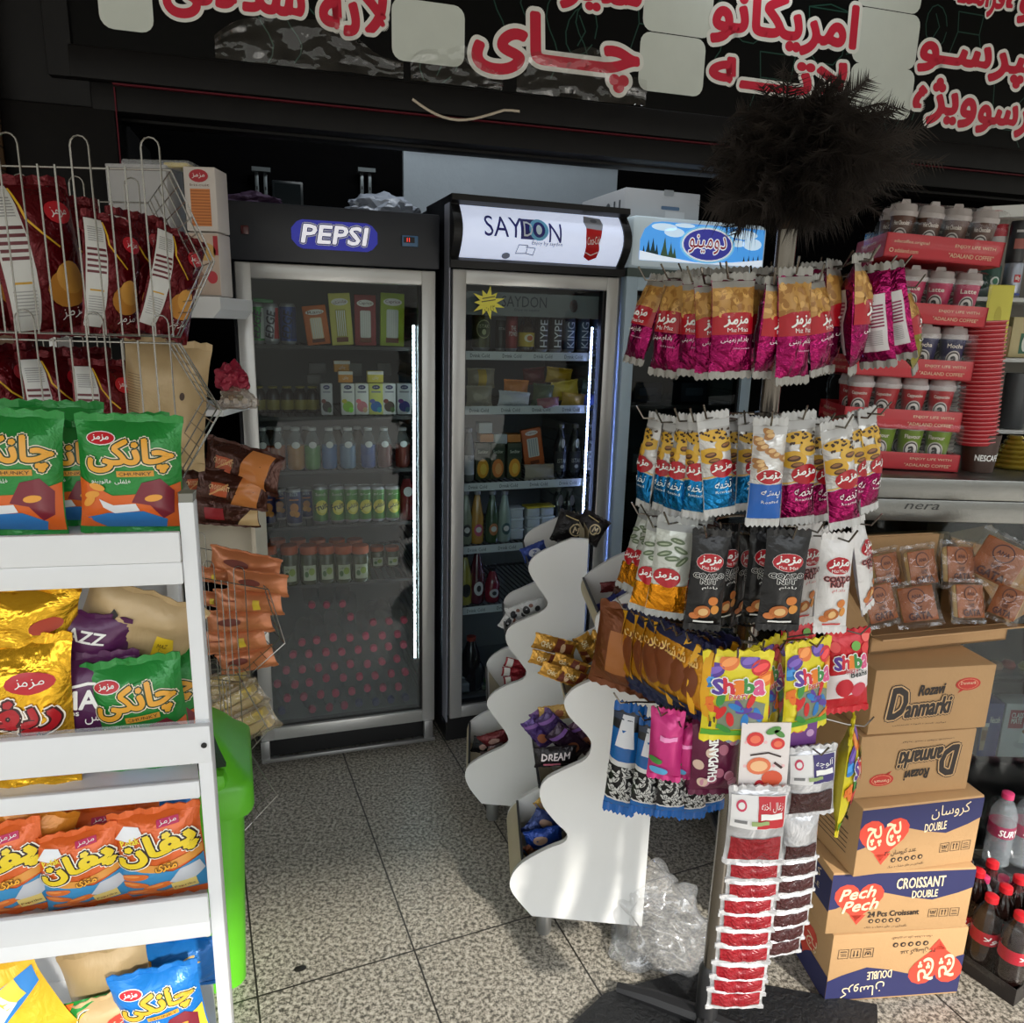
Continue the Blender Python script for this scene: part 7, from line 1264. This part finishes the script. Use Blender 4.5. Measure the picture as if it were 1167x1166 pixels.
for px, pb, pt, dy, rz, ry, rx, wm, l in ((1006, 712, 668, .03, .05, -.12, -.35, .95, 'wrapped cake in the front row of the open carton, left end'), (1050, 712, 670, .03, -.5, -.25, -.35, .95, 'wrapped cake turned sideways in the middle of the front row of the open carton'), (1104, 708, 668, .03, .05, .1, -.35, 1.1, 'wrapped cake in the front row of the open carton, right of the sideways one'), (1012, 672, 632, .10, .1, -.1, -.3, .95, 'wrapped cake in the back row of the open carton, left end'), (1052, 670, 628, .10, 0, -.08, -.3, .95, 'lighter wrapped cake in the back row of the open carton, second from the left'), (1092, 668, 624, .11, .1, .1, -.3, 1.05, 'wrapped cake in the back row of the open carton, third from the left'), (1122, 664, 614, .12, -.9, .35, -.2, 1, 'wrapped cake standing on edge at the back right of the open carton'), (1138, 706, 668, .04, -1.0, .2, -.3, .8, 'wrapped cake standing on edge at the front right of the open carton')):
    pr, h = gc; Y = Yf+.02+dy; o = pr.get(l, G); a = atY(px, pb, Y); b = atY(px, pt, Y); s = (b.z-a.z)/h*1.08; o.location = a; o.scale = (s*wm, s, s); o.rotation_euler = (rx, ry, yaw+rz)
# small box with a red pattern wedged below
p = pl5.w(1124, 752, .06); mb = MB(); mb.box(-.05, .03, 0, .03, 0, .03, M('box_kraft2', (176, 146, 108), .7), .002); deco(mb, flat((.031, 0, 0), (0, 1, 0), (0, 0, 1)), []) 
deco(mb, flat((0, 0, 0), (1, 0, 0), (0, 0, 1)), sum([E(-.005+.016*i, .008+.013*j, .006, .005, C3(150, 60, 70), L=1)+E(-.005+.016*i, .008+.013*j, .004, .003, C3(190, 150, 120), L=2) for i in range(3) for j in range(2)], [])); 
# ---------- glass counter ----------
CX0, CY0 = .60, 1.80; cz = atY(1080, 546, CY0).z
ct = thing('glass_counter', 'stainless steel shop counter with a glass front, behind the carton stack', 'counter', (CX0, CY0, 0)); ss = M('stainless', (120, 120, 116), .3, .75, var=.08, bump=.05, bscale=90); cgl = clear_mat('counter_glass', (205, 212, 212), gloss=.5, rough=.02)
CW = 1.9; z1c = atY(1080, 570, CY0).z; z2c = atY(1080, 596, CY0).z
mb = MB(); mb.box(0, CW, 0, .62, z1c, cz, ss, .004); mb.box(0, CW, .006, .62, z2c, z1c-.002, ss, .003); deco(mb, flat((0, .006, 0), (1, 0, 0), (0, 0, 1)), T('nera', atY(1052, 577, CY0).x-CX0, atY(1052, 578, CY0).z, .085, .014, C3(40, 40, 40), shear=.3, L=1)); mb.build('worktop', ct)
mb = MB(); al2 = M('counter_rail', (120, 116, 106), .35, .6)
for y in (0, .6): mb.box(.0, CW, y, y+.02, .10, .125, al2)
mb.box(0, .02, 0, .62, .10, .125, al2); mb.box(0, .02, 0, .02, .125, z2c, al2); mb.box(0, .02, .6, .62, .125, z2c, al2); mb.box(CW-.02, CW, 0, .62, .1, z2c, al2); mb.build('frame', ct)
mb = MB(); mb.box(.02, CW, .012, .016, .125, z2c, cgl); mb.box(.006, .010, .02, .6, .125, z2c, cgl); mb.build('glass', ct, smooth=False)
mb = MB(); mb.box(.02, CW-.02, .05, .6, .10, .12, dark); mb.box(.02, CW-.02, .57, .6, .12, z2c, dark); mb.box(.02, CW-.02, .05, .58, .62, .63, clear_mat('shelf_glass', (170, 180, 180))); mb.box(.02, CW-.02, .05, .58, .86, .868, MATS['shelf_glass']); mb.build('inner_shelf', ct, smooth=False)
for x in (.06, CW-.1):
    for y in (.05, .52):
        mb = MB(); mb.box(x, x+.04, y, y+.04, 0, .1, dark); mb.build('foot', ct)
# coffee boxes standing in the counter window
def onC(px, py, Y=CY0+.06): return atY(px, py, Y)
p = onC(1112, 862); q = onC(1146, 802); w, h = q.x-p.x, q.z-p.z; YB = CY0+.06
shz = p.z
mb = MB(); mb.box(0, w, 0, .06, 0, h, M('box_blue', (36, 54, 130), .45), .002); deco(mb, flat((0, 0, 0), (1, 0, 0), (0, 0, 1)), T('Nescafe', w*.62, h*.7, w*.5, h*.12, wht, off=.03, shear=.2, L=2)+P([(w*.08, h*.12), (w*.3, h*.12), (w*.36, h*.6), (w*.04, h*.6)], C3(190, 160, 130), 2)+R(w*.2, h*.6, w*.36, h*.07, C3(220, 220, 220), L=3)+P([(w*.09, h*.3), (w*.31, h*.3), (w*.34, h*.5), (w*.06, h*.5)], C3(140, 96, 60), 3)+R(w*.03, h*.72, w*.05, h*.3, C3(190, 30, 40), L=2)); tag(mb.build('coffee_box', loc=p), 'dark blue coffee box with a latte glass, behind the counter glass', 'box')
mb = MB(); W2 = .12; mb.box(0, W2, 0, .06, 0, h, M('box_white', (206, 206, 208), .45), .002); deco(mb, flat((0, 0, 0), (1, 0, 0), (0, 0, 1)), R(W2*.28, h*.72, W2*.34, h*.34, C3(170, 36, 56), L=2)+T('CLASS\nMATE', W2*.28, h*.74, W2*.26, h*.2, wht, off=.04, L=3)+E(W2*.6, h*.26, W2*.3, h*.1, C3(190, 190, 194), L=2)+P([(W2*.4, h*.28), (W2*.44, h*.5), (W2*.76, h*.5), (W2*.8, h*.28)], C3(226, 224, 222), 3)+E(W2*.6, h*.5, W2*.16, h*.06, C3(160, 110, 70), L=4)); tag(mb.build('coffee_box', loc=(p.x+w+.004, p.y, p.z)), 'white coffee box with a cup picture next to the blue one, behind the counter glass', 'box')
mb = MB(); mb.box(-.25, .5, -.0, .16, -.018, -.0, dark); mb.build('inner_shelf', ct, loc=V((p.x-CX0, p.y-CY0, p.z)))
p = onC(1134, 770, CY0+.07); mb = MB(); mb.box(0, .20, 0, .08, -.008, .002, M('tray_clear', (120, 124, 126), .3), .002); o = tag(mb.build('food_tray', loc=p), 'clear tray of cut fruit behind the counter glass at the right edge', 'tray')
mb = MB(); mb.box(-.03, .3, -.02, .12, -.03, -.010, dark); mb.build('inner_shelf', ct, loc=V((p.x-CX0, p.y-CY0, p.z)))
for i, c in enumerate(((176, 120, 90), (190, 70, 60), (170, 176, 90), (200, 190, 130), (180, 80, 60))):
    mb = MB(); mb.lathe([(.002, 0), (.016, .004), (.018, .014), (.012, .024), (0, .027)], C3(*c), 12); mb.build('fruit_piece', o, loc=(.018+.04*i, .03+.01*(i % 2), .002))
# ---------- coffee cup trays ----------
lidm = M('cup_lid', (176, 168, 166), .4); redt = M('tray_red', (186, 26, 40), .45); shr = clear_mat('shrink_wrap', gloss=.55, rough=.05, bump=.4, bscale=9)
def cup(col, txt, seed=0):
    mb = MB(); mb.lathe([(.021, 0), (.0225, .002), (.031, .078), (.0325, .08)], col, 20)
    sf = cyl(.0295, .0315, .04, .036); its = E(0, .036, .019, .019, C3(196, 190, 186), L=1, n=22)+E(0, .036, .0165, .0165, C3(60, 50, 46), L=2, n=22)+E(0, .036, .0135, .0135, C3(216, 212, 208), L=3, n=20)+T('a', 0, .036, .012, .014, C3(30, 26, 26), off=.06, L=4)+T(txt, 0, .064, .036, .008, C3(226, 216, 206) if sum(col.node_tree.nodes['Mix (Legacy)'].inputs[1].default_value[:3] if 'Mix (Legacy)' in col.node_tree.nodes else (0, 0, 0)) < 1 else wht, off=.03, L=2)
    sf = lambda a, b: (lambda r, t: (V((r*math.cos(t), r*math.sin(t), b)), V((math.cos(t), math.sin(t), 0))))(.0225+(.031-.0225)*b/.078, -PI/2+a/.028)
    deco(mb, sf, its, (.006, 9), e0=.0004); o = tag(mb.build('coffee_cup'), '', 'cup')
    mb = MB(); mb.lathe([(.0335, .077), (.0345, .08), (.0345, .086), (.031, .089), (.029, .098), (.027, .100), (.02, .0985), (0, .0985)], lidm, 20); mb.prism([(-.012, .098), (.012, .098), (.009, .107), (-.009, .107)], -.027, -.012, lidm); mb.build('lid', o); return o
CR_ = [(80, 46, 30), (170, 14, 74), (36, 34, 76), (166, 26, 36), (112, 140, 34)]; CT = ['Hot Chocolate', 'Latte', 'Mocha', 'Cappuccino', 'Flavour']; CN = ['brown hot-chocolate', 'magenta latte', 'navy mocha', 'red cappuccino', 'green']
tr = [((1008, 264), (1133, 281), (1006, 292), (1131, 306)), ((990, 341), (1117, 353), (988, 364), (1114, 374)), ((975, 405), (1101, 413), (973, 427), (1099, 434)), ((962, 463), (1088, 470), (960, 485), (1086, 491)), ((955, 522), (1084, 528), (953, 541), (1082, 546))]
cupspx = [[(1003, 250, 0), (1029, 245, 1), (1053, 252, 1), (1079, 258, 1), (1107, 261, 1)], [(1028, 322, 1), (1057, 322, 1), (1089, 326, 1)], [(1040, 388, 1), (1069, 390, 1)], [(915, 445, 0), (948, 443, 0), (982, 446, 0), (1007, 448, 1), (1031, 450, 1), (1061, 452, 1)], [(992, 507, 1), (1021, 508, 1), (1051, 510, 1)]]
Yt = 1.92
for k, (TL, TR, BL, BR) in enumerate(tr):
    zt = None; a, b = atY(*BL, Yt), atY(*BR, Yt); tilt = math.atan2(b.z-a.z, b.x-a.x); w = (b-a).length; h = (atY(*TL, Yt)-a).length; dt = .23
    if k == 4: a.z = cz+.006
    t = thing('cup_carton', 'red carton of %s coffee cups, %s of the counter stack' % (CN[k], ['topmost', 'second from top', 'third from top', 'fourth from top', 'lowest'][k]), 'carton', a, 0); t.rotation_euler = (0, -tilt, -.12)
    mb = MB(); mb.box(0, w, 0, .003, 0, h, redt); mb.box(0, .003, 0, dt, 0, h, redt); mb.box(w-.003, w, 0, dt, 0, h, redt); mb.box(0, w, dt-.003, dt, 0, h, redt); mb.box(0, w, 0, dt, 0, .003, redt)
    its = T('ENJOY LIFE WITH', w*.76, h*.66, w*.34, h*.17, creamp, off=.02, L=2)+T('"ADALAND COFFEE"', w*.74, h*.30, w*.38, h*.18, creamp, off=.02, L=2)
    if k in (0,): its += T('adacoffee.original', w*.22, h*.66, w*.3, h*.17, creamp, off=.02, L=2)+T('adaland.com', w*.19, h*.3, w*.2, h*.17, creamp, off=.02, L=2)+E(w*.06, h*.3, h*.09, h*.09, creamp, L=2)+E(w*.06, h*.3, h*.06, h*.06, redt, L=3)
    elif k == 3: its += T('adacoffee.original', w*.2, h*.66, w*.28, h*.17, creamp, off=.02, L=2)
    deco(mb, flat((0, 0, 0), (1, 0, 0), (0, 0, 1)), its)
    deco(mb, flat((0, dt, 0), (0, -1, 0), (0, 0, 1)), T('ENJOY LIFE WITH', dt*.45, h*.66, dt*.5, h*.17, creamp, L=2)+T('"ADALAND COFFEE"', dt*.45, h*.3, dt*.5, h*.17, creamp, L=2)); mb.build('tray', t)
    cp_ = Proto(cup(M('cup_%d' % k, CR_[k], .4), CT[k])); G = '%s coffee cups' % CN[k]; n = 0; cols = ['left', 'second from the left', 'third from the left', 'right']
    nx = 4; sp_ = (w-.02)/nx
    for j in range(2):
        for i in range(nx):
            o = cp_.get('%s coffee cup, %s end of the %s row of its red carton' % (CN[k], ['left', 'left middle', 'right middle', 'right'][i], ['front', 'second'][j]), G)
            o.location = t.matrix_basis @ V((.01+sp_*(i+.5), .042+.075*j, .004)); o.rotation_euler = (0, -tilt, -.12-.35+.25*math.sin(i*2+k)); s = min(1, sp_/.069); o.scale = (s, s, .131/.107)
    mb = MB(); mb.box(-.004, w+.004, -.005, dt+.004, h*.3, .128, shr, .02); mb.build('shrink_wrap', t)
# stacked paper cups
def stackcups(nm, l, px, pt, pb, wpx, Y, col, n, r1, band=None, z=None):
    a = atY(px[1], pb, Y); b = atY(px[0], pt, Y); 
    if z is not None: a.z = z
    r = wpx*(a-EP).dot(_fw)/F/2; L_ = (b-a).length; t = thing(nm, l, 'cups', a); d = (b-a).normalized(); t.rotation_euler = (0, math.atan2(d.x, d.z), 0)
    for i in range(n):
        z0 = L_*(n-1-i)/n; mb = MB(); st = L_/n
        mb.lathe([(r*.86, z0), (r*.92, z0+st*.75), (r, z0+st*.78), (r, z0+st*.98), (r*.88, z0+st)], [col, col, band or col, band or col], 16); mb.build('cup', t)
    return t
stackcups('cup_stack', 'tall leaning stack of red paper cups in a clear sleeve beside the coffee trays', (1124, 1112), 366, 506, 43, 1.93, M('cup_red', (170, 34, 44), .45), 30, 1, M('cup_rim', (214, 120, 124), .4), None)
stackcups('cup_stack', 'stack of white paper cup lids behind the red cup stack', (1080, 1068), 424, 543, 30, 2.02, M('lid_white', (206, 202, 198), .45), 26, 1, M('lid_rim', (150, 146, 142), .4), None)
a = atY(1111, 546, 1.93); b = atY(1111, 504, 1.93); r = 19*(a-EP).dot(_fw)/F; hh = b.z-a.z; mb = MB(); mb.lathe([(r*.84, 0), (r, hh), (r*.97, hh), (r*.9, hh*.7), (0, hh*.7)], M('cup_nescafe', (66, 44, 34), .5, var=.7, vscale=420), 20)
deco(mb, lambda x, z: (lambda rr, t: (V((rr*math.cos(t), rr*math.sin(t), z)), V((math.cos(t), math.sin(t), 0))))(r*(.84+.16*z/hh), -PI/2+x/r), T('NESCAFÉ', 0, hh*.42, r*1.5, hh*.2, wht, off=.04, L=2), (r*.3, 9)); tag(mb.build('paper_cup', loc=(a.x, a.y, cz+.001)), 'brown speckled NESCAFÉ paper cup at the foot of the red cup stack', 'cup')
# wall shelf at the right edge
YS = 2.25; ws = thing('wall_shelf', 'white framed wall shelf with jars and mugs at the right edge', 'shelf', (0, 0, 0)); wpf = M('shelf_white', (196, 198, 196), .45)
pa, pb_, pc = atY(1124, 250, YS), atY(1150, 339, YS), atY(1150, 408, YS); pd = atY(1150, 490, YS)
mb = MB(); mb.prism([(pa.x-.02, pa.z), (pa.x+.75, pa.z+.05), (pa.x+.75, pa.z+.09), (pa.x-.02, pa.z+.03)], YS-.02, YS+.02, wpf); mb.build('frame', ws)
for p in (pb_, pc, pd):
    mb = MB(); mb.box(p.x-.12, p.x+.7, YS, YS+.2, p.z-.012, p.z, wpf, .002); mb.build('shelf', ws)
mb = MB(); mb.box(pb_.x-.13, pb_.x+.7, YS+.2, YS+.21, pd.z-.02, pa.z+.05, M('shelf_back', (116, 112, 104), .6)); mb.box(pb_.x-.13, pb_.x-.118, YS, YS+.2, 0, pb_.z, M('shelf_back2', (40, 40, 42), .6)); mb.build('back_panel', ws)
def jarx(nm, l, cat, px, pt, pb, wpx, prof, mats, items=None, Y=YS+.06, z=None):
    a = atY(px, pb, Y); b = atY(px, pt, Y); h = b.z-(z if z is not None else a.z); r = wpx*(a-EP).dot(_fw)/F/2; mb = MB(); mb.lathe([(x*r, z_*h) for x, z_ in prof], mats, 18)
    if items: deco(mb, cyl(r*1.01), items(r, h), (r*.4, 9))
    return tag(mb.build(nm, loc=(a.x, a.y, z if z is not None else a.z)), l, cat)
st4 = [(.9, 0), (1, .03), (1, .94), (.95, 1), (0, 1)]
zS = pb_.z+.001
jarx('tumbler', 'red and white tumbler on top of the green mug at the right edge', 'cup', 1134, 256, 302, 15, [(.7, 0), (1, .7), (1, 1), (0, 1)], [M('tum_white', (206, 200, 198), .4), C3(190, 30, 50), C3(190, 30, 50)], None, YS+.08, None)
jarx('mug', 'dark green mug with a round emblem on the upper shelf', 'mug', 1125, 303, 338, 20, st4, [M('mug_green', (30, 72, 60), .4)]*3+[lidm], lambda r, h: E(0, h*.5, r*.5, r*.5, C3(200, 210, 205))+E(0, h*.5, r*.3, r*.34, C3(40, 110, 80), L=2), YS+.05, zS)
jarx('tin', 'silver tin with a small red label on the upper shelf', 'tin', 1150, 300, 338, 19, st4, [M('tin_silver', (150, 156, 168), .3, .6)]*4, lambda r, h: R(0, h*.55, r*.7, h*.22, C3(190, 40, 50))+T('illy', 0, h*.55, r*.5, h*.14, wht, off=.03, L=2)+R(0, h*.1, r*1.6, h*.06, C3(50, 70, 150)), YS+.05, zS)
jarx('jar', 'black jar with a reddish label on top of the silver tin', 'jar', 1155, 252, 300, 18, st4, [M('jar_black', (26, 26, 28), .4)]*4, lambda r, h: R(0, h*.45, r*1.6, h*.24, C3(150, 80, 70))+R(0, h*.75, r*1.5, h*.06, C3(170, 170, 170)), YS+.05, zS+atY(1150, 300, YS+.05).z-zS)
zc2 = pc.z+.001
o = pbox('card_sign', 'yellow card with a small emblem standing below the upper shelf', 'card', 1118, 1147, 326, 356, YS+.02, .004, M('card_yellow', (214, 206, 80), .5), lambda w, h: E(w*.5, h*.55, w*.14, h*.16, C3(190, 180, 60))+R(w*.5, h*.25, w*.4, h*.1, C3(230, 226, 150)))
a = atY(1118, 326, YS); o.location.z = zc2; o.location.y = YS-.001; o.scale.z = (atY(1130, 326, YS+.02).z-zc2)/(atY(1130, 326, YS+.02).z-atY(1130, 356, YS+.02).z)
o = pbox('tea_box', 'dark green box behind the yellow card', 'box', 1098, 1124, 323, 408, YS+.06, .08, M('box_dgreen', (30, 62, 46), .5), lambda w, h: R(w*.5, h*.6, w*.7, h*.3, C3(60, 110, 80)));  o.location.z = zc2
o = pbox('tea_box', 'beige box with glass jars printed on it, at the right edge of the middle shelf', 'box', 1148, 1172, 362, 408, YS+.04, .08, M('box_beige', (190, 176, 130), .5), lambda w, h: R(w*.7, h*.35, w*.5, h*.5, C3(40, 96, 70))+E(w*.7, h*.35, w*.15, h*.2, C3(210, 215, 205), L=2)); o.location.z = zc2
jarx('jar', 'small amber jar on the middle shelf', 'jar', 1139, 372, 408, 14, st4, [M('jar_amber', (120, 96, 60), .25)]*3+[M('jar_lid', (90, 70, 50), .4)], None, YS+.05, zc2)
mb = MB(); 
for k in range(7): mb.lathe([(.052-.006*k, .012*k), (.056-.006*k, .012*k+.006), (.052-.006*k, .012*k+.012)], M('gold_coil', (170, 150, 60), .25, .7), 18)
p = atY(1150, 540, 2.0); tag(mb.build('dish', loc=(p.x, p.y, cz+.002)), 'golden ribbed dish upside down on the counter at the right edge', 'dish')
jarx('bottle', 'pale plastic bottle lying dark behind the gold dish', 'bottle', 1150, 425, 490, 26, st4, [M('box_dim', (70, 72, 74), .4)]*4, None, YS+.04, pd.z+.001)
# ---------- shrink-wrapped bottle packs on the floor ----------
pink = M('cap_pink2', (206, 60, 110), .4); redc = M('cap_red', (196, 30, 40), .4); cola = M('cola', (26, 12, 10), .1, coat=.6); lred = M('label_red', (176, 22, 44), .35); petc = M('pet_water2', (150, 158, 164), .08, alpha=.5)
def pet(nm, liq, cap, lab, txt, glass):
    r, h = .031, .21; mb = MB(); pr = [(r*.7, 0), (r, .012), (r*.96, .03), (r, .05), (r*.95, .07), (r, .09), (r*1.005, .092), (r*1.005, .125), (r, .127), (r*.98, .15), (r*.7, .175), (.012, .192), (.012, .198)]
    mb.lathe(pr, [liq]*6+[lab]+[liq]*3+[glass]*2, 18)
    if txt: deco(mb, cyl(r*1.01), T(txt, 0, .108, .05, .018, wht, off=.03, shear=.2, L=1), (.008, 9))
    o = tag(mb.build(nm), '', 'bottle'); mb = MB(); mb.lathe([(.0145, .194), (.0145, .208), (.012, .21), (0, .21)], cap, 14); mb.build('cap', o); return o
pc_ = Proto(pet('cola_bottle', cola, redc, lred, 'کولا', cola)); pw = Proto(pet('water_bottle', petc, pink, M('label_plum', (150, 40, 80), .4, alpha=.9), 'SURY', petc))
def pack(l, proto, lab, grp, x0, y0, z, nx, ny, sc, yaw, cat='pack', tray=True):
    t = thing('bottle_pack', l, cat, (x0, y0, z), yaw); d = .064*sc
    if tray:
        mb = MB(); mb.box(-.034*sc, d*(nx-.5), -.034*sc, d*(ny-.5), 0, .002, dark); mb.box(-.034*sc, d*(nx-.5), -.0345*sc, -.033*sc, 0, .045*sc, M('tray_film', (34, 30, 30), .3)); mb.box(-.0345*sc, -.033*sc, -.034*sc, d*(ny-.5), 0, .045*sc, MATS['tray_film']); mb.build('tray', t, smooth=False)
    mb = MB(); mb.box(-.036*sc, d*(nx-.5)+.004, -.036*sc, d*(ny-.5)+.004, .002, .196*sc, clear_mat('pack_film', gloss=.9, rough=.05, bump=.5, bscale=8), .03*sc); mb.build('shrink_film', t)
    c, s = math.cos(yaw), math.sin(yaw)
    for j in range(ny):
        for i in range(nx):
            o = proto.get(lab % (ORD[i], ORD[j]), grp); o.location = (x0+d*i*c-d*j*s, y0+d*i*s+d*j*c, z+.003); o.rotation_euler = (0, 0, yaw+.9*math.sin(i*3+j*5)*.5); o.scale = (sc,)*3
p = atZ(1150, 1140, 0); pack('shrink-wrapped pack of red-capped cola bottles on the floor right of the cartons', pc_, 'red-capped cola bottle, %s from the left in the %s row from the front', 'cola bottles in the floor pack', p.x+.01, p.y+.03, .0, 3, 4, 1.0, .55)
p = atY(1122, 1040, 1.73); pack('shrink-wrapped pack of pink-capped water bottles standing behind the cola pack', pw, 'pink-capped clear water bottle, %s from the left in the %s row from the front', 'water bottles in the floor pack', p.x, p.y, .15, 5, 1, 1.0, .05, tray=False)
mb = MB(); mb.box(-.05, .33, -.04, .03, 0, .146, M('crate_dark', (34, 34, 36), .6), .004); tag(mb.build('crate', loc=(p.x, p.y, 0), rz=.05), 'low dark crate carrying the water bottle pack', 'crate')
for i in range(3):
    q = atY(1112+22*i, 1050, 1.635); o = pw.get('pink-capped water bottle standing behind the cola pack, %s from the left, lower than the rest' % ORD[i], 'loose water bottles behind the cola'); o.location = (q.x, 1.635, 0); o.rotation_euler = (0, 0, i); o.scale = (.9,)*3
# ================= light and camera =================
w = bpy.data.worlds.new('World'); S.world = w; w.use_nodes = True; nt = w.node_tree; bg = nt.nodes['Background']
tc = nt.nodes.new('ShaderNodeTexCoord'); sp = nt.nodes.new('ShaderNodeSeparateXYZ'); rp = nt.nodes.new('ShaderNodeValToRGB')
nt.links.new(tc.outputs['Generated'], sp.inputs[0]); mr = nt.nodes.new('ShaderNodeMapRange'); mr.inputs[1].default_value = -1; mr.inputs[2].default_value = 1; nt.links.new(sp.outputs[2], mr.inputs[0]); nt.links.new(mr.outputs[0], rp.inputs[0])
e = rp.color_ramp.elements; e[0].position = 0; e[0].color = (.2, .19, .17, 1); e[1].position = 1; e[1].color = (1.5, 1.6, 1.75, 1)
for q, c in ((.50, (.22, .21, .19)), (.59, (.27, .28, .25)), (.66, (1.25, 1.3, 1.35))): e.new(q).color = c+(1,)
nt.links.new(rp.outputs[0], bg.inputs[0]); bg.inputs[1].default_value = 3.05
sun = bpy.data.lights.new('sun', 'SUN'); sun.energy = 4.8; sun.angle = math.radians(2.2); sun.color = (1, .95, .86)
so = bpy.data.objects.new('sun', sun); C.objects.link(so); so.rotation_euler = V((-.48, .72, -.60)).to_track_quat('-Z', 'Y').to_euler()
def area(name, loc, rot, sx, sy, e, col):
    l = bpy.data.lights.new(name, 'AREA'); l.shape = 'RECTANGLE'; l.size = sx; l.size_y = sy; l.energy = e; l.color = col
    o = bpy.data.objects.new(name, l); C.objects.link(o); o.location = loc; o.rotation_euler = rot; return o
p = V((F2.x0, F2.y0, 0))+F2.d*.35-F2.n*.02; area('panel_fill', (p.x, p.y, 2.75), V((.0, .5, -1)).to_track_quat('-Z', 'Y').to_euler(), 1.6, .25, 11, (.92, .97, 1))  # added fill lamp without a fitting, brightens the panel above the fridges
cam = bpy.data.cameras.new('camera'); co = bpy.data.objects.new('camera', cam); C.objects.link(co); S.camera = co
cam.sensor_width = 36; cam.sensor_fit = 'HORIZONTAL'; cam.lens = F/1167*36; cam.clip_start = .02
m = Matrix((CR, CU, -_fw)).transposed().to_4x4(); m.translation = EP; co.matrix_world = m
vs = S.view_settings; vs.view_transform = 'Standard'; vs.look = 'None'; vs.exposure = 0; vs.gamma = 1; vs.use_curve_mapping = False
